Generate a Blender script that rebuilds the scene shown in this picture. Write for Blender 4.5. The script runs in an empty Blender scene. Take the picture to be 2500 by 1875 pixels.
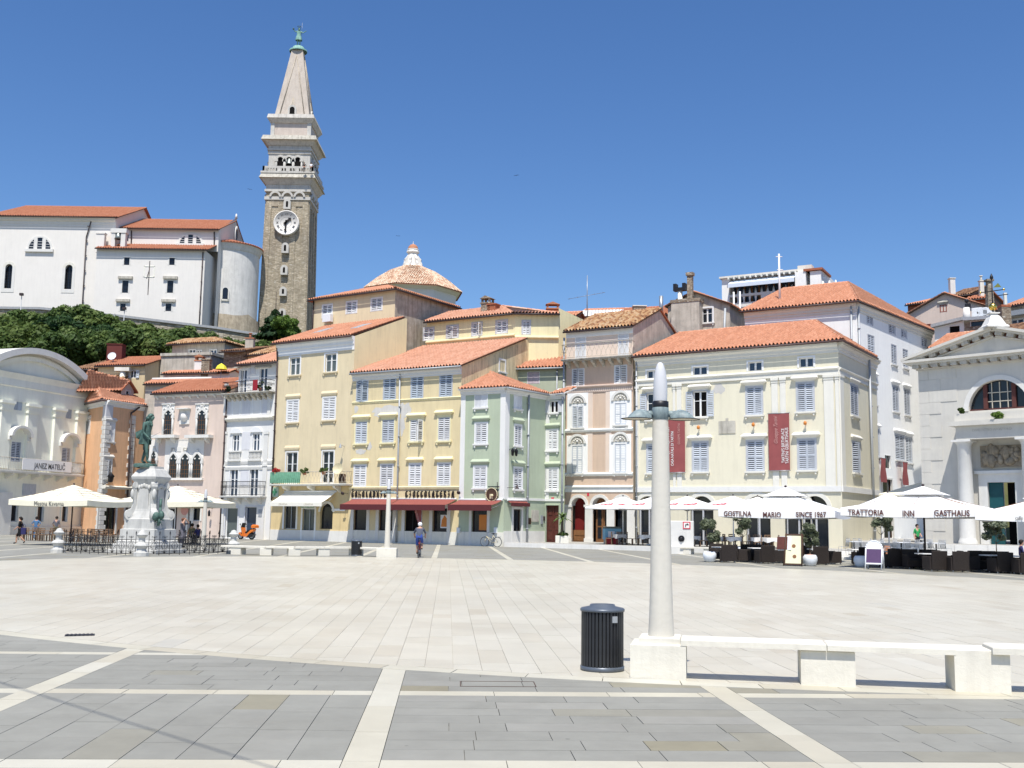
import bpy,math,random
import numpy as np
from mathutils import Vector,Matrix
random.seed(11)
R=math.radians
SC=bpy.context.scene
COL=SC.collection
FPX,CAMH,HOR,ROLL=2600.0,1.9,1272.0,R(0.8)
PIT=math.atan((HOR-937.5)/FPX)
FW=Vector((0,math.cos(PIT),math.sin(PIT)))
_X0,_U0=Vector((1,0,0)),Vector((0,-math.sin(PIT),math.cos(PIT)))
RC=_X0*math.cos(ROLL)+_U0*math.sin(ROLL)
UC=_U0*math.cos(ROLL)-_X0*math.sin(ROLL)
EYE=Vector((0,0,CAMH))
cd=bpy.data.cameras.new('camera');cam=bpy.data.objects.new('camera',cd);COL.objects.link(cam)
cd.sensor_width=36.0;cd.lens=36.0*FPX/2500.0;cd.clip_start=0.1;cd.clip_end=5000
m=Matrix.Identity(4)
for i in range(3):
    m[i][0],m[i][1],m[i][2],m[i][3]=RC[i],UC[i],-FW[i],EYE[i]
cam.matrix_world=m
SC.camera=cam
SC.render.resolution_x,SC.render.resolution_y=1024,768
SUN_EL,SUN_AZ=R(64),R(4)
W=bpy.data.worlds.new('World');SC.world=W;W.use_nodes=True
nt=W.node_tree;bg=nt.nodes['Background']
sky=nt.nodes.new('ShaderNodeTexSky');sky.sky_type='NISHITA';sky.sun_disc=False
sky.sun_elevation=SUN_EL;sky.sun_rotation=math.pi+SUN_AZ
sky.altitude=0;sky.air_density=1.0;sky.dust_density=0.4;sky.ozone_density=4.0
hs=nt.nodes.new('ShaderNodeHueSaturation');hs.inputs['Saturation'].default_value=1.2;hs.inputs['Hue'].default_value=.507
nt.links.new(sky.outputs[0],hs.inputs['Color']);nt.links.new(hs.outputs[0],bg.inputs[0]);bg.inputs[1].default_value=0.101
sl=bpy.data.lights.new('sun','SUN');sun=bpy.data.objects.new('sun',sl);COL.objects.link(sun)
sl.energy=4.2;sl.angle=R(0.55);sl.color=(1.0,0.955,0.88)
SDIR=Vector((-math.sin(SUN_AZ)*math.cos(SUN_EL),-math.cos(SUN_AZ)*math.cos(SUN_EL),math.sin(SUN_EL)))
sun.rotation_euler=SDIR.to_track_quat('Z','Y').to_euler();sun.location=(0,-20,60)
vs=SC.view_settings
vs.view_transform='Standard';vs.look='None';vs.gamma=1;vs.exposure=0.50
CR={'c1':(0,450,3.3515),'c2':(560,40,3.77),'c3':(600,400,3.769),'c4':(0,780,2.764),'c5':(320,780,2.766),
      'd1':(640,680,2.44),'d2':(980,720,2.593),'d3':(1340,640,2.305),'d4':(1700,620,2.675),'d5':(2080,660,2.764),
      'e1':(1420,1160,3.814),'e2':(1950,1160,4.022),'e3':(1380,1380,1.975),'e4':(0,1320,1.7696),'e5':(880,620,4.608),
      'e6':(1380,580,2.765),'g1':(110,980,4.253),'g2':(0,1130,6.913),'g3':(520,1180,6.144),'g4':(840,1180,5.53),
      'g5':(2190,660,7.135),'g6':(1500,850,4.254),'g7':(380,800,7.373),'g8':(960,570,16.59),'f':(0,0,1.0)}
def cp(c,x,y):
    o=CR[c];return x/o[2]+o[0],y/o[2]+o[1]
def ray(px,py):
    return FW+RC*((px-1250)/FPX)+UC*((937.5-py)/FPX)
def at(px,py,Y):
    r=ray(px,py);return EYE+r*(Y/r.y)
def G(px,Y):
    p=at(px,1320,Y);return Vector((p.x,p.y,0))
def gnd(px,py,z=0.0):
    r=ray(px,py);return EYE+r*((z-CAMH)/r.z)
class MB:
    def __init__(s):s.v=[];s.f=[];s.mi=[];s.sm=[]
    def add(s,vs,fs,mi=0,sm=False):
        b=len(s.v);s.v+=[tuple(v)for v in vs]
        for f in fs:s.f.append([b+i for i in f]);s.mi.append(mi);s.sm.append(sm)
        return s
    def box(s,x0,x1,y0,y1,z0,z1,mi=0):
        return s.add([(x0,y0,z0),(x1,y0,z0),(x1,y1,z0),(x0,y1,z0),(x0,y0,z1),(x1,y0,z1),(x1,y1,z1),(x0,y1,z1)],
                     [(0,3,2,1),(4,5,6,7),(0,1,5,4),(1,2,6,5),(2,3,7,6),(3,0,4,7)],mi)
    def obox(s,M,x0,x1,y0,y1,z0,z1,mi=0):
        b=len(s.v);s.box(x0,x1,y0,y1,z0,z1,mi)
        s.v[b:]=[tuple(M@Vector(p))for p in s.v[b:]];return s
    def bbox(s,x0,x1,y0,y1,z0,z1,b=0.02,mi=0):
        v=[(x0,y0,z0),(x1,y0,z0),(x1,y1,z0),(x0,y1,z0),(x0,y0,z1-b),(x1,y0,z1-b),(x1,y1,z1-b),(x0,y1,z1-b),
             (x0+b,y0+b,z1),(x1-b,y0+b,z1),(x1-b,y1-b,z1),(x0+b,y1-b,z1)]
        f=[(0,3,2,1),(8,9,10,11)]
        for k in range(4):
            j=(k+1)%4;f+=[(k,j,4+j,4+k),(4+k,4+j,8+j,8+k)]
        return s.add(v,f,mi)
    def prism(s,poly,axis,a0,a1,mi=0,sm=False):
        n=len(poly);mk={0:lambda p,a:(a,p[0],p[1]),1:lambda p,a:(p[0],a,p[1]),2:lambda p,a:(p[0],p[1],a)}[axis]
        v=[mk(p,a0)for p in poly]+[mk(p,a1)for p in poly]
        f=[tuple(range(n))[::-1],tuple(range(n,2*n))]
        b=len(s.v);s.add(v,f,mi)
        for k in range(n):
            j=(k+1)%n;s.f.append([b+k,b+j,b+n+j,b+n+k]);s.mi.append(mi);s.sm.append(sm)
        return s
    def cyl(s,p0,p1,r0,r1=None,n=8,cap=True,mi=0,sm=True):
        r1=r0 if r1 is None else r1
        p0,p1=Vector(p0),Vector(p1);d=(p1-p0)
        if d.length<1e-6:return s
        q=d.to_track_quat('Z','Y');v=[]
        for p,r in((p0,r0),(p1,r1)):
            for k in range(n):
                a=2*math.pi*k/n;v.append(p+q@Vector((r*math.cos(a),r*math.sin(a),0)))
        b=len(s.v);s.add(v,[(k,(k+1)%n,n+(k+1)%n,n+k)for k in range(n)],mi,sm)
        if cap:s.f+=[[b+k for k in range(n)][::-1],[b+n+k for k in range(n)]];s.mi+=[mi,mi];s.sm+=[False,False]
        return s
    def tube(s,pts,r,n=6,mi=0):
        for a,b in zip(pts[:-1],pts[1:]):s.cyl(a,b,r,r,n,True,mi)
        return s
    def lathe(s,prof,n=16,c=(0,0,0),mi=0,sm=True,a0=0.0,a1=2*math.pi):
        v=[];full=abs(a1-a0-2*math.pi)<1e-6;m_=n if full else n+1
        for r,z in prof:
            for k in range(m_):
                a=a0+(a1-a0)*k/n;v.append((c[0]+r*math.cos(a),c[1]+r*math.sin(a),c[2]+z))
        f=[]
        for j in range(len(prof)-1):
            for k in range(n):
                k2=(k+1)%m_;f.append((j*m_+k,j*m_+k2,(j+1)*m_+k2,(j+1)*m_+k))
        return s.add(v,f,mi,sm)
    def ball(s,c,r,n=10,mi=0,sz=1.0):
        p=[(max(1e-4,r*math.sin(math.pi*j/(n-2))),-r*sz*math.cos(math.pi*j/(n-2)))for j in range(n-1)]
        return s.lathe(p,n,c,mi)
    def mesh(s,name,mats):
        me=bpy.data.meshes.new(name);me.from_pydata(s.v,[],s.f)
        for m_ in(mats if isinstance(mats,(list,tuple))else[mats]):me.materials.append(MT(m_))
        me.polygons.foreach_set('material_index',s.mi);me.polygons.foreach_set('use_smooth',s.sm)
        me.update();return me
    def build(s,name,mats,parent=None,M=None):
        return obj(name,s.mesh(name,mats),parent,M)
def obj(name,data,parent=None,M=None):
    o=bpy.data.objects.new(name,data);COL.objects.link(o)
    if parent is not None:o.parent=parent
    if M is not None:o.matrix_basis=M
    return o
def tag(o,label,cat=None,group=None,kind=None):
    if label:o['label']=label
    if cat:o['category']=cat
    if group:o['group']=group
    if kind:o['kind']=kind
    return o
def thing(name,label,cat,loc=(0,0,0),rz=0.0,group=None):
    o=obj(name,None);o.location=loc;o.rotation_euler.z=rz;o.empty_display_size=0.3
    return tag(o,label,cat,group)
def wm(o):
    return(wm(o.parent)if o.parent else Matrix.Identity(4))@o.matrix_basis
def dup(root,loc=None,rz=None,label=None,scale=None):
    r=root.copy();COL.objects.link(r)
    if loc is not None:r.location=loc
    if rz is not None:r.rotation_euler.z=rz
    if scale is not None:r.scale=(scale,)*3 if not isinstance(scale,tuple)else scale
    if label:r['label']=label
    for ch in list(root.children):
        c=ch.copy();COL.objects.link(c);c.parent=r
        for g in list(ch.children):
            d=g.copy();COL.objects.link(d);d.parent=c
    return r
def text(name,body,size,mat,parent,M,bold=0.0,shear=0.0,align='CENTER',ext=0.004,sx=1.0):
    c=bpy.data.curves.new(name,'FONT');c.body=body;c.size=size;c.align_x=align;c.align_y='CENTER'
    c.extrude=ext;c.offset=bold;c.shear=shear;c.resolution_u=3
    o=bpy.data.objects.new(name,c);COL.objects.link(o)
    me=bpy.data.meshes.new_from_object(o);bpy.data.objects.remove(o)
    if sx!=1.0:me.transform(Matrix.Diagonal((sx,1,1,1)))
    me.materials.clear();me.materials.append(MT(mat))
    return obj(name,me,parent,M)
_M={}
def MT(n):
    if not isinstance(n,str):return n
    return _M[n]
def s2l(c):
    return tuple(((x/255)/12.92 if x/255<=0.04045 else((x/255+0.055)/1.055)**2.4)for x in c)
class NT:
    def __init__(s,name):
        s.m=bpy.data.materials.new(name);s.m.use_nodes=True;s.t=s.m.node_tree;s.b=s.t.nodes['Principled BSDF'];_M[name]=s.m
    def n(s,kind,**kw):
        d=s.t.nodes.new('ShaderNode'+kind)
        for k,v in kw.items():setattr(d,k,v)
        return d
    def l(s,a,b):s.t.links.new(a,b)
    def co(s,which='Object',scale=(1,1,1),rot=(0,0,0)):
        tc=s.n('TexCoord');mp=s.n('Mapping');mp.inputs['Scale'].default_value=scale;mp.inputs['Rotation'].default_value=rot
        s.l(tc.outputs[which],mp.inputs[0]);return mp.outputs[0]
    def noise(s,co,scale,detail=4,rough=.55):
        d=s.n('TexNoise');d.inputs['Scale'].default_value=scale;d.inputs['Detail'].default_value=detail;d.inputs['Roughness'].default_value=rough
        s.l(co,d.inputs['Vector']);return d.outputs['Fac']
    def ramp(s,fac,stops):
        d=s.n('ValToRGB');e=d.color_ramp.elements
        while len(e)<len(stops):e.new(0.5)
        for k,(p,c)in enumerate(stops):
            e[k].position=p;e[k].color=(*c,1)if len(c)==3 else c
        s.l(fac,d.inputs[0]);return d.outputs[0]
    def mix(s,fac,a,b,mode='MIX'):
        d=s.n('Mix',data_type='RGBA',blend_type=mode)
        for x,k in((fac,0),(a,6),(b,7)):
            if hasattr(x,'links'):s.l(x,d.inputs[k])
            else:d.inputs[k].default_value=x if k==0 else(*x,1)
        return d.outputs[2]
    def math(s,op,a,b=0.0):
        d=s.n('Math',operation=op)
        for x,k in((a,0),(b,1)):
            if hasattr(x,'links'):s.l(x,d.inputs[k])
            else:d.inputs[k].default_value=x
        return d.outputs[0]
    def bump(s,h,strength=.3,dist=.02):
        d=s.n('Bump');d.inputs['Strength'].default_value=strength;d.inputs['Distance'].default_value=dist
        s.l(h,d.inputs['Height']);s.l(d.outputs[0],s.b.inputs['Normal'])
    def fin(s,col,rough=.8,spec=.3,metal=0.0):
        if hasattr(col,'links'):s.l(col,s.b.inputs['Base Color'])
        else:s.b.inputs['Base Color'].default_value=(*col,1)
        s.b.inputs['Roughness'].default_value=rough;s.b.inputs['Specular IOR Level'].default_value=spec;s.b.inputs['Metallic'].default_value=metal
        return s.m
def sc(c,k):return tuple(min(1,x*k)for x in c)
def plaster(name,c,var=.07,dirt=.22,dc=None,rough=.9,scale=.5,bump=.15):
    t=NT(name);co=t.co();a=t.noise(co,scale,6,.6)
    base=t.ramp(a,[(.3,sc(c,1-var)),(.7,sc(c,1+var))])
    st=t.noise(t.co(scale=(2.2,2.2,.22)),1.3,5,.65)
    f=t.ramp(st,[(.47,(0,0,0)),(.78,(min(1,dirt*1.35),)*3)])
    b2=t.ramp(t.noise(co,1.9,9,.72),[(.54,(0,0,0)),(.66,(dirt*.55,)*3),(.8,(min(1,dirt*1.3),)*3)])
    dc=dc or(c[0]*.55,c[1]*.54,c[2]*.55)
    t.bump(t.noise(co,14,5,.7),bump,.02)
    return t.fin(t.mix(b2,t.mix(f,base,dc),dc),rough,.2)
def plain(name,c,rough=.6,spec=.3,metal=0.0,var=.06,scale=6.0,bump=0.0):
    t=NT(name);co=t.co();a=t.noise(co,scale,4)
    if name[:3]=='sh_':
        oi=t.n('ObjectInfo');r_=t.ramp(oi.outputs['Random'],[(0,(.80,.80,.80)),(1,(1.08,1.08,1.06))])
        g=t.ramp(t.noise(t.co(scale=(3,3,.8)),2.0,7,.7),[(.3,sc(c,.82)),(.65,sc(c,1.03))])
        return t.fin(t.mix(1.0,g,r_,'MULTIPLY'),.65,.25)
    if bump:t.bump(t.noise(co,scale*5,3),bump,.01)
    return t.fin(t.ramp(a,[(.3,sc(c,1-var)),(.7,sc(c,1+var))]),rough,spec,metal)
def tinted(name,stops,rough=.75,grain=.12,gscale=5.0,spec=.3,bump=.1,stain=0.0):
    t=NT(name);at_=t.n('Attribute',attribute_name='tint');base=t.ramp(at_.outputs['Fac'],stops)
    co=t.co();g=t.ramp(t.noise(co,gscale,7,.65),[(.25,(1-grain,)*3),(.75,(1+grain*.3,)*3)])
    c=t.mix(1.0,base,g,'MULTIPLY')
    if stain:
        f=t.ramp(t.noise(co,.55,6,.7),[(.52,(0,0,0)),(.75,(stain,)*3)])
        c=t.mix(f,c,t.mix(1.0,c,(.72,.70,.66),'MULTIPLY'))
    if name[:4]=='slab':
        v=t.n('TexVoronoi');v.inputs['Scale'].default_value=1.6;t.l(co,v.inputs['Vector']);sp=t.n('SeparateColor');t.l(v.outputs['Color'],sp.inputs[0])
        rad=t.math('MULTIPLY',sp.outputs[0],.045);inside=t.math('LESS_THAN',v.outputs['Distance'],rad);few=t.math('GREATER_THAN',sp.outputs[1],.45)
        c=t.mix(t.math('MULTIPLY',t.math('MULTIPLY',inside,few),.45),c,(.10,.095,.085))
        blot=t.ramp(t.noise(co,.22,8,.62),[(.40,(.92,.915,.90)),(.62,(1.03,1.03,1.02))]);c=t.mix(1.0,c,blot,'MULTIPLY')
    t.bump(t.noise(co,gscale*6,4),bump,.01)
    return t.fin(c,rough,spec)
plaster('w_white',(0.752,0.743,0.710),.03,.10)
plaster('w_church',(0.774,0.741,0.686),.03,.10)
plaster('w_apse',(.70,.685,.645),.08,.45,(.42,.41,.39),scale=1.0)
plaster('w_museum',(0.860,0.860,0.746),.05,.15)
plaster('w_orange',(0.818,0.506,0.301),.08,.3)
plaster('w_venet',(0.666,0.546,0.466),.06,.22)
plaster('w_grey',(0.664,0.663,0.678),.05,.2)
plaster('w_beige',(0.709,0.603,0.403),.05,.24)
plaster('w_beige_low',(0.678,0.534,0.290),.06,.3)
plaster('w_yellow',(0.696,0.586,0.360),.05,.25)
plaster('w_yellow_up',(0.804,0.726,0.453),.05,.25)
plaster('w_green',(0.436,0.494,0.367),.05,.18)
plaster('w_green_rear',(0.461,0.488,0.362),.05,.2)
plaster('w_pink',(0.624,0.473,0.360),.05,.22)
plaster('w_pink_light',(0.744,0.614,0.513),.04,.18)
plaster('w_cream',(0.736,0.689,0.532),.03,.16)
plaster('w_cream_trim',(0.755,0.732,0.652),.03,.12)
plaster('w_cream2',(0.860,0.860,0.832),.03,.12)
plaster('w_pinkish',(0.620,0.489,0.414),.05,.15)
plaster('w_rough',(0.461,0.410,0.331),.25,.75,(.20,.165,.13),scale=1.5,bump=.7)
plaster('w_roughgrey',(0.522,0.472,0.398),.18,.6,(.25,.22,.18),scale=1.2,bump=.5)
plaster('w_stainyellow',(0.736,0.620,0.396),.1,.75,(.26,.22,.14),scale=.9,bump=.3)
plaster('w_ochre',(0.633,0.510,0.312),.06,.25)
plaster('stone',(0.746,0.723,0.641),.07,.28,(.33,.32,.29),scale=1.6,bump=.25)
plaster('stone_white',(0.714,0.700,0.658),.05,.16,(.42,.41,.38),scale=1.6,bump=.2)
plaster('stone_church',(0.624,0.598,0.535),.05,.22,(.42,.41,.39),scale=1.2,bump=.2)
plaster('stone_weather',(.52,.49,.42),.15,.6,(.20,.18,.15),scale=2.0,bump=.4)
plaster('stone_monument',(0.537,0.531,0.499),.08,.38,(.25,.25,.24),scale=2.5,bump=.25)
plaster('concrete_pole',(0.630,0.598,0.522),.04,.16,(.36,.34,.30),scale=2.0,bump=.3)
plaster('stone_bench',(0.711,0.679,0.590),.05,.26,(.40,.37,.32),scale=3.0,bump=.3)
plaster('relief',(.30,.255,.19),.3,.6,(.10,.085,.065),scale=5.0,bump=.6)
plaster('spire',(0.517,0.458,0.394),.08,.35,(.28,.23,.19),scale=.8)
plaster('tower_attic',(0.561,0.485,0.423),.08,.3,(.30,.25,.22),scale=.8)
plaster('stone_tower',(0.565,0.537,0.486),.1,.5,(.24,.22,.20),scale=1.2,bump=.3)
plaster('stone_belfry',(.56,.54,.495),.08,.4,(.30,.28,.25),scale=1.2,bump=.3)
plaster('rocky',(.42,.36,.27),.25,.6,(.16,.13,.09),scale=1.2,bump=.9)
plaster('gable_pink',(0.655,0.534,0.454),.05,.2)
plaster('patch',(.60,.58,.54),.1,.3)
plain('sh_white',(.74,.75,.77),.55,.3,0,.03)
plain('sh_blue',(.44,.50,.57),.6,.3,0,.06)
plain('sh_grey',(.56,.60,.66),.6,.3,0,.05)
plain('sh_lilac',(.55,.46,.50),.7)
plain('sh_brown',(.30,.09,.06),.7)
plain('fr_white',(.78,.78,.77),.5,.3,0,.02)
plain('fr_grey',(.50,.51,.53),.6)
plain('wood',(.22,.105,.045),.55,.3,0,.2,4)
plain('wood_dark',(.075,.040,.025),.55,.3,0,.2,4)
plain('wood_red',(.10,.030,.022),.5,.3,0,.2,4)
plain('wood_chair',(.20,.125,.075),.6,.3,0,.2,6)
t=NT('glass');t.fin((.012,.016,.022),.06,.5)
t=NT('glass_blue');t.fin((.03,.05,.085),.06,.55)
t=NT('glass_grey');t.fin((.10,.12,.115),.08,.5)
t=NT('dark');t.fin((.010,.009,.009),.9,.1)
plain('interior',(.06,.05,.045),.9)
plain('curtain_red',(.16,.012,.012),.8)
plain('iron',(.020,.020,.024),.45,.4,.3)
plain('iron_green',(.16,.36,.24),.6,.3,0,.2)
plain('iron_pale',(.46,.41,.33),.6,.3,0,.2)
plain('steel',(.36,.38,.40),.4,.4,.6)
plain('pipe_grey',(.37,.39,.41),.5,.3,.2)
plain('pipe_brown',(.085,.05,.045),.5)
plain('pipe_dark',(.05,.035,.035),.5)
plain('bin_dark',(.028,.030,.034),.42,.45,.2,.15)
plain('bin_lid',(.105,.125,.155),.38,.45,.2,.1)
plain('black',(.012,.012,.013),.5)
plain('rubber',(.018,.018,.019),.8)
plain('gold',(.75,.52,.12),.25,.5,1.0)
plain('bell',(.25,.28,.27),.4,.4,.5)
plain('canvas_cream',(.80,.755,.60),.85,.2,0,.03)
plain('canvas_white',(.86,.85,.83),.85,.2,0,.02)
plain('canvas_shop',(.80,.77,.68),.85,.2,0,.03)
plain('awning_red',(.27,.082,.066),.8,.2,0,.06)
plain('awning_dark',(.10,.022,.025),.8)
plain('banner',(.285,.082,.080),.75,.2,0,.08,1.5)
plain('print_red',(.62,.04,.07),.7)
plain('print_white',(.82,.80,.77),.7)
plain('print_rose',(.58,.30,.27),.7)
plain('print_black',(.018,.015,.015),.6)
plain('print_grey',(.10,.10,.10),.6)
plain('print_brown',(.10,.035,.03),.7)
plain('print_tan',(.55,.51,.42),.7)
plain('print_purple',(.09,.05,.12),.6)
plain('print_orange',(.62,.22,.05),.6)
plain('paper',(.74,.76,.78),.7)
plain('sign_cream',(.72,.70,.48),.6)
plain('sign_green',(.10,.33,.17),.5)
plain('sign_pale',(.45,.56,.45),.6)
plain('wicker',(.030,.023,.020),.7,.3,0,.3,30,.4)
plain('cushion',(.02,.02,.022),.8)
plain('cloth_white',(.78,.77,.74),.85,.2,0,.03)
plain('cloth_grey',(.40,.40,.395),.85)
plain('pot_white',(.76,.79,.82),.35,.4)
plain('terracotta',(.45,.20,.11),.8)
plain('soil',(.10,.065,.04),.95)
plain('bark',(.12,.10,.075),.9,.2,0,.3,8,.4)
plain('blue_paint',(.20,.42,.56),.6)
plain('teal',(.010,.075,.085),.5)
plain('red_box',(.30,.02,.03),.6)
plain('brick_red',(.36,.13,.07),.85,.2,0,.2,8,.3)
plain('brick_dark',(.12,.03,.025),.8)
plain('yellow_plastic',(.75,.66,.05),.5)
plain('skin',(.50,.29,.20),.6)
plain('hair',(.018,.012,.009),.7)
plain('hair_red',(.16,.06,.03),.7)
plain('hair_grey',(.55,.55,.53),.7)
plain('cl_black',(.010,.010,.012),.85)
plain('cl_navy',(.030,.030,.11),.85)
plain('cl_blue',(.07,.16,.30),.85)
plain('cl_grey',(.12,.115,.135),.85)
plain('cl_tee',(.075,.085,.115),.85)
plain('cl_royal',(.045,.085,.34),.8)
plain('cl_khaki',(.19,.17,.10),.85)
plain('cl_white',(.75,.76,.78),.85)
plain('cl_green',(.03,.30,.09),.85)
plain('moto_orange',(.70,.17,.015),.3,.5)
plain('moto_dark',(.02,.02,.022),.5)
plain('chrome',(.5,.5,.5),.25,.5,1.0)
plain('bike_cream',(.62,.55,.36),.5)
plain('bike_red',(.42,.03,.03),.4)
plain('roof_dark',(.07,.06,.06),.8)
plain('lead',(.33,.34,.35),.6,.3,0,.15)
plain('awning_blue',(.62,.70,.80),.7)
t=NT('frosted');co=t.co()
t.fin(t.mix(t.noise(co,9,5),(.66,.66,.67),(.76,.76,.77)),.35,.4)
t.b.inputs['Transmission Weight'].default_value=.15
t=NT('verdigris');co=t.co()
c_=t.mix(t.ramp(t.noise(co,3.2,8,.7),[(.36,(0,0,0)),(.6,(1,1,1))]),(.016,.034,.029),(.095,.175,.145))
t.bump(t.noise(co,18,5),.3,.02);t.fin(c_,.6,.4,.15)
t=NT('verdigris_pale');co=t.co()
c_=t.mix(t.ramp(t.noise(t.co(scale=(2,2,.6)),2.5,8,.7),[(.36,(0,0,0)),(.62,(1,1,1))]),(.13,.27,.22),(.30,.50,.42));t.fin(c_,.6,.3)
t=NT('lamp_metal');co=t.co(scale=(6,6,2.2))
c_=t.mix(t.ramp(t.noise(co,2.2,8,.7),[(.38,(0,0,0)),(.66,(1,1,1))]),(.15,.19,.20),(.29,.36,.355));t.fin(c_,.5,.4)
def rubble(name,c1,c2,mortar,scale,squash=2.6,bump=.8):
    t=NT(name);co=t.co(scale=(1,1,squash));v=t.n('TexVoronoi');v.inputs['Scale'].default_value=scale;v.inputs['Randomness'].default_value=.9
    wob=t.n('TexNoise');wob.inputs['Scale'].default_value=2.5;t.l(co,wob.inputs['Vector'])
    ad=t.n('VectorMath',operation='MULTIPLY_ADD');t.l(wob.outputs['Color'],ad.inputs[0]);ad.inputs[1].default_value=(.25,.25,.1);t.l(co,ad.inputs[2])
    t.l(ad.outputs[0],v.inputs['Vector']);e=t.n('TexVoronoi',feature='DISTANCE_TO_EDGE');e.inputs['Scale'].default_value=scale;e.inputs['Randomness'].default_value=.9;t.l(ad.outputs[0],e.inputs['Vector'])
    sp=t.n('SeparateColor');t.l(v.outputs['Color'],sp.inputs[0])
    base=t.ramp(sp.outputs[0],[(0,c1),(.85,c2),(.93,sc(c2,1.2)),(1,(.60,.56,.48))])
    edge=t.ramp(e.outputs['Distance'],[(.02,(0,0,0)),(.10,(1,1,1))])
    low=t.ramp(t.noise(t.co(scale=(1,1,.35)),.28,6,.65),[(.35,(.74,.73,.72)),(.7,(1.12,1.1,1.05))])
    t.bump(edge,bump,.05);return t.fin(t.mix(1.0,t.mix(edge,mortar,base),low,'MULTIPLY'),.95,.15)
rubble('tower_stone',(.33,.285,.21),(.56,.49,.38),(.40,.355,.28),2.3)
rubble('wall_stone',(.25,.22,.17),(.50,.46,.38),(.30,.27,.21),1.6)
rubble('chimney_stone',(.20,.15,.11),(.42,.36,.28),(.36,.32,.27),3.5)
tinted('tile_red',[(0,(0.479,0.215,0.129)),(.5,(0.598,0.280,0.169)),(.85,(0.670,0.339,0.217)),(1,(0.622,0.418,0.298))],.85,.14,2.0,.2,.2,.3)
tinted('tile_orange',[(0,(0.374,0.148,0.087)),(.5,(0.442,0.181,0.104)),(1,(0.484,0.222,0.139))],.85,.12,2.0,.2,.2,.3)
tinted('tile_pale',[(0,(0.515,0.246,0.157)),(.45,(0.627,0.323,0.212)),(.8,(0.694,0.388,0.266)),(1,(0.650,0.446,0.326))],.85,.16,2.0,.2,.2,.4)
tinted('tile_old',[(0,(0.187,0.095,0.057)),(.3,(0.396,0.202,0.103)),(.55,(0.550,0.336,0.172)),(.8,(0.594,0.426,0.265)),(1,(0.462,0.224,0.127))],.9,.25,2.0,.2,.3,.6)
tinted('tile_dome',[(0,(0.462,0.265,0.173)),(.4,(0.647,0.450,0.318)),(.8,(0.739,0.608,0.462)),(1,(0.578,0.356,0.235))],.9,.2,2.0,.2,.3,.4)
tinted('tile_dark',[(0,(.10,.055,.04)),(.5,(.26,.14,.085)),(1,(.40,.24,.14))],.9,.25,2.0,.2,.3,.6)
tinted('slab_white',[(0,(0.485,0.430,0.324)),(.12,(0.528,0.484,0.385)),(.5,(0.566,0.532,0.437)),(.88,(0.594,0.563,0.471)),(1,(0.501,0.482,0.415))],.38,.07,1.6,.45,.05,.25)
tinted('slab_grey',[(0,(0.273,0.250,0.179)),(.10,(0.280,0.266,0.213)),(.2,(0.263,0.258,0.227)),(.6,(0.280,0.276,0.243)),(.9,(0.300,0.293,0.260)),(1,(0.349,0.338,0.295))],.72,.13,2.4,.3,.10,.45)
tinted('slab_strip',[(0,(0.490,0.450,0.349)),(.5,(0.539,0.508,0.406)),(1,(0.566,0.541,0.449))],.5,.09,2.0,.4,.06,.3)
plain('mortar_white',(.44,.41,.35),.9)
plain('mortar_grey',(.20,.195,.18),.9)
def foliage(name,a,b,c):
    t=NT(name);at_=t.n('Attribute',attribute_name='tint');col=t.ramp(at_.outputs['Fac'],[(0,a),(.55,b),(1,c)])
    t.fin(col,.6,.25);t.b.inputs['Transmission Weight'].default_value=0
    tr=t.n('BsdfTranslucent');t.l(col,tr.inputs[0]);mx=t.n('MixShader');mx.inputs[0].default_value=.3
    t.l(t.b.outputs[0],mx.inputs[1]);t.l(tr.outputs[0],mx.inputs[2]);t.l(mx.outputs[0],t.t.nodes['Material Output'].inputs[0])
foliage('leaf_hill',(.030,.062,.014),(.075,.125,.030),(.16,.215,.06))
foliage('leaf_mid',(.045,.075,.014),(.10,.15,.034),(.19,.24,.07))
foliage('leaf_dark',(.012,.035,.012),(.028,.065,.018),(.06,.11,.03))
foliage('leaf_cypress',(.010,.030,.010),(.022,.055,.018),(.05,.09,.03))
foliage('leaf_bright',(.07,.13,.02),(.12,.20,.035),(.20,.28,.06))
foliage('leaf_olive',(.08,.10,.055),(.16,.185,.11),(.30,.33,.23))
foliage('leaf_palm',(.04,.09,.02),(.09,.15,.04),(.16,.22,.07))
foliage('flower_red',(.35,.01,.02),(.5,.02,.03),(.05,.12,.02))
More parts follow.
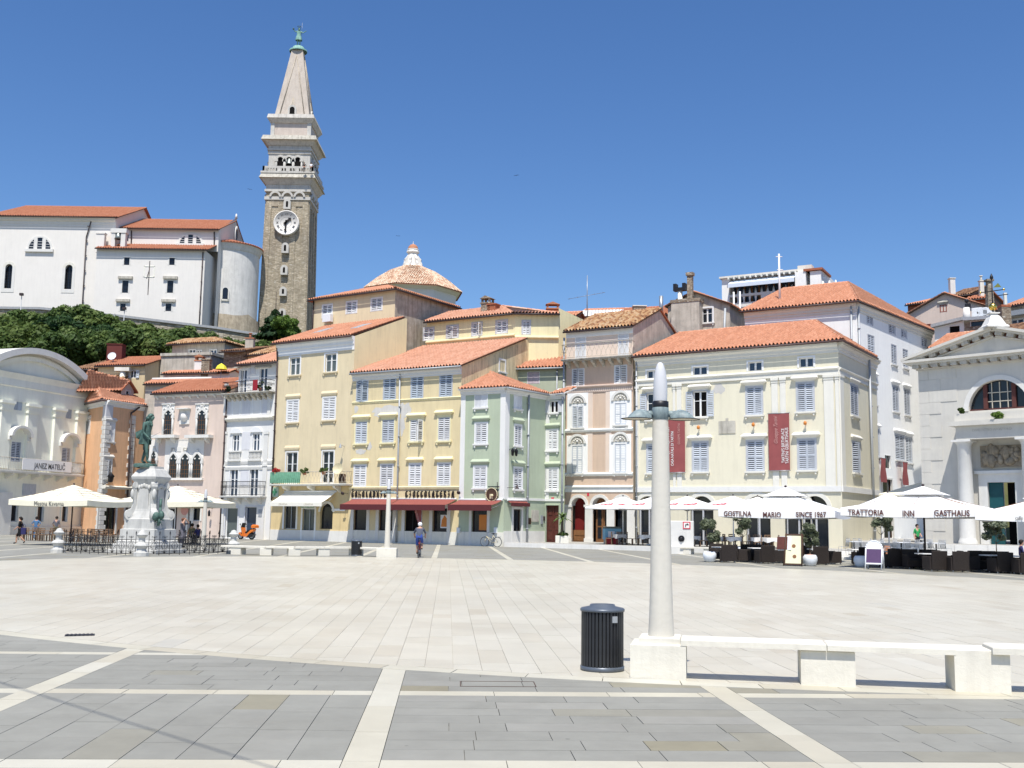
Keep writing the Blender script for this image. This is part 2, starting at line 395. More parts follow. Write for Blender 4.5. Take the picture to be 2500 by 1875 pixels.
class Fr:
    def __init__(s,P0,P1):
        s.o=Vector((P0[0],P0[1],0));d=Vector((P1[0]-P0[0],P1[1]-P0[1],0));s.L=d.length;s.u=d.normalized()
        s.inn=Vector((-s.u.y,s.u.x,0));s.holes=[]
        s.M=Matrix(((s.u.x,s.inn.x,0,s.o.x),(s.u.y,s.inn.y,0,s.o.y),(0,0,1,0),(0,0,0,1)))
    def uz(s,c,x,y,dep=0.0):
        r=ray(*cp(c,x,y));p0=s.o+s.inn*dep
        t=(p0-EYE).dot(s.inn)/r.dot(s.inn);p=EYE+r*t
        return(p-s.o).dot(s.u),p.z
    def box(s,c,x0,y0,x1,y1,dep=0.0):
        cx,cy=(x0+x1)/2,(y0+y1)/2
        u0,u1=s.uz(c,x0,cy,dep)[0],s.uz(c,x1,cy,dep)[0];z1,z0=s.uz(c,cx,y0,dep)[1],s.uz(c,cx,y1,dep)[1]
        return u0,u1,z0,z1
    def P(s,u,y,z):return s.M@Vector((u,y,z))
    def side(s,depth):
        a=s.o+s.u*s.L;return Fr(a,a+s.inn*depth)
    def lside(s,depth):return Fr(s.o+s.inn*depth,s.o)
    def inset(s,y,u0=0.0,u1=None):
        u1=s.L if u1 is None else u1;return Fr(s.o+s.inn*y+s.u*u0,s.o+s.inn*y+s.u*u1)
    def ridge_dep(s,c,x,y,ze,tan=.36,ov=.45):
        lo,hi=0.5,40.0
        for _ in range(40):
            m_=(lo+hi)/2;z=s.uz(c,x,y,m_)[1]
            if(z-ze)/(m_+ov)>tan:lo=m_
            else:hi=m_
        return lo
_ME={};_AJ=random.Random(17)
def cached(key,fn):
    if key not in _ME:_ME[key]=fn()
    return _ME[key]
def leaf_mesh(w,h,mat,solid=False,pitch=.14):
    def mk():
        b=MB();t=.02;fw=min(.07,w*.16)
        b.box(0,fw,-t,t,0,h);b.box(w-fw,w,-t,t,0,h);b.box(fw,w-fw,-t,t,0,.08);b.box(fw,w-fw,-t,t,h-.08,h)
        if h>1.3:b.box(fw,w-fw,-t,t,h*.47,h*.47+.07)
        if solid:b.box(fw,w-fw,-.008,.008,.08,h-.08)
        else:
            n=max(3,int((h-.16)/pitch));dz=(h-.16)/n
            for k in range(n):
                z=.08+dz*(k+.5)
                b.add([(fw,-.018,z-dz*.34),(w-fw,-.018,z-dz*.34),(w-fw,.018,z+dz*.22),(fw,.018,z+dz*.22),
                       (fw,-.010,z-dz*.44),(w-fw,-.010,z-dz*.44),(w-fw,.022,z+dz*.12),(fw,.022,z+dz*.12)],
                      [(0,1,2,3),(7,6,5,4),(0,4,5,1)])
        return b.mesh('shutter',mat)
    return cached(('leaf',round(w,2),round(h,2),mat,solid,pitch),mk)
def snap(x,k=.05):return max(k,round(x/k)*k)
class House:
    def __init__(s,name,label,cat='building',F=None,group=None):
        s.F=F;s.root=thing(name,label,cat,F.o,math.atan2(F.u.y,F.u.x),group);s.inv=wm(s.root).inverted();s.walls=[]
    def part(s,name,mb,mats,F=None,M=None,parent=None,kind=None):
        Mw=(F or s.F).M if M is None else M
        p=parent or s.root;inv=s.inv if parent is None else wm(parent).inverted()
        o=mb.build(name,mats,p,inv@Mw)
        if kind:o['kind']=kind
        return o
    def put(s,name,mesh,M,parent=None):
        p=parent or s.root;return obj(name,mesh,p,wm(p).inverted()@M)
    def wall(s,F,z0,top,mat,u0=0.0,u1=None,rev=.22,back=True,name='wall'):
        s.walls.append((F,z0,top,mat,u0,F.L if u1 is None else u1,rev,name))
    def finish(s):
        for F,z0,top,mat,u0,u1,rev,name in s.walls:
            tp=[(u0,top),(u1,top)]if not isinstance(top,list)else top
            hm=min(p[1]for p in tp);b=MB()
            hs=[h for h in F.holes if h[1]>u0 and h[0]<u1 and h[3]>z0 and h[2]<hm]
            us=sorted({u0,u1}|{min(max(x,u0),u1)for h in hs for x in h[:2]});zs=sorted({z0,hm}|{min(max(x,z0),hm)for h in hs for x in h[2:4]})
            for i in range(len(us)-1):
                k=0
                while k<len(zs)-1:
                    cu=(us[i]+us[i+1])/2
                    def inh(k):return any(h[0]<cu<h[1]and h[2]<(zs[k]+zs[k+1])/2<h[3]for h in hs)
                    if inh(k):k+=1;continue
                    j=k
                    while j+1<len(zs)-1 and not inh(j+1):j+=1
                    b.add([(us[i],0,zs[k]),(us[i+1],0,zs[k]),(us[i+1],0,zs[j+1]),(us[i],0,zs[j+1])],[(0,1,2,3)]);k=j+1
            for a,c,d,e in[h[:4]for h in hs]:
                d2,e2=max(d,z0),min(e,hm)
                v=[(a,0,d2),(c,0,d2),(c,0,e2),(a,0,e2)];v+=[(x,rev,z)for x,_,z in v]
                b.add(v,[(1,0,4,5),(2,1,5,6),(3,2,6,7),(0,3,7,4)])
            if any(p[1]>hm+1e-4 for p in tp):
                poly=[(u0,hm),(u1,hm)]+[p for p in tp[::-1]if p[1]>hm+1e-4]
                b.add([(u,0,z)for u,z in poly],[tuple(range(len(poly)))])
            s.part(name,b,mat,F)
        s.walls=[]
    def win(s,F,c,x0,y0,x1,y1,st='sh',sm='sh_white',sur=.11,surm='fr_white',sill='stone_white',hood=None,dep=0.0,fm='fr_white',gl='glass',
            solid=False,hd=.26,hdrop=.0,name='window',sillo=.14,box=None,bars=0):
        u0,u1,z0,z1=box or F.box(c,x0,y0,x1,y1,dep)
        w,h=snap(u1-u0),snap(z1-z0);uc=(u0+u1)/2;u0,u1=uc-w/2,uc+w/2;z1=z0+h
        F.holes.append((u0,u1,z0,z1))
        Mw=F.M@Matrix.Translation((uc,dep,z0))
        def mk():
            b=MB()
            if sur:
                p=-.035;q=.02
                b.box(-w/2-sur,-w/2,p,q,-.0,h+sur);b.box(w/2,w/2+sur,p,q,0,h+sur);b.box(-w/2,w/2,p,q,h,h+sur)
            else:b.box(-w/2,w/2,.17,.19,h-.03,h)
            return b.mesh('window',surm)
        o=s.put(name,cached(('sur',w,h,sur,surm),mk),Mw)
        def glassy():
            b=MB();f=.07
            for a,d in((-w/2,0),(0,w/2))if w>.6 else((-w/2,w/2),):
                b.box(a,a+f,.09,.14,0,h);b.box(d-f,d,.09,.14,0,h);b.box(a+f,d-f,.09,.14,0,f);b.box(a+f,d-f,.09,.14,h-f,h)
                if h>1.3:b.box(a+f,d-f,.10,.13,h*.62,h*.62+.045)
                if h>2.2:b.box(a+f,d-f,.10,.13,h*.30,h*.30+.045)
            return b.mesh('casement',fm)
        def pane(mt):
            def mk2():
                return MB().box(-w/2,w/2,.145,.165,0,h).mesh('pane',mt)
            return cached(('pane',w,h,mt),mk2)
        I=Mw
        lw=w/2
        if st=='sh' and not solid and _AJ.random()<.13:st='ajar'
        if st in('sh','half','ajar'):
            s.put('pane',pane('dark'),Mw,o)  # black back panel, no glass: paints the dark seen between closed slats
            lf=leaf_mesh(lw-.006,h-.02,sm,solid)
            if st=='sh' or st=='half':s.put('shutter',lf,Mw@Matrix.Translation((-lw+.003,.01,.01)),o)
            if st=='sh':s.put('shutter',lf,Mw@Matrix.Translation((.003,.01,.01)),o)
            if st=='half':
                s.put('casement',cached(('cas',w,h,fm),glassy),Mw,o)
                s.put('shutter',lf,Mw@Matrix.Translation((lw+.02,-.02,.01))@Matrix.Rotation(R(-96),4,'Z'),o)
            if st=='ajar':
                s.put('shutter',lf,Mw@Matrix.Translation((-lw+.003,.01,.01))@Matrix.Rotation(R(-14),4,'Z'),o)
                s.put('shutter',lf,Mw@Matrix.Translation((lw,.01,.01))@Matrix.Rotation(R(180+12),4,'Z'),o)
        if st in('gl','open'):
            s.put('casement',cached(('cas',w,h,fm),glassy),Mw,o);s.put('pane',pane(gl),Mw,o)
        if st=='dark':
            s.put('pane',pane(gl),Mw,o)
            if bars:
                b=MB()
                for k in range(1,bars+1):b.box(-w/2+w*k/(bars+1)-.015,-w/2+w*k/(bars+1)+.015,.10,.13,0,h)
                for k in range(1,max(2,int(h/.6))):z=h*k/max(2,int(h/.6));b.box(-w/2,w/2,.08,.10,z-.015,z+.015)
                s.put('grille',b.mesh('grille','iron'),Mw,o)
        if st=='open':
            lf=leaf_mesh(lw-.006,h-.02,sm,solid)
            for sg in(-1,1):
                s.put('shutter',lf,Mw@Matrix.Translation((sg*w/2+(sg<0)*-(lw)+sg*.05,-.075,.01)),o)
        if sill:
            def mks():
                e=w/2+sur+.08;b=MB();b.box(-e,e,-sillo,.02,-.11,0);b.box(-e+.05,e-.05,-sillo*.6,0,-.17,-.11)
                for sg in(-1,1):b.box(sg*(e-.16)-.05,sg*(e-.16)+.05,-sillo*.8,0,-.30,-.17)
                return b.mesh('sill',sill)
            s.put('sill',cached(('sill',w,sur,sill,sillo),mks),Mw,o)
        if hood:
            def mkh():
                e=w/2+sur;b=MB();zt=h+sur+.10
                b.box(-e,e,-.045,0,h+sur,zt)
                b.add([(-e-.05,-.08,zt),(e+.05,-.08,zt),(e+.05,0,zt),(-e-.05,0,zt),(-e-hd,-hd,zt+.14),(e+hd,-hd,zt+.14),(e+hd,0,zt+.14),(-e-hd,0,zt+.14),
                       (-e-hd,-hd,zt+.20),(e+hd,-hd,zt+.20),(e+hd*.6,0,zt+.38),(-e-hd*.6,0,zt+.38)],
                      [(0,3,2,1),(0,1,5,4),(1,2,6,5),(3,0,4,7),(4,5,9,8),(8,9,10,11),(5,6,10,9),(7,4,8,11)])
                return b.mesh('hood',hood)
            s.put('hood',cached(('hood',w,h,sur,hood,hd),mkh),Mw,o)
        return o
    def arch(s,F,u,w,z0,zs,wallm,ringm='stone_white',rw=.22,fill='glass',filldep=.5,rise=1.0,name='archway',n=14,ring=True):
        """arched opening: w wide, springing at zs"""
        r=w/2;zt=zs+r*rise
        F.holes.append((u-r,u+r,z0,zt));Mw=F.M@Matrix.Translation((u,0,0));b=MB()
        arc=[(r*math.cos(math.pi*k/n),zs+r*rise*math.sin(math.pi*k/n))for k in range(n+1)]
        for half,corner in((arc[:n//2+1],(r,zt)),(arc[n//2:],(-r,zt))):
            for p,q in zip(half[:-1],half[1:]):
                b.add([(corner[0],0,corner[1]),(p[0],0,p[1]),(q[0],0,q[1])],[(0,2,1)]if corner[0]>0 else[(0,2,1)])
                b.add([(p[0],0,p[1]),(q[0],0,q[1]),(q[0],filldep,q[1]),(p[0],filldep,p[1])],[(0,1,2,3)])
        o=s.part(name,b,wallm,M=Mw)
        if fill:
            f=MB();poly=[(r,z0),*arc,(-r,z0)]
            f.add([(x,filldep-.01,z)for x,z in poly],[tuple(range(len(poly)))]);s.part('pane',f,fill,M=Mw,parent=o)
        if ring:
            g=MB();ro=r+rw
            for k in range(n):
                a,c=math.pi*k/n,math.pi*(k+1)/n;q=[]
                for rr in(r,ro):
                    for ang in(a,c):q.append((rr*math.cos(ang),zs+(rr if rise==1 else rr*rise)*math.sin(ang)))
                v=[(x,-.05,z)for x,z in q]+[(x,.06,z)for x,z in q]
                g.add(v,[(0,1,3,2),(2,3,7,6),(1,0,4,5)])
            s.part('archivolt',g,ringm,M=Mw,parent=o)
        return o
    def run(s,name,F,prof,mat,u0=0.0,u1=None,dep=0.0,ends=True):
        u1=F.L if u1 is None else u1;b=MB();b.prism([(-o_+dep,z)for o_,z in prof],0,u0,u1);return s.part(name,b,mat,F)
    def band(s,name,F,z0,z1,out,mat,u0=0.0,u1=None):return s.run(name,F,[(0,z0),(out,z0),(out,z1),(0,z1)],mat,u0,u1)
    def pipe(s,F,pts,mat='pipe_grey',r=.06,out=.12,name='drainpipe'):
        b=MB();b.tube([(u,-out,z)for u,z in pts],r,8);zs=[p[1]for p in pts]
        z=min(zs)+1.2
        while z<max(zs)-.6:
            b.cyl((pts[-1][0],-out,z),(pts[-1][0],-out,z+.07),r*1.5,None,8);z+=2.4
        return s.part(name,b,mat,F)
    def balcony(s,F,u0,u1,z,out=.9,rail_h=1.0,slab='stone_weather',railm='iron',gap=.13,brackets=4,style='bars',thick=.16,name='balcony',soff=.0,rail=True):
        b=MB();b.box(u0,u1,-out,0,z-thick,z);b.box(u0-.06,u1+.06,-out-.06,0,z-thick*.45,z-thick*.1)
        o=s.part(name,b,slab,F)
        for k in range(brackets):
            uu=u0+(u1-u0)*(k+.5)/brackets;g=MB()
            g.prism([(-out*.85,z-thick),(-out*.8,z-thick-.18),(-out*.35,z-thick-.34),(0,z-thick-.55),(0,z-thick)],0,uu-.12,uu+.12);s.part('bracket',g,slab,F,parent=o)
        if rail:
            g=MB();zt=z+rail_h;e=out-.05
            runs=[((u0+.04,-e),(u1-.04,-e)),((u0+.04,-e),(u0+.04,0)),((u1-.04,-e),(u1-.04,0))]
            for a,c in runs:
                for zz,rr in((zt,.03),(z+.10,.02))+(((z+rail_h*.72,.014),)if style=='ring' else()):g.cyl((a[0],a[1],zz),(c[0],c[1],zz),rr,None,6)
                L=math.hypot(c[0]-a[0],c[1]-a[1]);n=max(2,int(L/gap))
                for k in range(n+1):
                    f=k/n;x,y=a[0]+(c[0]-a[0])*f,a[1]+(c[1]-a[1])*f
                    if style=='scroll':
                        d=((c[0]-a[0])/L*gap*.5,(c[1]-a[1])/L*gap*.5);pts=[]
                        for q in range(9):w_=math.sin(q/8*math.pi*2)*(1 if k%2 else-1);pts.append((x+d[0]*w_,y+d[1]*w_,z+.1+(rail_h-.1)*q/8))
                        g.tube(pts,.013,4)
                    else:g.cyl((x,y,z),(x,y,zt),.012 if k%8 else.02,None,4)
                    if style=='ring' and k<n:
                        d=((c[0]-a[0])/n,(c[1]-a[1])/n)
                        for q in range(6):
                            a0,a1=q*math.pi/3,(q+1)*math.pi/3
                            g.cyl((x+d[0]*(.5+.45*math.cos(a0)),y+d[1]*(.5+.45*math.cos(a0)),z+rail_h*.62+.07*math.sin(a0)),(x+d[0]*(.5+.45*math.cos(a1)),y+d[1]*(.5+.45*math.cos(a1)),z+rail_h*.62+.07*math.sin(a1)),.012,None,4)
            s.part('railing',g,railm,F,parent=o)
        return o
    def roof(s,pts,mat='tile_red',pitch=.29,course=.42,A=.12,ridge=(),soffit='wood_dark',gutter=None,thick=.10,over=0.0):
        """pts: world points eaveL, eaveR, then round the top back to eaveL (convex)"""
        P=[Vector(p)for p in pts];o=P[0];e=(P[1]-P[0]);L=e.length;e.normalize()
        nrm=None
        for q in P[2:]:
            nn=e.cross(q-o)
            if nn.length>1e-3:nrm=nn.normalized();break
        if nrm.z<0:nrm=-nrm
        sl_=nrm.cross(e).normalized()
        if sl_.z<0:sl_=-sl_
        P2=[((p-o).dot(e),(p-o).dot(sl_))for p in P]
        b=MB();n=len(P);dz=nrm*thick
        b.add([p-nrm*.02 for p in P]+[p-dz for p in P],[tuple(range(n)),tuple(range(n,2*n))[::-1]]+[(k,n+k,n+(k+1)%n,(k+1)%n)for k in range(n)])
        deck=s.part('roof',b,soffit,M=Matrix.Identity(4))
        u_lo=min(p[0]for p in P2);u_hi=max(p[0]for p in P2);t_hi=max(p[1]for p in P2)
        fr=np.array([0,.12,.26,.40,.54,.66,.80]);hz=np.array([0.0,.62,.95,.95,.62,.0,-.22])*A
        nc=max(1,int(math.ceil((u_hi-u_lo)/pitch)));us=(u_lo+(np.arange(nc)[:,None]+fr[None,:])*pitch).ravel();hs=np.tile(hz,nc)
        us=np.append(us,u_lo+nc*pitch);hs=np.append(hs,0.0);keep=us<=u_hi+1e-6;us,hs=us[keep],hs[keep]
        if us[-1]<u_hi-.02:us=np.append(us,u_hi);hs=np.append(hs,0.0)
        lo=np.full(len(us),1e9);hi=np.full(len(us),-1e9)
        for k in range(n):
            (a,ta),(c,tc)=P2[k],P2[(k+1)%n]
            if abs(a-c)<1e-6:
                m_=np.abs(us-a)<1e-6;lo[m_]=np.minimum(lo[m_],min(ta,tc));hi[m_]=np.maximum(hi[m_],max(ta,tc));continue
            m_=(us>=min(a,c)-1e-6)&(us<=max(a,c)+1e-6);t_=ta+(us-a)/(c-a)*(tc-ta)
            lo[m_]=np.minimum(lo[m_],t_[m_]);hi[m_]=np.maximum(hi[m_],t_[m_])
        ok=hi>=lo;us,hs,lo,hi=us[ok],hs[ok],lo[ok],hi[ok]
        nr=max(1,int(math.ceil(t_hi/course)));tl=[];th=[]
        for j in range(nr):tl+=[j*course,(j+1)*course];th+=[.045,0.0]
        tl=np.array(tl);th=np.array(th);nu=len(us);nt_=len(tl)
        T=np.clip(tl[:,None],lo[None,:],hi[None,:]);rg=np.random.default_rng(int(abs(o.x*7+o.y*13+L*31))%99991)
        colid=np.minimum(((us-u_lo)/pitch).astype(int),nc);jit=rg.normal(0,.006,(nr+1,nc+2))
        H=hs[None,:]+th[:,None]+jit[(np.arange(nt_)//2)[:,None],colid[None,:]]
        ov=np.array(o);ea,sa,na=np.array(e),np.array(sl_),np.array(nrm)
        V=ov+us[None,:,None]*ea+T[:,:,None]*sa+H[:,:,None]*na
        V=V.reshape(-1,3);idx=np.arange(nt_*nu).reshape(nt_,nu)
        q=np.stack([idx[:-1,:-1],idx[:-1,1:],idx[1:,1:],idx[1:,:-1]],-1)
        ext=np.maximum(T[1:,:-1]-T[:-1,:-1],T[1:,1:]-T[:-1,1:]);riser=(np.arange(nt_-1)%2==1)[:,None]
        inside=(tl[:-1,None]<np.maximum(hi[:-1],hi[1:])[None,:]-.01)&(tl[1:,None]>np.minimum(lo[:-1],lo[1:])[None,:]+.01)
        good=(ext>.004)|(riser&inside)
        tint=rg.random((nr+1,nc+2));tr=.5+(.75*tint+.25*rg.random((1,nc+2))-.5)*(1.0 if mat in('tile_old','tile_dark')else.7)
        tq=tr[(np.arange(nt_-1)//2)[:,None],colid[None,:-1]]
        q=q[good];tq=tq[good]
        RV,RF,RT=[],[],[]
        for a,c in ridge:
            a,c=Vector(a),Vector(c);d=c-a;m_=max(1,int(d.length/.45));dd=d.normalized();sd=dd.cross(Vector((0,0,1))).normalized();up=sd.cross(dd)
            for k in range(m_):
                p0,p1=a+d*(k/m_),a+d*((k+1.08)/m_);b0=len(V)+len(RV);tt=rg.random()
                for p,r_ in((p0,.15),(p1,.125)):
                    for w_ in range(7):an=math.pi*w_/6;RV.append(p+sd*(r_*math.cos(an))+up*(r_*math.sin(an)))
                for w_ in range(6):RF.append((b0+w_,b0+w_+1,b0+7+w_+1,b0+7+w_));RT.append(tt)
        if RV:V=np.vstack([V,np.array([tuple(v)for v in RV])]);q=np.vstack([q,np.array(RF)]);tq=np.concatenate([tq,RT])
        me=bpy.data.meshes.new('roof_tiles');me.vertices.add(len(V));me.vertices.foreach_set('co',V.astype(np.float32).ravel())
        me.loops.add(q.size);me.loops.foreach_set('vertex_index',q.astype(np.int32).ravel());me.polygons.add(len(q))
        me.polygons.foreach_set('loop_start',np.arange(0,q.size,4,dtype=np.int32));me.polygons.foreach_set('loop_total',np.full(len(q),4,np.int32))
        a_=me.attributes.new('tint','FLOAT','FACE');a_.data.foreach_set('value',np.clip(tq,0,1).astype(np.float32));me.update();me.validate()
        me.materials.append(MT(mat))
        tl_=obj('roof_tiles',me,deck,wm(deck).inverted());tl_['kind']='stuff'
        if gutter:
            g=MB();a,c=P[0],P[1];q_=-sl_*.06-Vector((0,0,.08));g.cyl(a+q_,c+q_,.075,None,8);s.part('gutter',g,gutter,M=Matrix.Identity(4),parent=deck)
        return deck
    def slab_roof(s,pts,mat,thick=.15):
        P=[Vector(p)for p in pts];n=len(P);b=MB();d=Vector((0,0,thick))
        b.add(P+[p-d for p in P],[tuple(range(n)),tuple(range(n,2*n))[::-1]]+[(k,n+k,n+(k+1)%n,(k+1)%n)for k in range(n)]);return s.part('roof',b,mat,M=Matrix.Identity(4))
    def chimney(s,p,w,d,h,mat='brick_red',cap='terracotta',rz=0.0,style='cap'):
        M=Matrix.Translation(p)@Matrix.Rotation(rz,4,'Z');b=MB();b.box(-w/2,w/2,-d/2,d/2,-.8,h)
        o=s.part('chimney',b,mat,M=M);c=MB()
        c.box(-w/2-.07,w/2+.07,-d/2-.07,d/2+.07,h,h+.1)
        if style=='cap':
            for sx in(-1,1):
                for sy in(-1,1):c.box(sx*(w/2-.1)-.08,sx*(w/2-.1)+.08,sy*(d/2-.1)-.08,sy*(d/2-.1)+.08,h+.1,h+.45)
            c.prism([(-w/2-.1,h+.45),(w/2+.1,h+.45),(0,h+.72)],1,-d/2-.1,d/2+.1)
        elif style=='pot':
            c.cyl((0,0,h+.1),(0,0,h+.6),.13,.11,10);c.cyl((0,0,h+.6),(0,0,h+.68),.2,.2,10)
        s.part('chimney_cap',c,cap,M=M,parent=o);return o
EC=(0.61,33.19);EA,EB=24.07,17.67;EU=Vector((-.7749,.6321));EV=Vector((.6321,.7749))
def ell(th,grow=0.0):
    p=EU*((EA+grow)*math.cos(th))+EV*((EB+grow)*math.sin(th));return Vector((EC[0]+p.x,EC[1]+p.y))
def ell_val(x,y,grow=0.0):
    d=Vector((x-EC[0],y-EC[1]));return(d.dot(EU)/(EA+grow))**2+(d.dot(EV)/(EB+grow))**2
def ell_tan(x,y,grow=0.0):
    d=Vector((x-EC[0],y-EC[1]));a,b=d.dot(EU)/(EA+grow),d.dot(EV)/(EB+grow);th=math.atan2(b,a)
    p=ell(th,grow);n=EU*(math.cos(th)/(EA+grow))+EV*(math.sin(th)/(EB+grow));return p,n.normalized()
def clip(poly,p,n):
    out=[]
    for a,b in zip(poly,poly[1:]+poly[:1]):
        da,db=(a-p).dot(n),(b-p).dot(n)
        if da<=0:out.append(a)
        if(da<0<db)or(db<0<da):out.append(a+(b-a)*(da/(da-db)))
    return out
def area(poly):return abs(sum(a.x*b.y-b.x*a.y for a,b in zip(poly,poly[1:]+poly[:1])))/2
GA=.058;G1=Vector((math.cos(GA),math.sin(GA)*.8));G2=Vector((-math.sin(GA),math.cos(GA)));GO=Vector((-1.34,12.05))
def gg(a,b):return GO+G1*a+G2*b
def slab_mesh(name,items,mat,zt,zb):
    v,f,tn=[],[],[]
    for poly,t in items:
        b0=len(v);n=len(poly)
        v+=[(p.x,p.y,zt)for p in poly]+[(p.x,p.y,zb)for p in poly]
        f.append(list(range(b0,b0+n)));tn.append(t)
        for k in range(n):j=(k+1)%n;f.append([b0+j,b0+k,b0+n+k,b0+n+j]);tn.append(t)
    me=bpy.data.meshes.new(name);me.from_pydata(v,[],f);a=me.attributes.new('tint','FLOAT','FACE');a.data.foreach_set('value',tn)
    me.materials.append(MT(mat));me.update();return me
def in_view(p,m=1.0):return p.y>5.5 and abs(p.x)<.485*p.y+m
def lay(parent,name,items,mat,zt,zb,limit):
    key=[(min(q.y for q in it[0]),it)for it in items];vis=[k for k in key if in_view(sum(k[1][0],Vector((0,0)))/len(k[1][0]),.0)and k[0]>7.6]
    vis.sort(key=lambda k:k[0]);near=[k[1]for k in vis[:limit]];ids={id(n)for n in near}
    for it in near:obj(name,slab_mesh(name,[it],mat,zt+random.uniform(-.0012,.0012),zb),parent)
    rest=[k[1]for k in key if id(k[1])not in ids]
    if rest:o=obj(name+'_field',slab_mesh(name+'_field',rest,mat,zt,zb),parent);o['kind']='stuff'
def rect(a0,a1,b0,b1,g=.004):return[gg(a0+g,b0+g),gg(a1-g,b0+g),gg(a1-g,b1-g),gg(a0+g,b1-g)]
def keep_out(poly,grow,inside):
    c=sum(poly,Vector((0,0)))/len(poly);vals=[ell_val(p.x,p.y,grow)for p in poly]
    if inside:
        if all(v<=1 for v in vals):return poly
        if all(v>1 for v in vals):return None
        p,n=ell_tan(c.x,c.y,grow);q=clip(poly,p,n)
    else:
        if all(v>=1 for v in vals):return poly
        if all(v<1 for v in vals):return None
        p,n=ell_tan(c.x,c.y,grow);q=clip(poly,p,-n)
    return q if len(q)>2 and area(q)>.004 else None
def make_ground():
    b=MB();b.add([(-900,-300,-.030),(900,-300,-.030),(900,1500,-.030),(-900,1500,-.030)],[(0,1,2,3)])
    tag(b.build('ground','mortar_grey'),None,None,None,'structure')
    b=MB();n=96;b.add([(*ell(2*math.pi*k/n,.02),-.012)for k in range(n)],[tuple(range(n))])
    pw=tag(b.build('plaza','mortar_white'),'pale oval of limestone slabs in the middle of the square',None,None,'structure')
    b=MB();b.add([(-60,1,-.022),(60,1,-.022),(60,118,-.022),(-60,118,-.022)],[(0,1,2,3)])
    pg=tag(b.build('paving','mortar_grey'),'grey stone paving with white strips round the oval',None,None,'structure')
    rng=random.Random(3)
    items=[];w=.37;a=-27.0
    while a<30:
        b_=-2.5-rng.random()
        while b_<46:
            L=rng.uniform(.55,1.5);c=gg(a+w/2,b_+L/2)
            if ell_val(c.x,c.y,1.2)<1.02 and in_view(c,3):
                q=keep_out(rect(a,a+w,b_,b_+L,.0020),-.02,True)
                if q:items.append((q,min(1,max(0,rng.gauss(.5,.15)))))
            b_+=L
        a+=w
    lay(pw,'paving_slab',items,'slab_white',.006,-.011,300)
    items=[];n=150;gr=.34
    for k in range(n):
        t0,t1=2*math.pi*k/n,2*math.pi*(k+1)/n;e=.00022
        q=[ell(t0+e,.004),ell(t0+e,gr),ell(t1-e,gr),ell(t1-e,.004)]
        if q[0].y>3 and in_view(q[0],4):items.append((q[::-1]if False else q,min(1,max(0,rng.gauss(.5,.3)))))
    for it in items:
        p=it[0]
        if(p[1]-p[0]).cross(p[2]-p[1])<0:it[0].reverse()
    lay(pw,'border_slab',items,'slab_strip',.007,-.011,60)
    cw=3.79;sw=.15;strips=[];rows=[(-10.6,.15),(-7.0,.15),(-3.46,.15),(0,.15),(3.25,.13)]
    for i in range(-14,14):
        a=i*cw;b_=-11.0
        while b_<92:
            L=rng.uniform(.9,1.5);c=gg(a,b_+L/2)
            if in_view(c,3):
                q=keep_out(rect(a-sw,a+sw,b_,b_+L,.003),gr,False)
                if q:strips.append((q,min(1,max(0,rng.gauss(.5,.3)))))
            b_+=L
    for r_,hw in rows:
        for i in range(-14,14):
            a=i*cw+sw;
            while a<(i+1)*cw-sw-.01:
                L=min(rng.uniform(.8,1.3),(i+1)*cw-sw-a);c=gg(a+L/2,r_)
                if c.y<19 and in_view(c,3):
                    q=keep_out(rect(a,a+L,r_-hw,r_+hw,.003),gr,False)
                    if q:strips.append((q,min(1,max(0,rng.gauss(.5,.3)))))
                a+=L
    lay(pg,'strip_slab',strips,'slab_strip',.006,-.021,110)
    items=[];bands=[(-10.45,-7.15),(-6.85,-3.61),(-3.31,-.15),(.15,3.12)]
    b0=3.38
    while b0<88:bands.append((b0,b0+3.4));b0+=3.4
    for i in range(-14,14):
        for bi,(lo,hi)in enumerate(bands):
            a0,a1=i*cw+sw,(i+1)*cw-sw;c=gg((a0+a1)/2,(lo+hi)/2)
            if not(in_view(c,4.5)or c.y<7):continue
            if ell_val(c.x,c.y,-3)<.85:continue
            along=(bi==2 and i<=-1)or(bi==1 and i<=-1)
            def put(q,base):
                if area(q)<.01:return
                q=keep_out(q,gr,False)
                if q:items.append((q,min(1,max(0,rng.gauss(.5,.17)if rng.random()>.05 else rng.uniform(0,.14)))))
            if along:
                m_=8;w_=(a1-a0)/m_
                for k in range(m_):
                    b_=lo
                    while b_<hi-.01:
                        L=rng.uniform(.5,1.25);L=hi-b_ if hi-b_-L<.35 else L;put(rect(a0+k*w_,a0+(k+1)*w_,b_,b_+L,.0032),0);b_+=L
            else:
                m_=8 if c.y<40 else 6;w_=(hi-lo)/m_
                for k in range(m_):
                    a=a0
                    while a<a1-.01:
                        L=rng.uniform(.45,1.15);L=a1-a if a1-a-L<.35 else L;put(rect(a,a+L,lo+k*w_,lo+(k+1)*w_,.0032),0);a+=L
    lay(pg,'paving_slab',items,'slab_grey',.006,-.021,300)
    p=gnd(*cp('e4',345,410));g=MB();g.box(-.22,.22,-.14,.14,.004,.012)
    for k in range(7):g.box(-.20+k*.06,-.17+k*.06,-.12,.12,.012,.02)
    tag(g.build('drain_grate','iron',None,Matrix.Translation((p.x,p.y,0))@Matrix.Rotation(.35,4,'Z')),'dark metal drain grate set in the pale kerb line of the oval','drain')
    p=gnd(*cp('e4',2150,622));g=MB()
    for x0,x1,y0,y1 in((-.44,.44,-.20,-.19),(-.44,.44,.19,.20),(-.44,-.43,-.2,.2),(.43,.44,-.2,.2)):g.box(x0,x1,y0,y1,.006,.010)
    tag(g.build('manhole_frame','wood_dark',None,Matrix.Translation((p.x,p.y,0))@Matrix.Rotation(.05,4,'Z')),'rusty rectangular frame of an inspection cover in the grey paving','manhole')
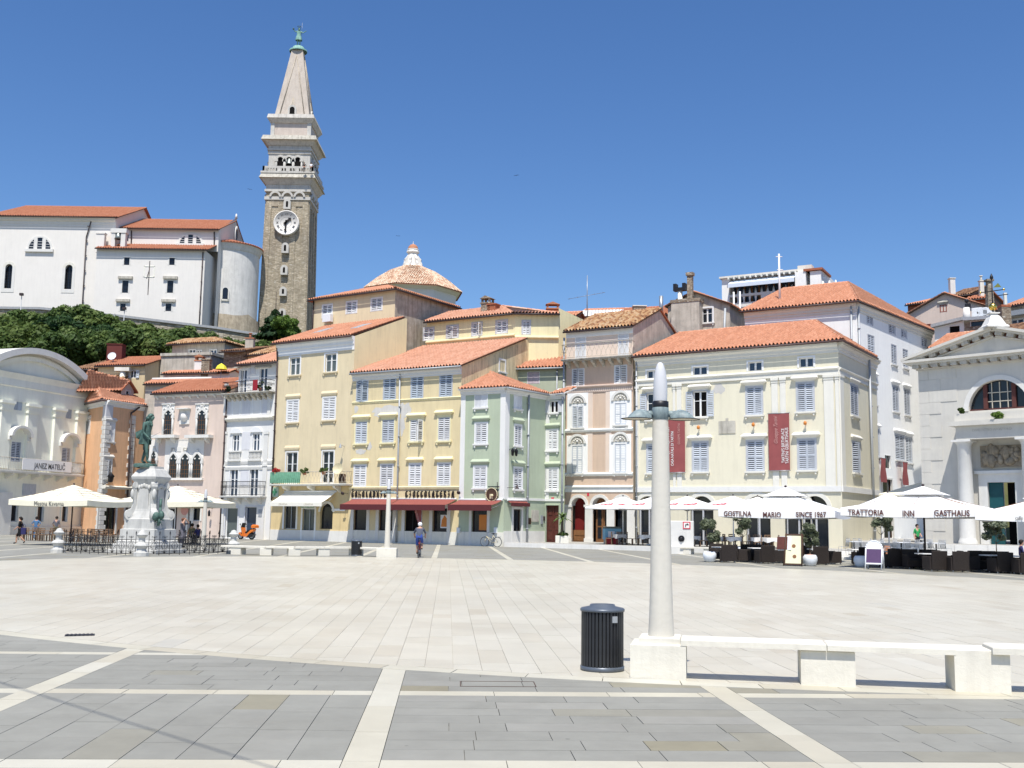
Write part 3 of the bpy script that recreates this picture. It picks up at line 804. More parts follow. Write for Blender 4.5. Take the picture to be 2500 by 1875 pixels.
    a=[G(1231,79.6),G(1500,75),G(1720,70.5),G(1960,66.5),G(2250,61),G(2700,55),G(2900,110),G(1300,110)]
    def slab_poly(name,P,z,lab,mat='slab_terrace',lip=.30):
        n=len(P);b=MB();b.add([(p.x,p.y,z)for p in P]+[(p.x,p.y,-.02)for p in P],[tuple(range(n))]+[(n+k,n+(k+1)%n,(k+1)%n,k)for k in range(n)])
        o=tag(b.build(name,mat),lab,None,None,'structure')
        for p,q in zip(P[:5],P[1:6]):
            d=(q-p);L=d.length;m_=max(1,int(L/1.6));inn=Vector((-d.y,d.x,0)).normalized()
            for k in range(m_):
                x,y=p+d*((k+.004)/m_),p+d*((k+.996)/m_);g=MB()
                c=[x-inn*.03,y-inn*.03,y+inn*lip,x+inn*lip]
                g.add([(v.x,v.y,-.01)for v in c]+[(v.x,v.y,z+.008)for v in c],[(0,1,5,4),(1,2,6,5),(2,3,7,6),(3,0,4,7),(4,5,6,7)]);g.build('kerb_stone','stone_white',o)
        return o
    plain('slab_terrace',(.36,.35,.325),.8,.3,0,.12,1.2)
    slab_poly('terrace',a,.30,'raised stone terrace in front of the restaurants')
    c=[G(2085,72.5),G(2180,66.5),G(2330,64.5),G(2760,60),G(2900,90),G(2060,95)]
    slab_poly('church_platform',c,.85,'raised stone platform in front of the white church','slab_terrace',.35)
make_ground()
NB={}
COR=lambda z,o=.42,h=.55:[(0,z-h),(.06,z-h),(.06,z-h*.75),(.14,z-h*.70),(.14,z-h*.45),(o*.7,z-h*.28),(o*.8,z-h*.28),(o*.8,z-.08),(o,z-.04),(o,z),(0,z)]
def slopes(h,F,D,ze,zr,r,mat,ov=.45,ovl=.12,ovr=.12,ridge=True,back=True,gutter='pipe_brown',**kw):
    """front slope from eave ze up to the ridge at depth r, plain slope behind it"""
    eL,eR,rR,rL=F.P(-ovl,-ov,ze),F.P(F.L+ovr,-ov,ze),F.P(F.L+ovr,r,zr),F.P(-ovl,r,zr)
    d=h.roof([eL,eR,rR,rL],mat,ridge=[(rL,rR)]if ridge else(),gutter=gutter,**kw)
    if back and D>r+.5:h.slab_roof([rL,rR,F.P(F.L+ovr,D+.3,ze+.2),F.P(-ovl,D+.3,ze+.2)],'brick_red')
    return d
def boxwalls(h,F,D,z0,top,mat,zr=None,r=None,sidemat=None,zback=None):
    Rt,Lt,Bk=F.side(D),F.lside(D),Fr(F.P(F.L,D,0),F.P(0,D,0));sm=sidemat or mat
    if zr is None:h.wall(Rt,z0,top,sm);h.wall(Lt,z0,top,sm);h.wall(Bk,z0,top,mat)
    else:
        zb=top if zback is None else zback
        h.wall(Rt,z0,[(0,top),(r,zr-.08),(D,zb)],sm);h.wall(Lt,z0,[(0,zb),(D-r,zr-.08),(D,top)],sm);h.wall(Bk,z0,zb,mat)
    return Rt,Lt
F=Fr(G(1553,84.5),G(2058,75.7));D=10.5
h=House('cream_corner_house','cream yellow corner house with two red banners and louvred shutters','house',F);TA=h
ze=F.uz('d4',930,560,-.5)[1];r=F.ridge_dep('d4',330,478,ze,.36);zr=F.uz('d4',330,478,r)[1]
S2=F.side(D);D2=D
wz=ze-.02
z_fr=F.uz('d4',700,762)[1];z_g1=F.uz('d4',700,1517)[1];z_g0=F.uz('d4',700,1553)[1]
h.wall(F,.25,wz,'w_cream');h.wall(S2,.25,wz,'w_cream');h.wall(F.lside(D),.25,wz,'w_cream');h.wall(Fr(F.P(F.L,D,0),F.P(0,D,0)),.25,wz,'w_cream')
hl=4.2
eL,eR=F.P(-.15,-.5,ze),F.P(F.L+.5,-.5,ze);rL=F.P(-.15,r,zr);rR=F.P(F.L-hl,r,zr);eB=F.P(F.L+.5,9.0,ze)
h.roof([eL,eR,rR,rL],'tile_red',ridge=[(rL,rR),(eR,rR)],soffit='w_cream_trim',gutter='pipe_brown')
h.roof([eR,eB,rR],'tile_red',soffit='w_cream_trim',gutter='pipe_brown');h.slab_roof([rL,rR,eB,F.P(-.15,2*r,ze)],'brick_red')
for Q,a,b in((F,0,F.L),(S2,0,S2.L)):
    h.run('cornice',Q,COR(wz-.06,.46,.75),'w_cream_trim',a,b if Q is S2 else b)
    h.run('frieze_ledge',Q,[(0,z_fr-.42),(.10,z_fr-.42),(.10,z_fr-.25),(.05,z_fr-.25),(.05,z_fr-.12),(.2,z_fr),(.2,z_fr+.06),(0,z_fr+.16)],'w_cream_trim',a,b)
    h.band('string_course',Q,z_g0,z_g1,.12,'w_white',a,b)
for c,x0,x1 in(('d4',497,538),('d4',553,590),('d4',840,905),('d4',915,943),('d3',700,714),('d3',722,748),('d3',490,506)):
    u0,u1=F.uz(c,x0,1150 if c=='d4' else 850)[0],F.uz(c,x1,1150 if c=='d4' else 850)[0];u1=min(u1,F.L)
    b=MB();b.box(u0,u1,-.09,0,z_g1,z_fr-.6);b.box(u0-.05,u1+.05,-.14,0,z_fr-.6,z_fr-.42);b.box(u0-.03,u1+.03,-.12,0,z_fr-.78,z_fr-.72);h.part('pilaster',b,'w_cream_trim')
b=MB();b.box(.02,.9,-.09,0,z_g1,z_fr-.6);b.box(-.0,.95,-.14,0,z_fr-.6,z_fr-.42);h.part('pilaster',b,'w_cream_trim',S2)
for c,*bx in(('d3',553,608,620,655),('d3',812,587,890,635),('d4',340,705,428,765),('d4',672,678,765,740)):
    h.win(F,c,*bx,st='gl',gl='glass_blue',sur=.14,sill=None)
K=dict(sm='sh_grey',surm='fr_grey',hood='w_cream_trim',sill='w_cream_trim',hd=.30,sillo=.2,sur=.10)
h.win(F,'d3',552,740,625,888,st='open',**K);h.win(F,'d3',814,725,888,872,st='open',**dict(K,gl='dark'))
for bx in((328,868,430,1052),(660,843,765,1030),(333,1220,437,1420),(668,1213,778,1412)):h.win(F,'d4',*bx,**K)
for bx in((555,1030,632,1187),(812,1015,893,1180)):h.win(F,'d3',*bx,**K)
for bx in((1008,862,1054,1058),(1020,1235,1069,1430)):h.win(S2,'d4',*bx,**dict(K,hd=.2))
zt=F.uz('e1',1117,195)[1]
for k,uu in enumerate([F.uz('e1',x,300)[0]for x in(615,1117,1640,2010)]+[F.uz('e2',160,400)[0]]):
    w=1.9 if k else 1.7;h.arch(F,uu,w,.3,zt-w/2,'w_cream','w_cream_trim',.3,'glass',.45)
    b=MB();b.box(-.5*w,-.5*w+.12,.30,.40,.3,zt-w/2);b.box(.5*w-.12,.5*w,.30,.40,.3,zt-w/2);b.box(-.06,.06,.30,.40,.3,zt-w/2);b.box(-.5*w,.5*w,.30,.40,zt-w/2-.1,zt-w/2)
    h.part('door_frame',b,'fr_grey',M=F.M@Matrix.Translation((uu,0,0)))
for x,y in((380,1112),(718,1102),(22,1130)):
    u,z=F.uz('d4',x,y);b=MB();b.cyl((u,-.02,z),(u,-.25,z+.06),.04,.04,6);b.lathe([(.02,.12),(.13,.0),(.11,-.16),(.02,-.2)],8,(u,-.28,z));h.part('wall_lamp',b,'print_orange')
u0,u1,z0,z1=F.box('d4',147,1090,257,1172);b=MB();b.bbox(u0,u1,-.05,0,z0,z1,.01);b.box((u0+u1)/2-.1,(u0+u1)/2+.1,-.06,0,z1,z1+.2);h.part('stone_plaque',b,'stone_weather')
h.pipe(S2,[(S2.uz('d4',1112,690)[0],ze-.3),(S2.uz('d4',1140,1500)[0],.3)],r=.09,out=.2)
h.pipe(F,[(.10,ze-.4),(.10,.3)],r=.07)
b=MB()
for x,y,w_,hh in((150,880,.6,.5),(170,815,.25,.2),(20,830,.3,.14)):
    u,z=F.uz('d4',x,y);n=11;pts=[(u+w_*math.cos(a)*random.uniform(.5,1),-.004,z+hh*math.sin(a)*random.uniform(.5,1))for a in(2*math.pi*k/n for k in range(n))];b.add(pts,[tuple(range(n))])
h.part('plaster_patch',b,'patch')
h.finish()
def banner(F,c,q,lines,label,sx=.74):
    (x0,y0),(x1,y1),(x2,y2),(x3,y3)=q
    u0,z1=F.uz(c,x0,y0);u1,_=F.uz(c,x1,y1);_,z0=F.uz(c,(x2+x3)/2,(y2+y3)/2)
    o=thing('banner',label,'banner',F.P(u0,-.22,z0),math.atan2(F.u.y,F.u.x),'red museum banners');w,hh=u1-u0,z1-z0
    b=MB();n=12;v=[]
    for k in range(n+1):
        for e in range(7):v.append((w*e/6,.012*math.sin(e*1.7+k*.8),hh*k/n))
    b.add(v,[(k*7+e,k*7+e+1,(k+1)*7+e+1,(k+1)*7+e)for k in range(n)for e in range(6)],0,True);b.build('cloth','banner',o)
    b=MB();b.cyl((-.05,0,hh),(w+.05,0,hh),.025,None,8);b.cyl((-.05,0,0),(w+.05,0,0),.025,None,8);b.cyl((w/2,0,hh),(w/2,.22,hh),.02,None,6);b.build('rod','steel',o)
    for body,fx,fz,size,mat,sh in lines:
        text('lettering',body,size,mat,o,Matrix.Translation((w*fx,-.025,hh*fz))@Matrix.Rotation(R(90),4,'X')@Matrix.Rotation(R(90),4,'Z'),.001,sh,sx=sx)
    return o
banner(F,'d4',((475,1045),(612,1042),(622,1413),(487,1418)),
       [("TARTINI'S BIRTHPLACE",.70,.43,.33,'print_white',0),('TARTINI GEBURTSHAUS',.88,.43,.33,'print_white',0),('Giuseppe Tartini',.36,.70,.40,'print_rose',.5)],
       "red vertical banner reading Tartini's birthplace between shuttered windows")
banner(F,'d3',((655,888),(772,884),(772,1183),(655,1186)),
       [('TARTINIJEVA ROJSTNA HIŠA',.20,.5,.31,'print_white',0),('CASA NATALE DI TARTINI',.40,.45,.31,'print_white',0),('GIUSEPPE TARTINI',.72,.72,.27,'print_rose',0)],
       'red vertical banner reading Casa natale di Tartini on cream house')
F=Fr(G(1379,88),G(1546,85));D=11
h=House('pink_arcade_house','narrow pink house with three arches below and a long top balcony','house',F)
ze=F.uz('d3',290,372,-.4)[1];r=F.ridge_dep('d3',640,262,ze,.40);zr=F.uz('d3',640,262,r)[1]
zl=lambda y,x=290:F.uz('d3',x,y+(290-x)*.0)[1]
zb=F.uz('d3',290,541)[1];h.wall(F,.2,zb,'w_pink');h.wall(F,zb,ze-.03,'w_pink_light');boxwalls(h,F,D,.2,ze-.03,'w_pink',zr,r,'w_roughgrey',zr-1.5)
slopes(h,F,D,ze,zr,r,'tile_old',.4,.1,.15,gutter='pipe_dark')
h.band('top_fascia',F,ze-.55,ze-.05,.05,'w_cream2')
zb=F.uz('d3',290,541)[1]
h.balcony(F,-.05,F.L+.15,zb,.85,F.uz('d3',290,470)[1]-zb+.15,'stone_weather','iron_pale',.20,8,'scroll')
for bx in((152,412,207,548),(393,388,447,527)):
    u0,u1,z0,z1=F.box('d3',*bx);h.win(F,'d3',0,0,0,0,sur=.06,sill=None,solid=True,box=(u0,u1,zb+.02,z1),name='balcony_door')
for bx in((133,603,198,703),(371,582,438,685)):h.win(F,'d3',*bx,st='ajar',sur=.05,sill=None)
zc=F.uz('d3',290,706)[1]
h.run('cornice',F,[(0,zc-.35),(.06,zc-.35),(.06,zc+.02),(.22,zc+.12),(.22,zc+.2),(0,zc+.25)],'w_pinkish')
b=MB();n=34
for k in range(n):u=F.L*(k+.2)/n;b.box(u,u+F.L/n*.55,-.085,-.05,zc-.28,zc-.12);b.box(u+F.L/n*.2,u+F.L/n*.5,-.085,-.05,zc-.12,zc-.04)
h.part('fret_ornament',b,'w_pink_light')
zs1,zs2,zs3=(F.uz('d3',290,y)[1]for y in(947,1196,1270))
for z in(zs1,zs2):h.run('string_course',F,[(0,z-.12),(.12,z-.06),(.16,z+.04),(.16,z+.10),(0,z+.18)],'w_cream2')
h.run('string_course',F,[(0,zs3-.35),(.05,zs3-.35),(.05,zs3-.02),(.14,zs3+.05),(.14,zs3+.14),(0,zs3+.2)],'w_cream2')
for cx,lo,hi in((163,zs1,zc),(162,zs2,zs1),(405,zs1,zc),(403,zs2,zs1)):
    u=F.uz('d3',cx,900)[0];b=MB();b.box(u-.95,u+.95,-.06,0,lo+.18,hi-.36);h.part('window_panel',b,'w_cream2')
for bx,ty in(((135,808,192,932),795),((372,792,436,915),778),((130,1035,190,1188),1022),((372,1025,434,1185),1010)):
    u0,u1,z0,z1=F.box('d3',*bx,dep=-.07);o=h.win(F,'d3',*bx,sm='sh_grey',sur=.10,sill='stone_white',dep=-.06)
    uc=(u0+u1)/2;zt=F.uz('d3',(bx[0]+bx[2])/2,ty)[1];rr=(u1-u0)/2+.12;g=MB();n=12;arc=[(rr*math.cos(math.pi*k/n),rr*math.sin(math.pi*k/n))for k in range(n+1)]
    g.prism(arc,1,-.10,-.06,0);h.part('tympanum',g,'stone_weather',M=F.M@Matrix.Translation((uc,0,zt)))
    g=MB()
    for k in range(n):
        a,c=math.pi*k/n,math.pi*(k+1)/n;q=[(q_*math.cos(w_),q_*math.sin(w_))for q_ in(rr,rr+.2)for w_ in(a,c)];v=[(x,-.16,z)for x,z in q]+[(x,-.06,z)for x,z in q];g.add(v,[(0,1,3,2),(2,3,7,6),(1,0,4,5)])
    for k in range(7):a=math.pi*(k+.5)/7;g.ball((rr*.62*math.cos(a),-.11,rr*.62*math.sin(a)),.07,6);
    g.ball((0,-.12,rr*.3),.11,6);h.part('archivolt',g,'stone_white',M=F.M@Matrix.Translation((uc,0,zt)))
for x0,x1 in((208,247),(320,352)):
    u0,u1=F.uz('d3',x0,900)[0],F.uz('d3',x1,900)[0];b=MB();b.box(u0,u1,-.04,0,zs1+.18,zc-.36);b.box(u0,u1,-.04,0,zs2+.18,zs1-.12);h.part('pilaster',b,'w_pink_light')
h.band('arcade_face',F,.2,zs3-.35,.001,'stone_white')if False else None
zspr=F.uz('d3',290,1370)[1]
for(x0,x1),fill in zip(((127,207),(245,328),(368,455)),('curtain_red','wood','glass')):
    u0,u1=F.uz('d3',x0,1450)[0],F.uz('d3',x1,1450)[0];o=h.arch(F,(u0+u1)/2,u1-u0,.3,zspr,'stone_white','stone_white',.25,fill,.7)
    if fill=='wood':
        b=MB();w=u1-u0
        for k in(-1,1):
            for z0,z1 in((.6,1.5),(1.65,zspr-.1)):b.box(k*w/4-w*.13,k*w/4+w*.13,.66,.68,z0,z1)
        h.part('door_panes',b,'glass',M=F.M@Matrix.Translation(((u0+u1)/2,0,0)),parent=None)
        b=MB();b.box(-w/2,w/2,.55,.68,zspr-.06,zspr+.06);b.box(-.04,.04,.62,.68,.3,zspr);h.part('door_rail',b,'wood',M=F.M@Matrix.Translation(((u0+u1)/2,0,0)))
    if fill=='curtain_red':
        b=MB();w=u1-u0;b.box(-w/2,w/2,.40,.66,.3,1.25);b.box(-w/2+.1,w/2-.1,.37,.40,.4,.75);b.box(-w/2+.1,w/2-.1,.37,.40,.82,1.18);h.part('shop_counter',b,'wood',M=F.M@Matrix.Translation(((u0+u1)/2,0,0)))
for x in(105,226,348,463):
    u=F.uz('d3',x,1450)[0];b=MB();b.box(u-.34,u+.34,-.06,0,.3,zspr);b.box(u-.42,u+.42,-.14,0,zspr-.12,zspr+.06);b.box(u-.4,u+.4,-.12,0,.3,.6);h.part('pier',b,'stone_white')
b=MB();b.box(0,F.L,-.012,0,zspr,zs3-.36);
h.part('arcade_spandrel',b,'w_pinkish')if False else None
h.pipe(F,[(-.12,ze-.5),(-.12,.3)],r=.09,out=.16)
u,z=F.uz('d3',221,1307);b=MB();b.box(u-.09,u+.09,-.02,0,z-.13,z+.13);h.part('number_plate',b,'print_red')
h.finish()
Mst=F.P(*([F.uz('d3',215,300,r*.9)[0]]+[r*.9,0]));b=MB();zt=F.uz('d3',215,75,r*.9)[1];zb_=zr-.4
b.cyl((0,0,0),(0,0,zt-zb_),.05,.03,6);w_=zt-zb_
for k in range(5):b.cyl((-1.6+k*.75,-.2,w_*.46+k*.15),(-1.6+k*.75,.4,w_*.46+k*.15),.012,None,4)
b.cyl((-1.7,.1,w_*.45),(1.6,.1,w_*.62),.018,None,4)
tag(b.build('antenna_mast','steel',None,Matrix.Translation((Mst.x,Mst.y,zb_))),'thin aerial mast standing on the old roof of the pink house','antenna')
F=Fr(G(1119,82),G(1229,80));P2=G(1330,84.2);P3=G(1377,83.2)
h=House('green_corner_house','pale green corner house with white corner strips and hipped tile roof','house',F)
F2=Fr(F.P(F.L,0,0),P2);F3=Fr(P2,P3);ze=F.uz('d2',660,580,-.35)[1];ap=F.P(*[F.uz('d2',565,490,5.0)[0],5.0,F.uz('d2',565,490,5.0)[1]])
for Q in(F,F2,F3):h.wall(Q,0,ze-.03,'w_green')
bk=[P3,P3+Vector((-.4,6,0)),F.P(0,8,0),F.P(0,0,0)]
for a,c in zip(bk[:-1],bk[1:]):h.wall(Fr(a,c),0,ze-.05,'w_green')
eL=F.P(-.1,-.4,ze);eC=F.P(F.L,0,ze)+(F2.u*-.45+F.u*.45)*.0+Vector((.15,-.5,0));e2=F2.P(F2.L+.1,-.4,ze);e3=F3.P(F3.L+.1,-.4,ze);apR=F3.P(F3.L,4,ap.z-.3)
aL=F.P(-.1,5.0,ap.z)
h.roof([eL,eC,ap,aL],'tile_red',ridge=[(eC,ap)],soffit='w_white',gutter=None)
h.roof([eC,e2,ap],'tile_red',soffit='w_white',gutter='pipe_grey');h.roof([e2,e3,F3.P(F3.L+.1,1.6,ze+.65),F3.P(.1,1.6,ze+.65)],'tile_red',soffit='w_white',gutter='pipe_grey')
for Q in(F,F2,F3):h.run('cornice',Q,COR(ze-.04,.3,.42),'w_white')
zg=F.uz('d2',500,1290)[1]
for Q,u0,u1 in((F,0,.42),(F,F.L-.42,F.L+.03),(F2,-.02,.50),(F3,0,.34)):
    b=MB();b.box(u0,u1,-.035,0,zg,ze-.4);h.part('corner_strip',b,'w_white',Q)
for Q in(F2,F3):h.band('string_course',Q,zg-.06,zg+.12,.06,'w_white')
h.band('plinth',F,0,1.05,.04,'stone');h.band('plinth',F2,0,1.15,.04,'stone_white')
K=dict(hood='w_green_rear',sill='w_white',surm='fr_white',hd=.18)
K['hood']='w_green'
h.win(F,'d2',466,628,545,712,solid=True,sill='w_white',sur=.05);h.win(F,'d2',470,815,541,942,**K);h.win(F,'d2',462,1090,536,1222,**K)
h.win(F2,'d2',712,637,760,720,solid=True,sill='w_white',sur=.05);h.win(F2,'d2',717,825,758,955,**K);h.win(F2,'d2',713,1095,762,1230,**K)
h.win(F3,'d2',940,672,992,746,st='open',sur=.04,solid=True,sill='w_white',gl='dark');h.win(F3,'d2',922,855,988,985,**K);h.win(F3,'d2',918,1100,990,1238,**K)
def shopfront(h,F,c,x0,y0,x1,y1,fm='wood_dark',gl='glass',sm='stone_white',sw=.28,name='shop_window',z0=None,mull=0,inner=None,kick=0.0):
    u0,u1,za,zb=F.box(c,x0,y0,x1,y1);za=za if z0 is None else z0;F.holes.append((u0,u1,za,zb));b=MB()
    b.box(u0-sw,u0,-.06,.05,za,zb+sw);b.box(u1,u1+sw,-.06,.05,za,zb+sw);b.box(u0,u1,-.06,.05,zb,zb+sw);o=h.part(name,b,sm,F)
    b=MB();f=.07;b.box(u0,u0+f,.12,.2,za,zb);b.box(u1-f,u1,.12,.2,za,zb);b.box(u0,u1,.12,.2,zb-f,zb);b.box(u0,u1,.12,.2,za,za+f+kick)
    for k in range(mull):x=u0+(u1-u0)*(k+1)/(mull+1);b.box(x-.035,x+.035,.12,.2,za,zb)
    h.part('frame',b,fm,F,parent=o);b=MB();b.box(u0,u1,.19,.21,za,zb);h.part('pane',b,gl,F,parent=o)
    return o,(u0,u1,za,zb)
o,bx=shopfront(h,F,'d2',445,1358,543,1560,sw=.22,z0=.08)
u0,u1,z0,z1=F.box('d2',484,1392,540,1490);b=MB();b.box(u0,u1,.175,.188,z0,z1);h.part('poster',b,'print_orange',F,parent=o)
shopfront(h,F2,'d2',706,1357,757,1555,sw=.2,z0=.1)
o,bx=shopfront(h,F3,'d2',915,1332,998,1558,fm='wood_red',gl='wood_red',sm='w_green',sw=.05,z0=.3,mull=1,name='door')
b=MB()
for k in(0,1):
    for za,zb in((.5,1.1),(1.25,2.3),(2.4,2.9)):w_=(bx[1]-bx[0])/2;b.box(bx[0]+k*w_+.14,bx[0]+(k+1)*w_-.14,.16,.2,za,zb)
h.part('door_panel',b,'wood_red',F3,parent=o)
for c,q,m_ in(('d2',(822,1362,866,1436),'stone_weather'),('d2',(790,1412,818,1452),'wood_dark'),('d2',(880,1395,893,1450),'pipe_grey'),('d2',(898,1402,907,1428),'pipe_dark')):
    u0,u1,z0,z1=F2.box(*((c,)+q));b=MB();b.box(u0,u1,-.06,0,z0,z1);h.part('wall_plate',b,m_,F2)
u,z=F3.uz('d2',958,1290);b=MB();b.box(u-.12,u+.12,-.03,0,z-.1,z+.1);h.part('number_plate',b,'print_red',F3)
for x in(365,600):
    u0,u1,z0,z1=F.box('d2',x-9,1472,x+9,1508);b=MB();b.bbox(u0,u1,-.16,0,z0,z1,.02);h.part('meter_box',b,'paper',F)
h.pipe(F2,[(F2.uz('d2',800,640)[0],ze-.3),(F2.uz('d2',790,1310)[0],.1)],r=.08);h.pipe(F3,[(F3.L-.15,ze-.3),(F3.L-.15,.3)],r=.08)
for dx in(0,.45):
    u,z=F2.uz('d2',683,1000);u+=dx;b=MB();b.cyl((u,0,z+.25),(u,-.3,z+.32),.02,None,6);b.lathe([(.01,.38),(.16,.14),(.13,.12),(.09,-.2),(.02,-.24)],8,(u,-.32,z));h.part('wall_lantern',b,'iron',F2)
b=MB();u,z=F2.uz('d2',668,1220);b.cyl((u,0,z),(u,-.9,z),.02,None,6);b.lathe([(.02,.3),(.06,.1),(.17,-.1)],8,(u,-.95,z));h.part('wall_lamp',b,'pipe_dark',F2)
u,z=F.uz('d2',580,1265);b=MB();b.cyl((u+.6,0,z+.62),(u-.45,-.02,z+.62),.02,None,6);b.cyl((u+.42,-.1,z+.95),(u+.42,-.1,z+.1),.03,None,6);b.box(u+.25,u+.6,-.12,-.08,z+.55,z+.62)
o=h.part('sign_bracket',b,'iron',F)
b=MB();b.cyl((u,-.22,z),(u,-.08,z),.52,None,20);o=h.part('round_sign',b,'wood_dark',F);b=MB()
for k in range(20):
    a,c=2*math.pi*k/20,2*math.pi*(k+1)/20;b.cyl((u+.5*math.cos(a),-.23,z+.5*math.sin(a)),(u+.5*math.cos(c),-.23,z+.5*math.sin(c)),.035,None,5)
b.box(u-.16,u+.12,-.235,-.222,z-.3,z+.05);b.ball((u+.06,-.24,z-.08),.12,6);h.part('sign_rim',b,'bike_cream',F,parent=o)
h.finish()
F=Fr(G(1243,90.5),G(1378,89));h=House('green_rear_house','small green rear house with lilac shutter under a tiled roof','house',F)
ze=F.uz('d2',850,460,-.35)[1];h.wall(F,4,ze,'w_green_rear');r=5.5;zr=F.uz('d2',1015,348,r)[1];boxwalls(h,F,8,4,ze,'w_green_rear',zr,r)
slopes(h,F,8,ze,zr,r,'tile_red',.35,.1,.1,ridge=False,gutter='pipe_grey');h.win(F,'d2',800,487,873,562,solid=True,sm='sh_lilac',sur=.03,sill=None)
h.pipe(F,[(F.uz('d2',988,480)[0],ze-.2),(F.uz('d2',985,600)[0],9)],r=.07);h.finish()
F=Fr(G(849,88),G(1119,82.6));D=12
h=House('yellow_shop_house','yellow four storey house with a chocolate shop and red awnings below','house',F);YE=h;FY=F
ze=F.uz('d1',840,540,-.4)[1];r=F.ridge_dep('d2',700,280,ze,.36);zr=F.uz('d2',700,280,r)[1]
h.wall(F,0,ze-.03,'w_yellow');RS,LS=boxwalls(h,F,r+2.2,0,ze-.03,'w_yellow',zr,r,'w_stainyellow',zr-.2)
slopes(h,F,r+.2,ze,zr,r,'tile_pale',.4,.05,.2,ridge=False,back=False,gutter='pipe_grey');h.run('cornice',F,COR(ze-.05,.32,.62),'w_white')
z_sc=F.uz('d1',840,727)[1];h.run('string_course',F,[(0,z_sc-.1),(.05,z_sc-.06),(.10,z_sc+.06),(0,z_sc+.12)],'w_yellow_up')
z_s2=F.uz('d1',840,1247)[1];h.run('string_course',F,[(0,z_s2-.12),(.07,z_s2-.1),(.12,z_s2+.06),(0,z_s2+.12)],'w_yellow_up')
for x0,y0,x1,y1 in((565,607,630,735),(724,593,796,725),(889,583,958,716),(1060,573,1131,706)):h.win(F,'d1',x0,y0,x1,y1,sm='sh_blue',surm='fr_grey',sur=.06,sill=None)
K=dict(sm='sh_white',surm='w_yellow_up',hood='w_yellow_up',sill='w_yellow_up',sur=.12,hd=.22)
for x0,y0,x1,y1,st in((556,852,626,983,'sh'),(715,840,787,977,'sh'),(883,842,955,970,'half'),(1049,828,1119,967,'sh')):h.win(F,'d1',x0,y0,x1,y1,st,**dict(K,sm='sh_grey' if x0<800 else 'sh_white'))
for x0,y0,x1,y1 in((549,1112,617,1240),(707,1108,778,1238),(877,1105,945,1236),(1046,1100,1119,1235)):h.win(F,'d1',x0,y0,x1,y1,**dict(K,surm='fr_white',sur=.07,sill=None,hdrop=.1))
u0,u1,z0,z1=RS.box('d2',622,415,655,487);h.win(RS,'d2',622,415,655,487,st='gl',sur=.16,sill='w_white')
for x0,x1,kd in((545,622,'w'),(695,778,'w'),(850,935,'d'),(1015,1102,'w')):
    o,bx=shopfront(h,F,'d1',x0,1368,x1,1553,fm='wood_dark' if kd=='w' else 'black',gl='glass' if kd=='w' else 'dark',sw=.3,z0=.08 if kd=='d' else.12,kick=.25 if kd=='w' else 0,mull=1 if kd=='d' else 0)
    if x0==1015:
        u0,u1,z0,z1=F.box('g4',1285,425,1392,605);b=MB();b.box(u0,u1,.168,.188,z0,z1);p_=h.part('poster',b,'paper',F,parent=o)
        b=MB();b.prism([(u0+.06,z0+.1),(u1-.06,z0+.1),(u1-.15,z0+.75),((u0+u1)/2,z0+1.0),(u0+.12,z0+.6)],1,.160,.167);h.part('poster_print',b,'print_orange',F)
h.band('plinth',F,0,1.0,.03,'stone')
h.pipe(F,[(F.uz('d1',828,560)[0],ze-.35),(F.uz('d1',812,1330)[0],.1)],r=.07,out=.15)
b=MB()
for x,y,w_,hh in((770,785,2.3,.55),(700,795,.9,.6),(850,780,.7,.8),(835,860,.35,1.2),(640,1000,.3,.5),(590,1030,.7,.3),(560,775,.3,.4)):
    u,z=F.uz('d1',x,y);n=15;b.add([(u+w_*math.cos(a)*random.uniform(.45,1),-.004-.001*len(b.f),z+hh*math.sin(a)*random.uniform(.45,1))for a in(2*math.pi*k/n for k in range(n))],[tuple(range(n))])
h.part('plaster_patch',b,'patch',F)
GL={'C':[[(.62,.92),(.4,1),(.14,.8),(.14,.2),(.4,0),(.66,.2)],[(.42,.95),(.42,.1)]],'O':[[(.4,1),(.12,.78),(.12,.22),(.4,0),(.68,.22),(.68,.78),(.4,1)],[(.4,.85),(.4,.15)]],
      'K':[[(.15,1),(.15,0)],[(.15,.5),(.6,1)],[(.2,.52),(.62,.45),(.62,0)],[(.05,.5),(.4,.5)]],'L':[[(.45,1),(.2,.85),(.25,.1),(.65,.06)],[(.42,.95),(.42,.2)]],
      'A':[[(.1,0),(.18,.7),(.4,1),(.62,.75),(.62,.1),(.74,0)],[(.15,.42),(.62,.42)],[(.38,.9),(.38,.1)]],'D':[[(.15,.95),(.5,.95),(.7,.7),(.7,.25),(.4,0),(.1,.12)],[(.22,.95),(.22,.1)],[(.44,.9),(.44,.12)]],
      'N':[[(.1,.95),(.22,.85),(.22,.05)],[(.22,.85),(.62,.1)],[(.62,1),(.62,.05),(.72,0)]],'I':[[(.2,.95),(.5,1)],[(.42,.95),(.42,.15),(.2,0)],[(.2,.5),(.55,.5)]],
      'T':[[(.08,.88),(.3,1),(.72,.92)],[(.42,.95),(.2,.7),(.2,.2),(.45,0),(.68,.15)],[(.46,.9),(.46,.15)]],'E':[[(.62,.92),(.4,1),(.14,.78),(.14,.2),(.4,0),(.66,.2)],[(.2,.52),(.6,.56)],[(.42,.95),(.42,.1)]],
      'R':[[(.18,.95),(.18,0)],[(.1,.95),(.5,1),(.66,.75),(.3,.5),(.62,.35),(.66,0)],[(.42,.95),(.42,.55)]]}
GL['Č']=GL['C']+[[(.28,1.28),(.4,1.14),(.54,1.28)]]
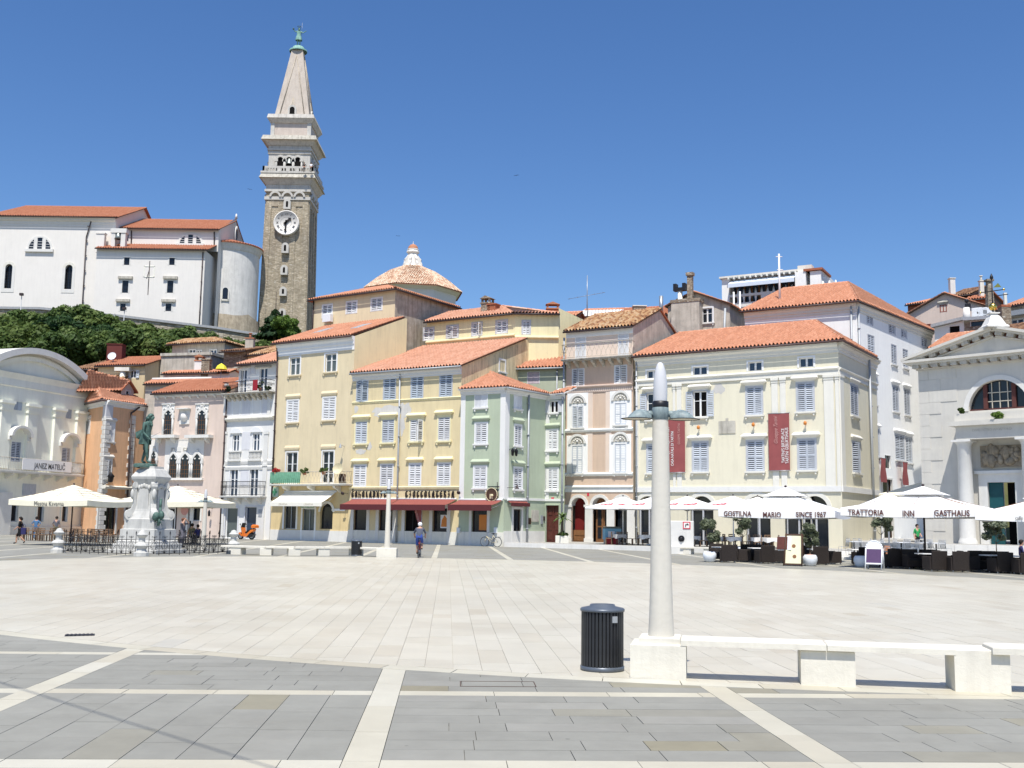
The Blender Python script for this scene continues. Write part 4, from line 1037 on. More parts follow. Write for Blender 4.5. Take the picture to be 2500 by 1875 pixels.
def blackletter(word,F,u0,u1,z0,z1,out):
    n=len(word);cw=(u1-u0)/n;hh=z1-z0;objs=[]
    for k,ch in enumerate(word):
        b=MB();nib=(cw*.085,hh*.075)
        for st in GL[ch]:
            for(ax,az),(bx_,bz)in zip(st[:-1],st[1:]):
                a=(ax*cw*.95-cw*.4,az*hh);c=(bx_*cw*.95-cw*.4,bz*hh)
                pts=[(a[0]+s_*nib[0],a[1]+s_*nib[1])for s_ in(-1,1)]+[(c[0]+s_*nib[0],c[1]+s_*nib[1])for s_ in(1,-1)]
                b.prism(pts,1,-.02,.02)
            for x,z in(st[0],st[-1]):x,z=x*cw*.95-cw*.4,z*hh;b.prism([(x-nib[0]*1.5,z),(x,z-nib[1]*1.3),(x+nib[0]*1.5,z),(x,z+nib[1]*1.3)],1,-.024,.024)
        objs.append(h.part('sign_letter',b,'print_black',M=F.M@Matrix.Translation((u0+cw*(k+.5),-out,z0))))
    return objs
za,zb=F.uz('d1',840,1303)[1],F.uz('d1',840,1266)[1]
blackletter('ČOKOLADNICA',F,F.uz('d1',536,1280)[0],F.uz('d1',772,1280)[0],za,zb,.16);blackletter('CIOCCOLATERIA',F,F.uz('d1',856,1280)[0],F.uz('d1',1155,1280)[0],za,zb,.16)
for c,x,y in(('d1',512,1280),('d1',1200,1276)):
    u,z=F.uz(c,x,y);b=MB();b.cyl((u,0,z),(u,-.7,z+.02),.02,None,6);b.cyl((u,-.7,z),(u,-.78,z-.05),.16,.12,10);h.part('sign_lamp',b,'pipe_dark',F)
h.finish()
def awning(F,u0,u1,zt,zf,out,label,mats=('awning_red','awning_dark'),val=.3,group=None,txt=None,name='awning'):
    o=thing(name,label,'awning',F.P(u0,0,zt),math.atan2(F.u.y,F.u.x),group);w=u1-u0;n=10;b=MB();v=[]
    for k in range(n+1):
        for e in range(4):f=e/3;v.append((w*k/n,-out*f-.05,(zf-zt)*f-.05*math.sin(f*math.pi)-.008*(k%2)))
    b.add(v,[(k*4+e,k*4+e+1,(k+1)*4+e+1,(k+1)*4+e)for k in range(n)for e in range(3)],0,True);b.build('canvas',mats[0],o)
    b=MB();b.box(0,w,-out-.09,-out-.05,zf-zt-val,zf-zt+.02);b.build('valance',mats[1],o)
    b=MB();b.cyl((-.05,-.08,.02),(w+.05,-.08,.02),.08,None,8)
    for x in(.2,w-.2):b.cyl((x,-.05,-.35),(x+(.3 if x<w/2 else-.3),-out*.55,zf-zt-.25),.022,None,6);b.cyl((x+(.3 if x<w/2 else-.3),-out*.55,zf-zt-.25),(x,-out,zf-zt-.06),.022,None,6)
    b.build('arm','fr_white',o)
    if txt:
        for body,fx,sz in txt:text('lettering',body,sz,'print_tan',o,Matrix.Translation((w*fx,-out-.095,zf-zt-val/2))@Matrix.Rotation(R(90),4,'X'),.002)
    return o
out=1.55;zt=F.uz('g4',900,222)[1]+.05;zf=F.uz('g4',900,290,-out)[1]
ub=[F.uz('g4',x,300,-out)[0]for x in(-60,556,1375)]
awning(F,ub[0]+.1,ub[1]+.2,zt,zf,out,'dark red awning beside the lamp post over two shop windows',group='red shop awnings',val=.42);awning(F,ub[1]+.28,ub[2]-.05,zt,zf,out,'dark red awning over the chocolate shop door',group='red shop awnings',val=.42)
FG=Fr(G(1119,82),G(1229,80));awning(FG,.05,FG.uz('g4',1995,300,-out)[0],FG.uz('g4',1900,225)[1],FG.uz('g4',1750,292,-out)[1],out,'dark red awning on the pale green corner house',group='red shop awnings',val=.42)
awning(F2,F2.uz('d2',668,1310)[0],F2.uz('d2',786,1310)[0],F2.uz('d2',730,1302)[1],F2.uz('d2',730,1318)[1],.35,'folded red awning above the side door of the green house',val=.25)
for c,q,lab in(('g4',(632,345,700,620),'dark red feather flag behind the far lamp post by the shop'),('g4',(1010,345,1115,640),'dark red feather flag beside the chocolate shop door')):
    u0,_,=F.uz(c,q[0],500);u1,_=F.uz(c,q[2],500);z1=F.uz(c,q[0],q[1])[1];z0=F.uz(c,q[2],q[3])[1]
    o=thing('feather_flag',lab,'flag',F.P(u1+.1,-.9,0),math.atan2(F.u.y,F.u.x),'feather flags at the shop');w=u1-u0+.1;b=MB();n=10;v=[]
    for k in range(n+1):f=k/n;z=z0+(z1+.3-z0)*f;v+=[(-w*f**.9*1.0,.03*math.sin(k),z),(.02*math.sin(k*2)-.0,.02,z)]
    b.add(v,[(2*k,2*k+1,2*k+3,2*k+2)for k in range(n)],0,True);b.build('cloth','banner',o)
    b=MB();b.cyl((.02,.02,0),(.02,.02,z1+.35),.025,.012,6);b.cyl((.02,.02,0),(.02,.02,.08),.22,.2,10);b.build('pole','steel',o)
    text('lettering','čokolada',.30,'print_rose',o,Matrix.Translation((-w*.38,-.05,z0+(z1-z0)*.62))@Matrix.Rotation(R(90),4,'X')@Matrix.Rotation(R(110),4,'Z'),.002)
F=FY.inset(r,.35,FY.L-.25);h=House('yellow_upper_house','yellow set back upper house with five shuttered windows and a stone chimney','house',F)
h2=h;u1=F.uz('d2',720,180)[0];F=FY.inset(r,.35,.35+u1);FB=Fr(F.P(F.L,0,0),F.P(F.L+3.3,1.9,0));FC=Fr(FB.P(FB.L,0,0),FB.P(FB.L,0,0)+FY.inn*8+FY.u*2.2)
ze=F.uz('d2',420,143,-.35)[1];zlo=zr-3
for Q in(F,FB):h.wall(Q,zlo,ze,'w_yellow_up')
h.wall(FC,zlo-4,[(0,ze+.55),(FC.L,ze-.9)],'w_yellow_up');h.wall(Fr(F.P(0,6,0),F.P(0,0,0)),zlo,ze,'w_yellow_up')
h.run('coping',FC,[(-.1,ze+.5),(.12,ze+.5),(.12,ze+.62),(-.1,ze+.62)],'tile_coping',0,FC.L)if False else None
tp=F.uz('d2',640,72,3.4);top=F.P(tp[0],3.4,tp[1]);eL,eC,eR=F.P(-.1,-.4,ze),F.P(F.L+.05,-.42,ze),FB.P(FB.L+.1,-.35,ze);tl=F.P(.2,3.4,tp[1]-.35)
h.roof([eL,eC,top,tl],'tile_pale',ridge=[(tl,top),(eC,top)],gutter='pipe_dark');h.roof([eC,eR,FB.P(FB.L,3.0,ze+.7),top],'tile_pale',ridge=[(top,FB.P(FB.L,3.0,ze+.7))],gutter='pipe_dark')
h.slab_roof([tl,top,FB.P(FB.L,3.0,ze+.7),F.P(F.L+4,9,ze-.5),F.P(0,9,ze-.5)],'brick_red')
for Q in(F,FB):z=Q.uz('d2',420 if Q is F else 790,283 if Q is F else 272)[1];h.run('string_course',Q,[(0,z-.1),(.22,z),(.22,z+.1),(0,z+.2)],'w_yellow_up')
for bx,st,Q in(((143,212,203,290),'sh',F),((290,196,356,276),'sh',F),((450,180,507,262),'half',F),((602,165,668,246),'sh',F),((768,166,812,252),'sh',FB)):h.win(Q,'d2',*bx,st,surm='fr_grey',sur=.12,sill=None)
p=F.uz('d2',545,118,1.6);h.chimney(F.P(p[0],1.6,p[1]),.95,.8,F.uz('d2',545,58,1.6)[1]-p[1],'chimney_stone','chimney_stone',FY.u.to_track_quat('X','Z').to_euler().z,'cap')
p=F.uz('d2',583,118,1.6);h.chimney(F.P(p[0],1.6,p[1]),.85,.8,F.uz('d2',583,66,1.6)[1]-p[1],'brick_red','brick_red',FY.u.to_track_quat('X','Z').to_euler().z,'flat')
h.finish()
F=Fr(G(659,93),G(850,88.2));h=House('beige_pharmacy_house','tall beige house with a pharmacy below and green railed balcony','house',F);FE=F
ze=F.uz('d1',300,360,-.45)[1];r=F.ridge_dep('d1',770,240,ze,.38);zr=F.uz('d1',770,240,r)[1];zB=F.uz('d1',280,1225)[1]
h.wall(F,zB-.1,ze-.03,'w_beige');h.wall(F,0,zB-.1,'w_beige_low');boxwalls(h,F,r+.3,0,ze-.03,'w_beige',zr,r,'w_yellow_up',zr-.1)
slopes(h,F,r,ze,zr,r,'tile_red',.45,.45,.0,ridge=False,back=False,gutter='pipe_brown');h.run('cornice',F,COR(ze-.05,.36,.9),'w_cream2');zq=F.uz('d1',300,437)[1];h.band('string_course',F,zq-.15,zq+.12,.05,'w_cream2')
for x0,y0,x1,y1,st in((165,470,226,575,'gl'),(377,448,442,556,'gl')):h.win(F,'d1',x0,y0,x1,y1,st,sill='w_beige',gl='glass_grey',sur=.14)
for x0,y0,x1,y1 in((150,727,215,857),(364,710,434,843)):h.win(F,'d1',x0,y0,x1,y1,sill='w_beige',hood='w_beige',hd=.12)
for x0,y0,x1 in((143,1035,208),(358,1030,425)):u0,u1,_,z1=F.box('d1',x0,y0,x1,1200);h.win(F,'d1',0,0,0,0,'gl',sill=None,hood='w_beige',hd=.10,box=(u0,u1,zB+.05,z1),name='balcony_door')
uL,uR=F.uz('d1',42,1215,-.9)[0],F.uz('d1',500,1215,-.9)[0];um=F.uz('d1',228,1180,-.9)[0]
o=h.balcony(F,uL+.1,uR,zB,.95,1.0,'stone','iron_pale',.17,3,'scroll')
b=MB();b.box(uL+.12,um,-.93,-.90,zB+.08,zB+.98)
for k in range(16):x=uL+.15+(um-uL-.2)*k/15;b.cyl((x,-.95,zB),(x,-.95,zB+1),.02,None,5)
h.part('railing_screen',b,'iron_green',F,parent=o)
b=MB();u,z=F.uz('d1',455,1135,-1.0);b.lathe([(.02,.0),(.30,.06),(.46,.16)],16);h.part('satellite_dish',b,'bike_cream',M=F.M@Matrix.Translation((u,-1.0,z))@Matrix.Rotation(R(75),4,'X')@Matrix.Rotation(R(15),4,'Y'))
b=MB();b.lathe([(.26,0),(.30,.3),(.28,.75),(.2,.8)],12,(u,-.5,zB));h.part('barrel',b,'wood_dark',F)
u,z=F.uz('d1',490,1000);b=MB();b.cyl((u,0,z),(u,-.45,z+.12),.02,None,6);b.lathe([(.02,.2),(.1,.0),(.13,-.14)],8,(u,-.5,z));h.part('wall_lamp',b,'pipe_grey',F)
h.band('plinth',F,0,F.uz('d1',290,1500)[1],.05,'stone_white')
for x0,x1,y0,y1,z0 in((132,203,1345,1492,None),(240,312,1372,1545,.1)):
    o,bx=shopfront(h,F,'d1',x0,y0,x1,y1,fm='steel',gl='glass' if z0 is None else 'glass_grey',sm='w_cream2',sw=.16,z0=z0,mull=1,name='shop_window' if z0 is None else 'shop_door')
u0,u1,z0,z1=F.box('g3',1322,343,1518,366);b=MB();b.box(u0,u1,-.12,0,z0,z1);o=h.part('shop_sign',b,'sign_green',F);text('lettering','LEKARNA PIRAN',.2,'print_white',o,wm(o).inverted()@F.M@Matrix.Translation(((u0+u1)/2,-.125,(z0+z1)/2))@Matrix.Rotation(R(90),4,'X'))
u0,u1=F.uz('d1',345,1420)[0],F.uz('d1',420,1420)[0];zspr=F.uz('d1',380,1390)[1];z0=F.uz('d1',380,1492)[1];h.arch(F,(u0+u1)/2,u1-u0,z0,zspr,'w_beige_low','w_cream2',.2,'glass',.25)
u,z=F.uz('d1',78,1272);b=MB();b.box(u-.42,u+.42,-.06,0,z-.42,z+.42);o=h.part('cross_panel',b,'sign_pale',F);b=MB();b.box(u-.30,u+.30,-.075,-.055,z-.11,z+.11);b.box(u-.11,u+.11,-.078,-.058,z-.30,z+.30);h.part('green_cross',b,'sign_green',F,parent=o)
h.pipe(F,[(-.02,ze-.3),(.10,ze-1.6),(.10,F.uz('d1',42,1320)[1])],'pipe_dark',.07);
for y0 in(1385,):u0,u1,za,zb=F.box('d1',418,y0-14,497,y0);b=MB();b.box(u0,u1,-.08,0,za,zb);h.part('pilaster_cap',b,'w_cream2',F)
for x,y,fx in((250,300,.2),(500,295,.7)):
    q=[F.P(F.L*(fx+dx),r*dy,ze+(zr-ze)*(r*dy+.45)/(r+.45)+.16)for dx,dy in((0,.35),(.11,.35),(.11,.62),(0,.62))];b=MB();b.add(q+[p-Vector((0,0,.2))for p in q],[(0,1,2,3),(0,4,5,1),(1,5,6,2),(2,6,7,3),(3,7,4,0)]);h.part('skylight',b,'lead',M=Matrix.Identity(4))
for x in(93,262,376):
    u=F.uz('d1',x,1150,-.6)[0];b=MB();b.lathe([(.14,0),(.2,.28)],8,(u,-.78,zB+.75));h.part('flower_pot',b,'terracotta',F)
h.finish()
zA=F.uz('g3',1300,140)[1];out=1.7;zf=F.uz('g3',1250,285,-out)[1]
awning(F,F.uz('g3',870,285,-out)[0],F.uz('g3',1640,285,-out)[0],F.uz('g3',1300,205,-.2)[1]+.45,zf,out,'white awning over the pharmacy windows of the beige house',('canvas_shop','canvas_shop'),.32,None,[('LEKARNA',.25,.24),('LEKARNA',.75,.24)])
F=FE.inset(r,FE.uz('d1',302,200,r)[0],FE.uz('d1',790,200,r)[0]);h=House('beige_upper_house','beige set back upper house with three white shutters and rough side wall','house',F)
ze=F.uz('d1',545,92,-.35)[1];zlo=zr-6;Sd=F.side(9.5);h.wall(F,zr-2.5,ze,'w_beige');h.wall(Sd,zlo,ze,'w_rough');h.wall(F.lside(9.5),zlo,ze,'w_beige');h.wall(Fr(F.P(F.L,9.5,0),F.P(0,9.5,0)),zlo,ze,'w_rough')
a,c,d_,e_=F.P(-.35,-.4,ze),F.P(F.L+.35,-.4,ze),F.P(F.L+.35,9.8,ze),F.P(-.35,9.8,ze);m1=F.P(F.L-4.6,4.7,ze+1.75);m0=F.P(2.6,4.7,ze+1.75)
h.roof([a,c,m1,m0],'tile_red',ridge=[(m0,m1),(c,m1)],gutter='pipe_dark');h.roof([c,d_,m1],'tile_red',gutter='pipe_dark');h.slab_roof([m0,m1,d_,e_],'brick_red');h.slab_roof([a,m0,e_],'brick_red')
for bx in((360,158,417,235),(503,137,564,210),(651,118,714,194)):h.win(F,'d1',*bx,surm='fr_white',sur=.09,sill=None)
u,z=F.uz('d1',403,262);b=MB();b.bbox(u-.5,u+.5,-.5,-.12,z,z+.75,.03);h.part('air_conditioner',b,'paper',F);h.pipe(F,[(.15,ze),(.15,zr-1.5)],'pipe_dark',.06)
h.finish()
F=Fr(G(540,96),G(657,93.2));h=House('grey_narrow_house','narrow grey and white house with iron balconies and many french windows','house',F);D=9
zb=F.uz('c5',790,497)[1];ztop=F.uz('c5',790,300,1.0)[1];UP=F.inset(1.3,.3,F.L)
h.wall(F,0,zb-.2,'w_white');boxwalls(h,F,D,0,zb-.2,'w_white');h.wall(UP,zb-.3,ztop,'w_white');h.wall(UP.lside(6),zb-.3,ztop,'w_white');h.wall(UP.side(6),zb-.3,ztop,'w_white')
r=UP.ridge_dep('c5',800,236,ztop,.36);zr=UP.uz('c5',800,236,r)[1];slopes(h,UP,r+4,ztop,zr,r,'tile_pale',.5,.35,.1,gutter='pipe_dark')
h.slab_roof([F.P(0,0,zb-.02),F.P(F.L,0,zb-.02),F.P(F.L,1.3,zb-.02),F.P(0,1.3,zb-.02)],'stone');
h.balcony(F,-.05,F.L-.1,zb,.75,F.uz('c5',790,412)[1]-zb-.15,'stone_weather','iron',.14,9,'ring')
for bx in((733,340,783,445),(868,328,920,470)):
    u0,u1,_,z1=UP.box('c5',*bx);h.win(UP,'c5',0,0,0,0,'gl',gl='glass_blue',sur=.08,sill=None,box=(u0,u1,zb+.05,z1),name='balcony_door')
u,z=UP.uz('c5',825,345);b=MB();b.box(u-.3,u+.3,-.05,0,z-.3,z+.6);b.box(u-.55,u-.35,-.04,0,z-1.5,z+.2);h.part('wall_panel',b,'w_grey',UP)
for x in(757,895):u0,z=UP.uz('c5',x,326);b=MB();b.box(u0-.95,u0+.95,-.22,0,z,z+.1);h.part('door_hood',b,'stone_weather',UP)
K=dict(sur=.12,surm='fr_white',gl='glass_blue')
for bx in((690,548,735,648),(825,540,872,643)):h.win(F,'c5',*bx,'gl',sill=None,**K)
for bx in((685,778,731,890),(822,770,868,888)):
    h.win(F,'c5',*bx,'gl',sill=None,**K);u0,u1,z0,z1=F.box('c5',*bx);b=MB();n=10;rr=(u1-u0)/2+.3;zc_=z1+.12
    b.prism([(rr*math.cos(math.pi*k/n),.45*math.sin(math.pi*k/n))for k in range(n+1)],1,-.14,0);h.part('window_pediment',b,'fr_white',M=F.M@Matrix.Translation(((u0+u1)/2,0,zc_)))
    zq=F.uz('c5',700,895)[1];zp=F.uz('c5',700,950)[1];b=MB();e=rr+.05;uc=(u0+u1)/2;b.box(uc-e,uc+e,-.22,0,zq-.02,zq+.1);b.box(uc-e,uc+e,-.22,0,zp-.1,zp+.05);h.part('balustrade',b,'stone_white',F)
    for k in range(9):x=uc-e+.12+(2*e-.24)*k/8;b=MB();b.lathe([(.045,0),(.03,.1),(.06,.3),(.03,.55),(.045,zq-zp-.06)],6,(x,-.14,zp+.04));h.part('baluster',b,'stone_white',F)
z2=F.uz('c5',740,1137)[1]
for x0,x1,y0 in((668,722,1012),(802,858,1005)):u0,u1,_,z1=F.box('c5',x0,y0,x1,1130);h.win(F,'c5',0,0,0,0,'gl',sill=None,box=(u0,u1,z2-.75,z1),name='balcony_door',**K)
zbal=F.uz('c5',740,1192)[1];h.balcony(F,F.uz('c5',606,1190,-.6)[0],F.uz('c5',880,1190,-.6)[0],zbal,.75,1.25,'stone_white','iron',.14,4,'ring')
for y,o_ in((672,.3),(962,.1),(1000,.1)):
    z=F.uz('c5',770,y)[1];h.run('string_course',F,[(0,z-.2),(.06,z-.2),(o_,z),(o_,z+.1),(0,z+.18)],'stone_white' if y!=672 else 'stone')
for x0,x1,ya,yb in((597,640,760,1200),(895,922,760,1200),(612,630,520,650),(925,945,520,655)):
    u0,u1=F.uz('c5',x0,(ya+yb)/2)[0],F.uz('c5',x1,(ya+yb)/2)[0];za,zc_=F.uz('c5',x0,yb)[1],F.uz('c5',x0,ya)[1];b=MB();b.box(max(0,u0),min(u1,F.L),-.10,0,za,zc_);b.box(max(0,u0-.05),min(F.L,u1+.05),-.15,0,zc_-.2,zc_);b.box(max(0,u0-.05),min(F.L,u1+.05),-.15,0,za+2.7,za+2.9);h.part('pilaster',b,'stone_white',F)
for x0,x1,ya,yb in((637,672,540,650),(750,806,535,645),(888,920,530,640),(748,804,760,880),(740,795,1000,1120)):
    u0,u1,z0,z1=F.box('c5',x0,ya,x1,yb);b=MB();b.box(u0,u1,-.02,0,z0,z1);h.part('wall_panel',b,'w_grey',F)
b=MB();b.box(0,F.L,-.012,0,F.uz('c5',790,668)[1],zb-.3);h.part('wall_face',b,'w_white',F)
o,bx=shopfront(h,F,'c5',637,1270,720,1468,fm='fr_white',gl='glass_grey',sm='w_grey',sw=.12,z0=.05,name='shop_door');o,bx=shopfront(h,F,'c5',770,1265,860,1468,fm='fr_grey',gl='glass_blue',sm='w_grey',sw=.12,z0=.05,name='shop_window')
b=MB();u,z=F.uz('c5',880,1305);b.box(u-.45,u+.4,-.14,0,0,zbal-.9);h.part('pier',b,'stone_white',F);b=MB();b.box(u-.2,u+.2,-.17,-.14,z-.35,z+.3);h.part('wall_plate',b,'pipe_grey',F)
b=MB();b.box(-.02,F.uz('c5',630,1350)[0],-.14,0,0,zbal-.9);h.part('pier',b,'stone_white',F)
h.pipe(F,[(-.05,zb-.4),(-.05,.1)],'pipe_dark',.07);h.finish();FG_=F
b=MB();u,z=F.uz('c5',838,445,-.78);b.box(u-.28,u+.28,-.80,-.77,z-.45,z+.5);tag(b.build('beach_towel','red_box',None,F.M),'red towel hung over the top balcony of the grey house','towel')
F=Fr(G(358,99.5),G(540,96.3));h=House('venetian_gothic_house','pale pink Venetian gothic house with pointed arch windows in white stone','house',F);D=11
ze=F.uz('c5',370,490,-.35)[1];r=F.ridge_dep('c5',600,405,ze,.36);zr=F.uz('c5',600,405,r)[1]
h.wall(F,0,ze-.03,'w_venet');boxwalls(h,F,D,0,ze-.03,'w_venet',zr,r,None,zr-1);slopes(h,F,D,ze,zr,r,'tile_orange',.38,.15,.15,gutter='pipe_dark')
z=ze-.25;h.run('cornice',F,[(0,z-.12),(.10,z-.12),(.16,z),(.16,z+.12),(0,z+.16)],'stone_white')
for k in range(9):u=F.L*(k+.5)/9;b=MB();b.prism([(-.30,z-.06),(-.26,z-.2),(-.1,z-.32),(0,z-.34),(0,z-.06)],0,u-.07,u+.07);h.part('bracket',b,'stone_white',F)
def gothic(F,c,x0,y0,x1,y1,top,framew=.2,frame_to=None,panel=None):
    """ogee-headed window: shaft x0..x1, springing y0 to sill y1, point at 'top'"""
    u0,u1,z0,zs=F.box(c,x0,y0,x1,y1);zt=F.uz(c,(x0+x1)/2,top)[1];w=(u1-u0)/2;uc=(u0+u1)/2;Mw=F.M@Matrix.Translation((uc,0,0));n=8
    def og(rw,ext):return[(rw*(1-f)**.8*(1+.28*math.sin(f*math.pi)),zs+(zt+ext-zs)*f)for f in(k/n for k in range(n+1))]
    inn=og(w,0);out=og(w+framew,framew*1.6)
    b=MB();poly=[(-w,z0),(w,z0)]+inn+[(-x,z)for x,z in inn[::-1][1:]];b.add([(x,-.085,z)for x,z in poly],[tuple(range(len(poly)))]);o=h.part('window',b,'glass',M=Mw)
    g=MB()
    for sg in(-1,1):
        for k in range(n):
            q=[(sg*inn[k][0],inn[k][1]),(sg*out[k][0],out[k][1]),(sg*out[k+1][0],out[k+1][1]),(sg*inn[k+1][0],inn[k+1][1])];v=[(x,-.16,z)for x,z in q]+[(x,0,z)for x,z in q]
            g.add(v,[(0,1,2,3),(1,5,6,2),(0,3,7,4)])
        g.cyl((sg*(w+framew*.5),-.10,z0),(sg*(w+framew*.5),-.10,zs),framew*.45,None,8);g.box(sg*(w+framew*.5)-framew*.65,sg*(w+framew*.5)+framew*.65,-.20,0,zs-.25,zs);g.ball((sg*w*.55,-.1,zs+(zt-zs)*.28),w*.2,6)
    g.ball((0,-.15,zt+framew*1.6),.1,6);h.part('tracery',g,'stone_white',M=Mw,parent=o)
    g=MB()
    for k in(-1,0,1):g.box(k*w*.6-.012,k*w*.6+.012,-.105,-.09,z0,zs)
    for k in range(1,4):g.box(-w,w,-.11,-.095,z0+(zs-z0)*k/4-.012,z0+(zs-z0)*k/4+.012)
    h.part('grille',g,'wood',M=Mw,parent=o);return uc,w,z0,zs,zt
for x0,x1,dx in((227,278,0),(453,507,0)):
    cx=(x0+x1)/2;u0,u1,z0,z1=F.box('c5',x0-18,575,x1+14,775);b=MB();b.box(u0,u1,-.05,0,z1-1.55,z1);b.box(u0-.05,u1+.05,-.12,0,z1,z1+.12)
    for k in range(7):b.box(u0+(u1-u0)*k/7,u0+(u1-u0)*(k+.55)/7,-.16,-.12,z1,z1+.1)
    h.part('window_panel',b,'stone_white',F);uc,w,z0,zs,zt=gothic(F,'c5',x0,650,x1,775,612,.22)
    g=MB()
    for k in range(3):g.lathe([(.13,0),(.19,.03),(.13,.06)],12,(0,0,0))if False else None
    for dx,dz in((-.45,.5),(.45,.5),(0,.95)):
        for k in range(10):
            a,c=2*math.pi*k/10,2*math.pi*(k+1)/10;g.cyl((uc+dx+.2*math.cos(a),-.1,zs+dz+.2*math.sin(a)),(uc+dx+.2*math.cos(c),-.1,zs+dz+.2*math.sin(c)),.045,None,5)
    h.part('quatrefoil',g,'fr_white',F);zs_=F.uz('c5',cx,782)[1];b=MB();b.box(uc-1.35,uc+1.35,-.75,0,zs_-.28,zs_);
    for sg in(-1,1):b.prism([(-.6,zs_-.28),(-.5,zs_-.5),(-.15,zs_-.7),(0,zs_-.75),(0,zs_-.28)],0,uc+sg*.85-.13,uc+sg*.85+.13)
    h.part('balcony_slab',b,'stone_white',F)
u0,u1,z0,z1=F.box('c5',330,608,397,702);b=MB();b.box(u0,u1,-.04,0,z0,z1);b.box(u0-.1,u1+.1,-.5,0,z1,z1+.1);b.box(u0,u1,-.1,0,z0-.08,z0);b.lathe([(.1,-.4),(.4,-.1),(.36,.3),(.15,.45)],10,((u0+u1)/2,-.02,(z0+z1)/2-.1));h.part('coat_of_arms',b,'stone_white',F)
u0,u1,z0,z1=F.box('c5',228,812,490,1085);b=MB();b.box(u0,u1,-.04,0,z0+.2,z1)
for k in range(28):b.box(u0+(u1-u0)*k/28,u0+(u1-u0)*(k+.55)/28,-.09,-.0,z1,z1+.09)
b.box(u0-.1,u1+.1,-.25,0,z0,z0+.2);h.part('window_panel',b,'w_church',F)
for x0,x1 in((262,312),(338,395),(420,475)):gothic(F,'c5',x0,955,x1,1072,905,.2)
u0,u1,z0,z1=F.box('c5',90,812,185,985);b=MB();b.box(u0+.6,u1,-.04,0,z0,z1);h.part('window_panel',b,'w_church',F);gothic(F,'c5',140,935,172,985,885,.2)
for k,x in enumerate((285,368,327)):
    u,z=F.uz('c5',x,882 if k<2 else 875);b=MB();b.box(u-.22,u+.22,-.08,-.04,z-.22,z+.22);h.part('relief_tile',b,'stone_weather' if k<2 else 'stone_white',F)
for x0,x1,y0,gl in((250,295,1275,'dark'),(385,410,1270,'glass'),(412,468,1250,'glass')):
    u0,u1,z0,z1=F.box('c5',x0,y0,x1,1420);o,_=shopfront(h,F,'c5',x0,y0,x1,1360 if x0==412 else 1420,fm='fr_grey',gl=gl,sm='stone_white',sw=.18,z0=.1 if x0!=412 else None,name='shop_window')
u,z=F.uz('c5',365,1290);b=MB();b.cyl((u,-.08,z),(u,-.04,z),.42,None,16);h.part('round_sign',b,'print_rose',F)
h.pipe(F,[(F.L-.1,ze-.3),(F.L-.1,.1)],'pipe_brown',.07);b=MB();u,z=F.uz('c5',560,1300);b.cyl((u-.2,0,z+.3),(u-.2,-.4,z+.4),.02,None,5);b.lathe([(.02,.2),(.12,0),(.1,-.35),(.02,-.4)],8,(u-.2,-.42,z));h.part('wall_lantern',b,'iron',F)
q=[F.P(F.L*a,r*d_,ze+(zr-ze)*(r*d_+.38)/(r+.38)+.15)for a,d_ in((.84,.55),(.93,.55),(.93,.8),(.84,.8))];b=MB();b.add(q+[p-Vector((0,0,.2))for p in q],[(0,1,2,3),(0,4,5,1),(1,5,6,2),(3,7,4,0)]);h.part('skylight',b,'lead',M=Matrix.Identity(4));h.finish();FV=F
b=MB();awning(F,F.uz('g1',1200,1070,-1.1)[0],F.uz('g1',1550,1070,-1.1)[0],F.uz('g1',1370,1020)[1]+.3,F.uz('g1',1370,1075,-1.1)[1],1.1,'small white scalloped awning on the pink Venetian house',('canvas_white','canvas_white'),.22)
C0=G(239,104);F=Fr(C0,G(350,110));FL=Fr(G(190,108.5),C0);h=House('orange_quoin_house','terracotta orange corner house with white stone quoins','house',F)
ze=F.uz('c4',690,532,-.4)[1];h.wall(F,0,ze,'w_orange');h.wall(FL,0,ze,'w_orange');Bk=Fr(F.P(F.L,0,0),F.P(F.L,9,0));h.wall(Bk,0,ze,'w_orange');h.wall(Fr(Bk.P(Bk.L,0,0),FL.P(0,0,0)),0,ze,'w_orange')
ap=F.uz('c4',640,445,4.5);ap=F.P(ap[0],4.5,ap[1]);eL,eC,eR=FL.P(-.3,-.45,ze),FL.P(FL.L+.2,-.55,ze),F.P(F.L+.3,-.45,ze);ap2=F.P(F.L*.85,4.0,ap.z+.2)
h.roof([eL,eC,ap],'tile_red',ridge=[(eC,ap)],soffit='w_cream2',gutter='pipe_brown');h.roof([eC,eR,ap2,ap],'tile_red',ridge=[(ap,ap2)],soffit='w_cream2',gutter='pipe_brown');h.slab_roof([ap,ap2,eR,Bk.P(Bk.L,0,ze),FL.P(0,0,ze)],'brick_red')
for Q in(F,FL):h.run('cornice',Q,COR(ze-.05,.42,.55),'w_cream2')
def quoins(Q,u0,sg,zt):
    z=.1;k=0
    while z<zt:
        hh=.44;w=.85 if k%2 else.60;b=MB();x0,x1=(u0,u0+w)if sg>0 else(u0-w,u0);b.bbox(x0,x1,-.09,0,z+.015,z+hh-.015,.03);h.part('quoin',b,'stone_white',Q);z+=hh;k+=1
quoins(F,-.06,1,ze-1.7);quoins(FL,FL.L+.06,-1,ze-1.7);quoins(F,F.uz('c4',905,800)[0],-1,ze-1.2)
for Q,u0,u1 in((F,-.05,.9),(FL,FL.L-.7,FL.L+.05)):b=MB();b.box(u0,u1,-.07,0,ze-1.7,ze-.5);h.part('corner_strip',b,'w_grey',Q)
K=dict(hood='stone_white',hd=.14,sill='stone_white');h.win(F,'c4',718,700,770,825,solid=True,**K);h.win(F,'c4',703,952,750,1075,**K);h.win(FL,'c4',556,690,606,775,solid=True,hood='stone_white',hd=.14,sill=None)
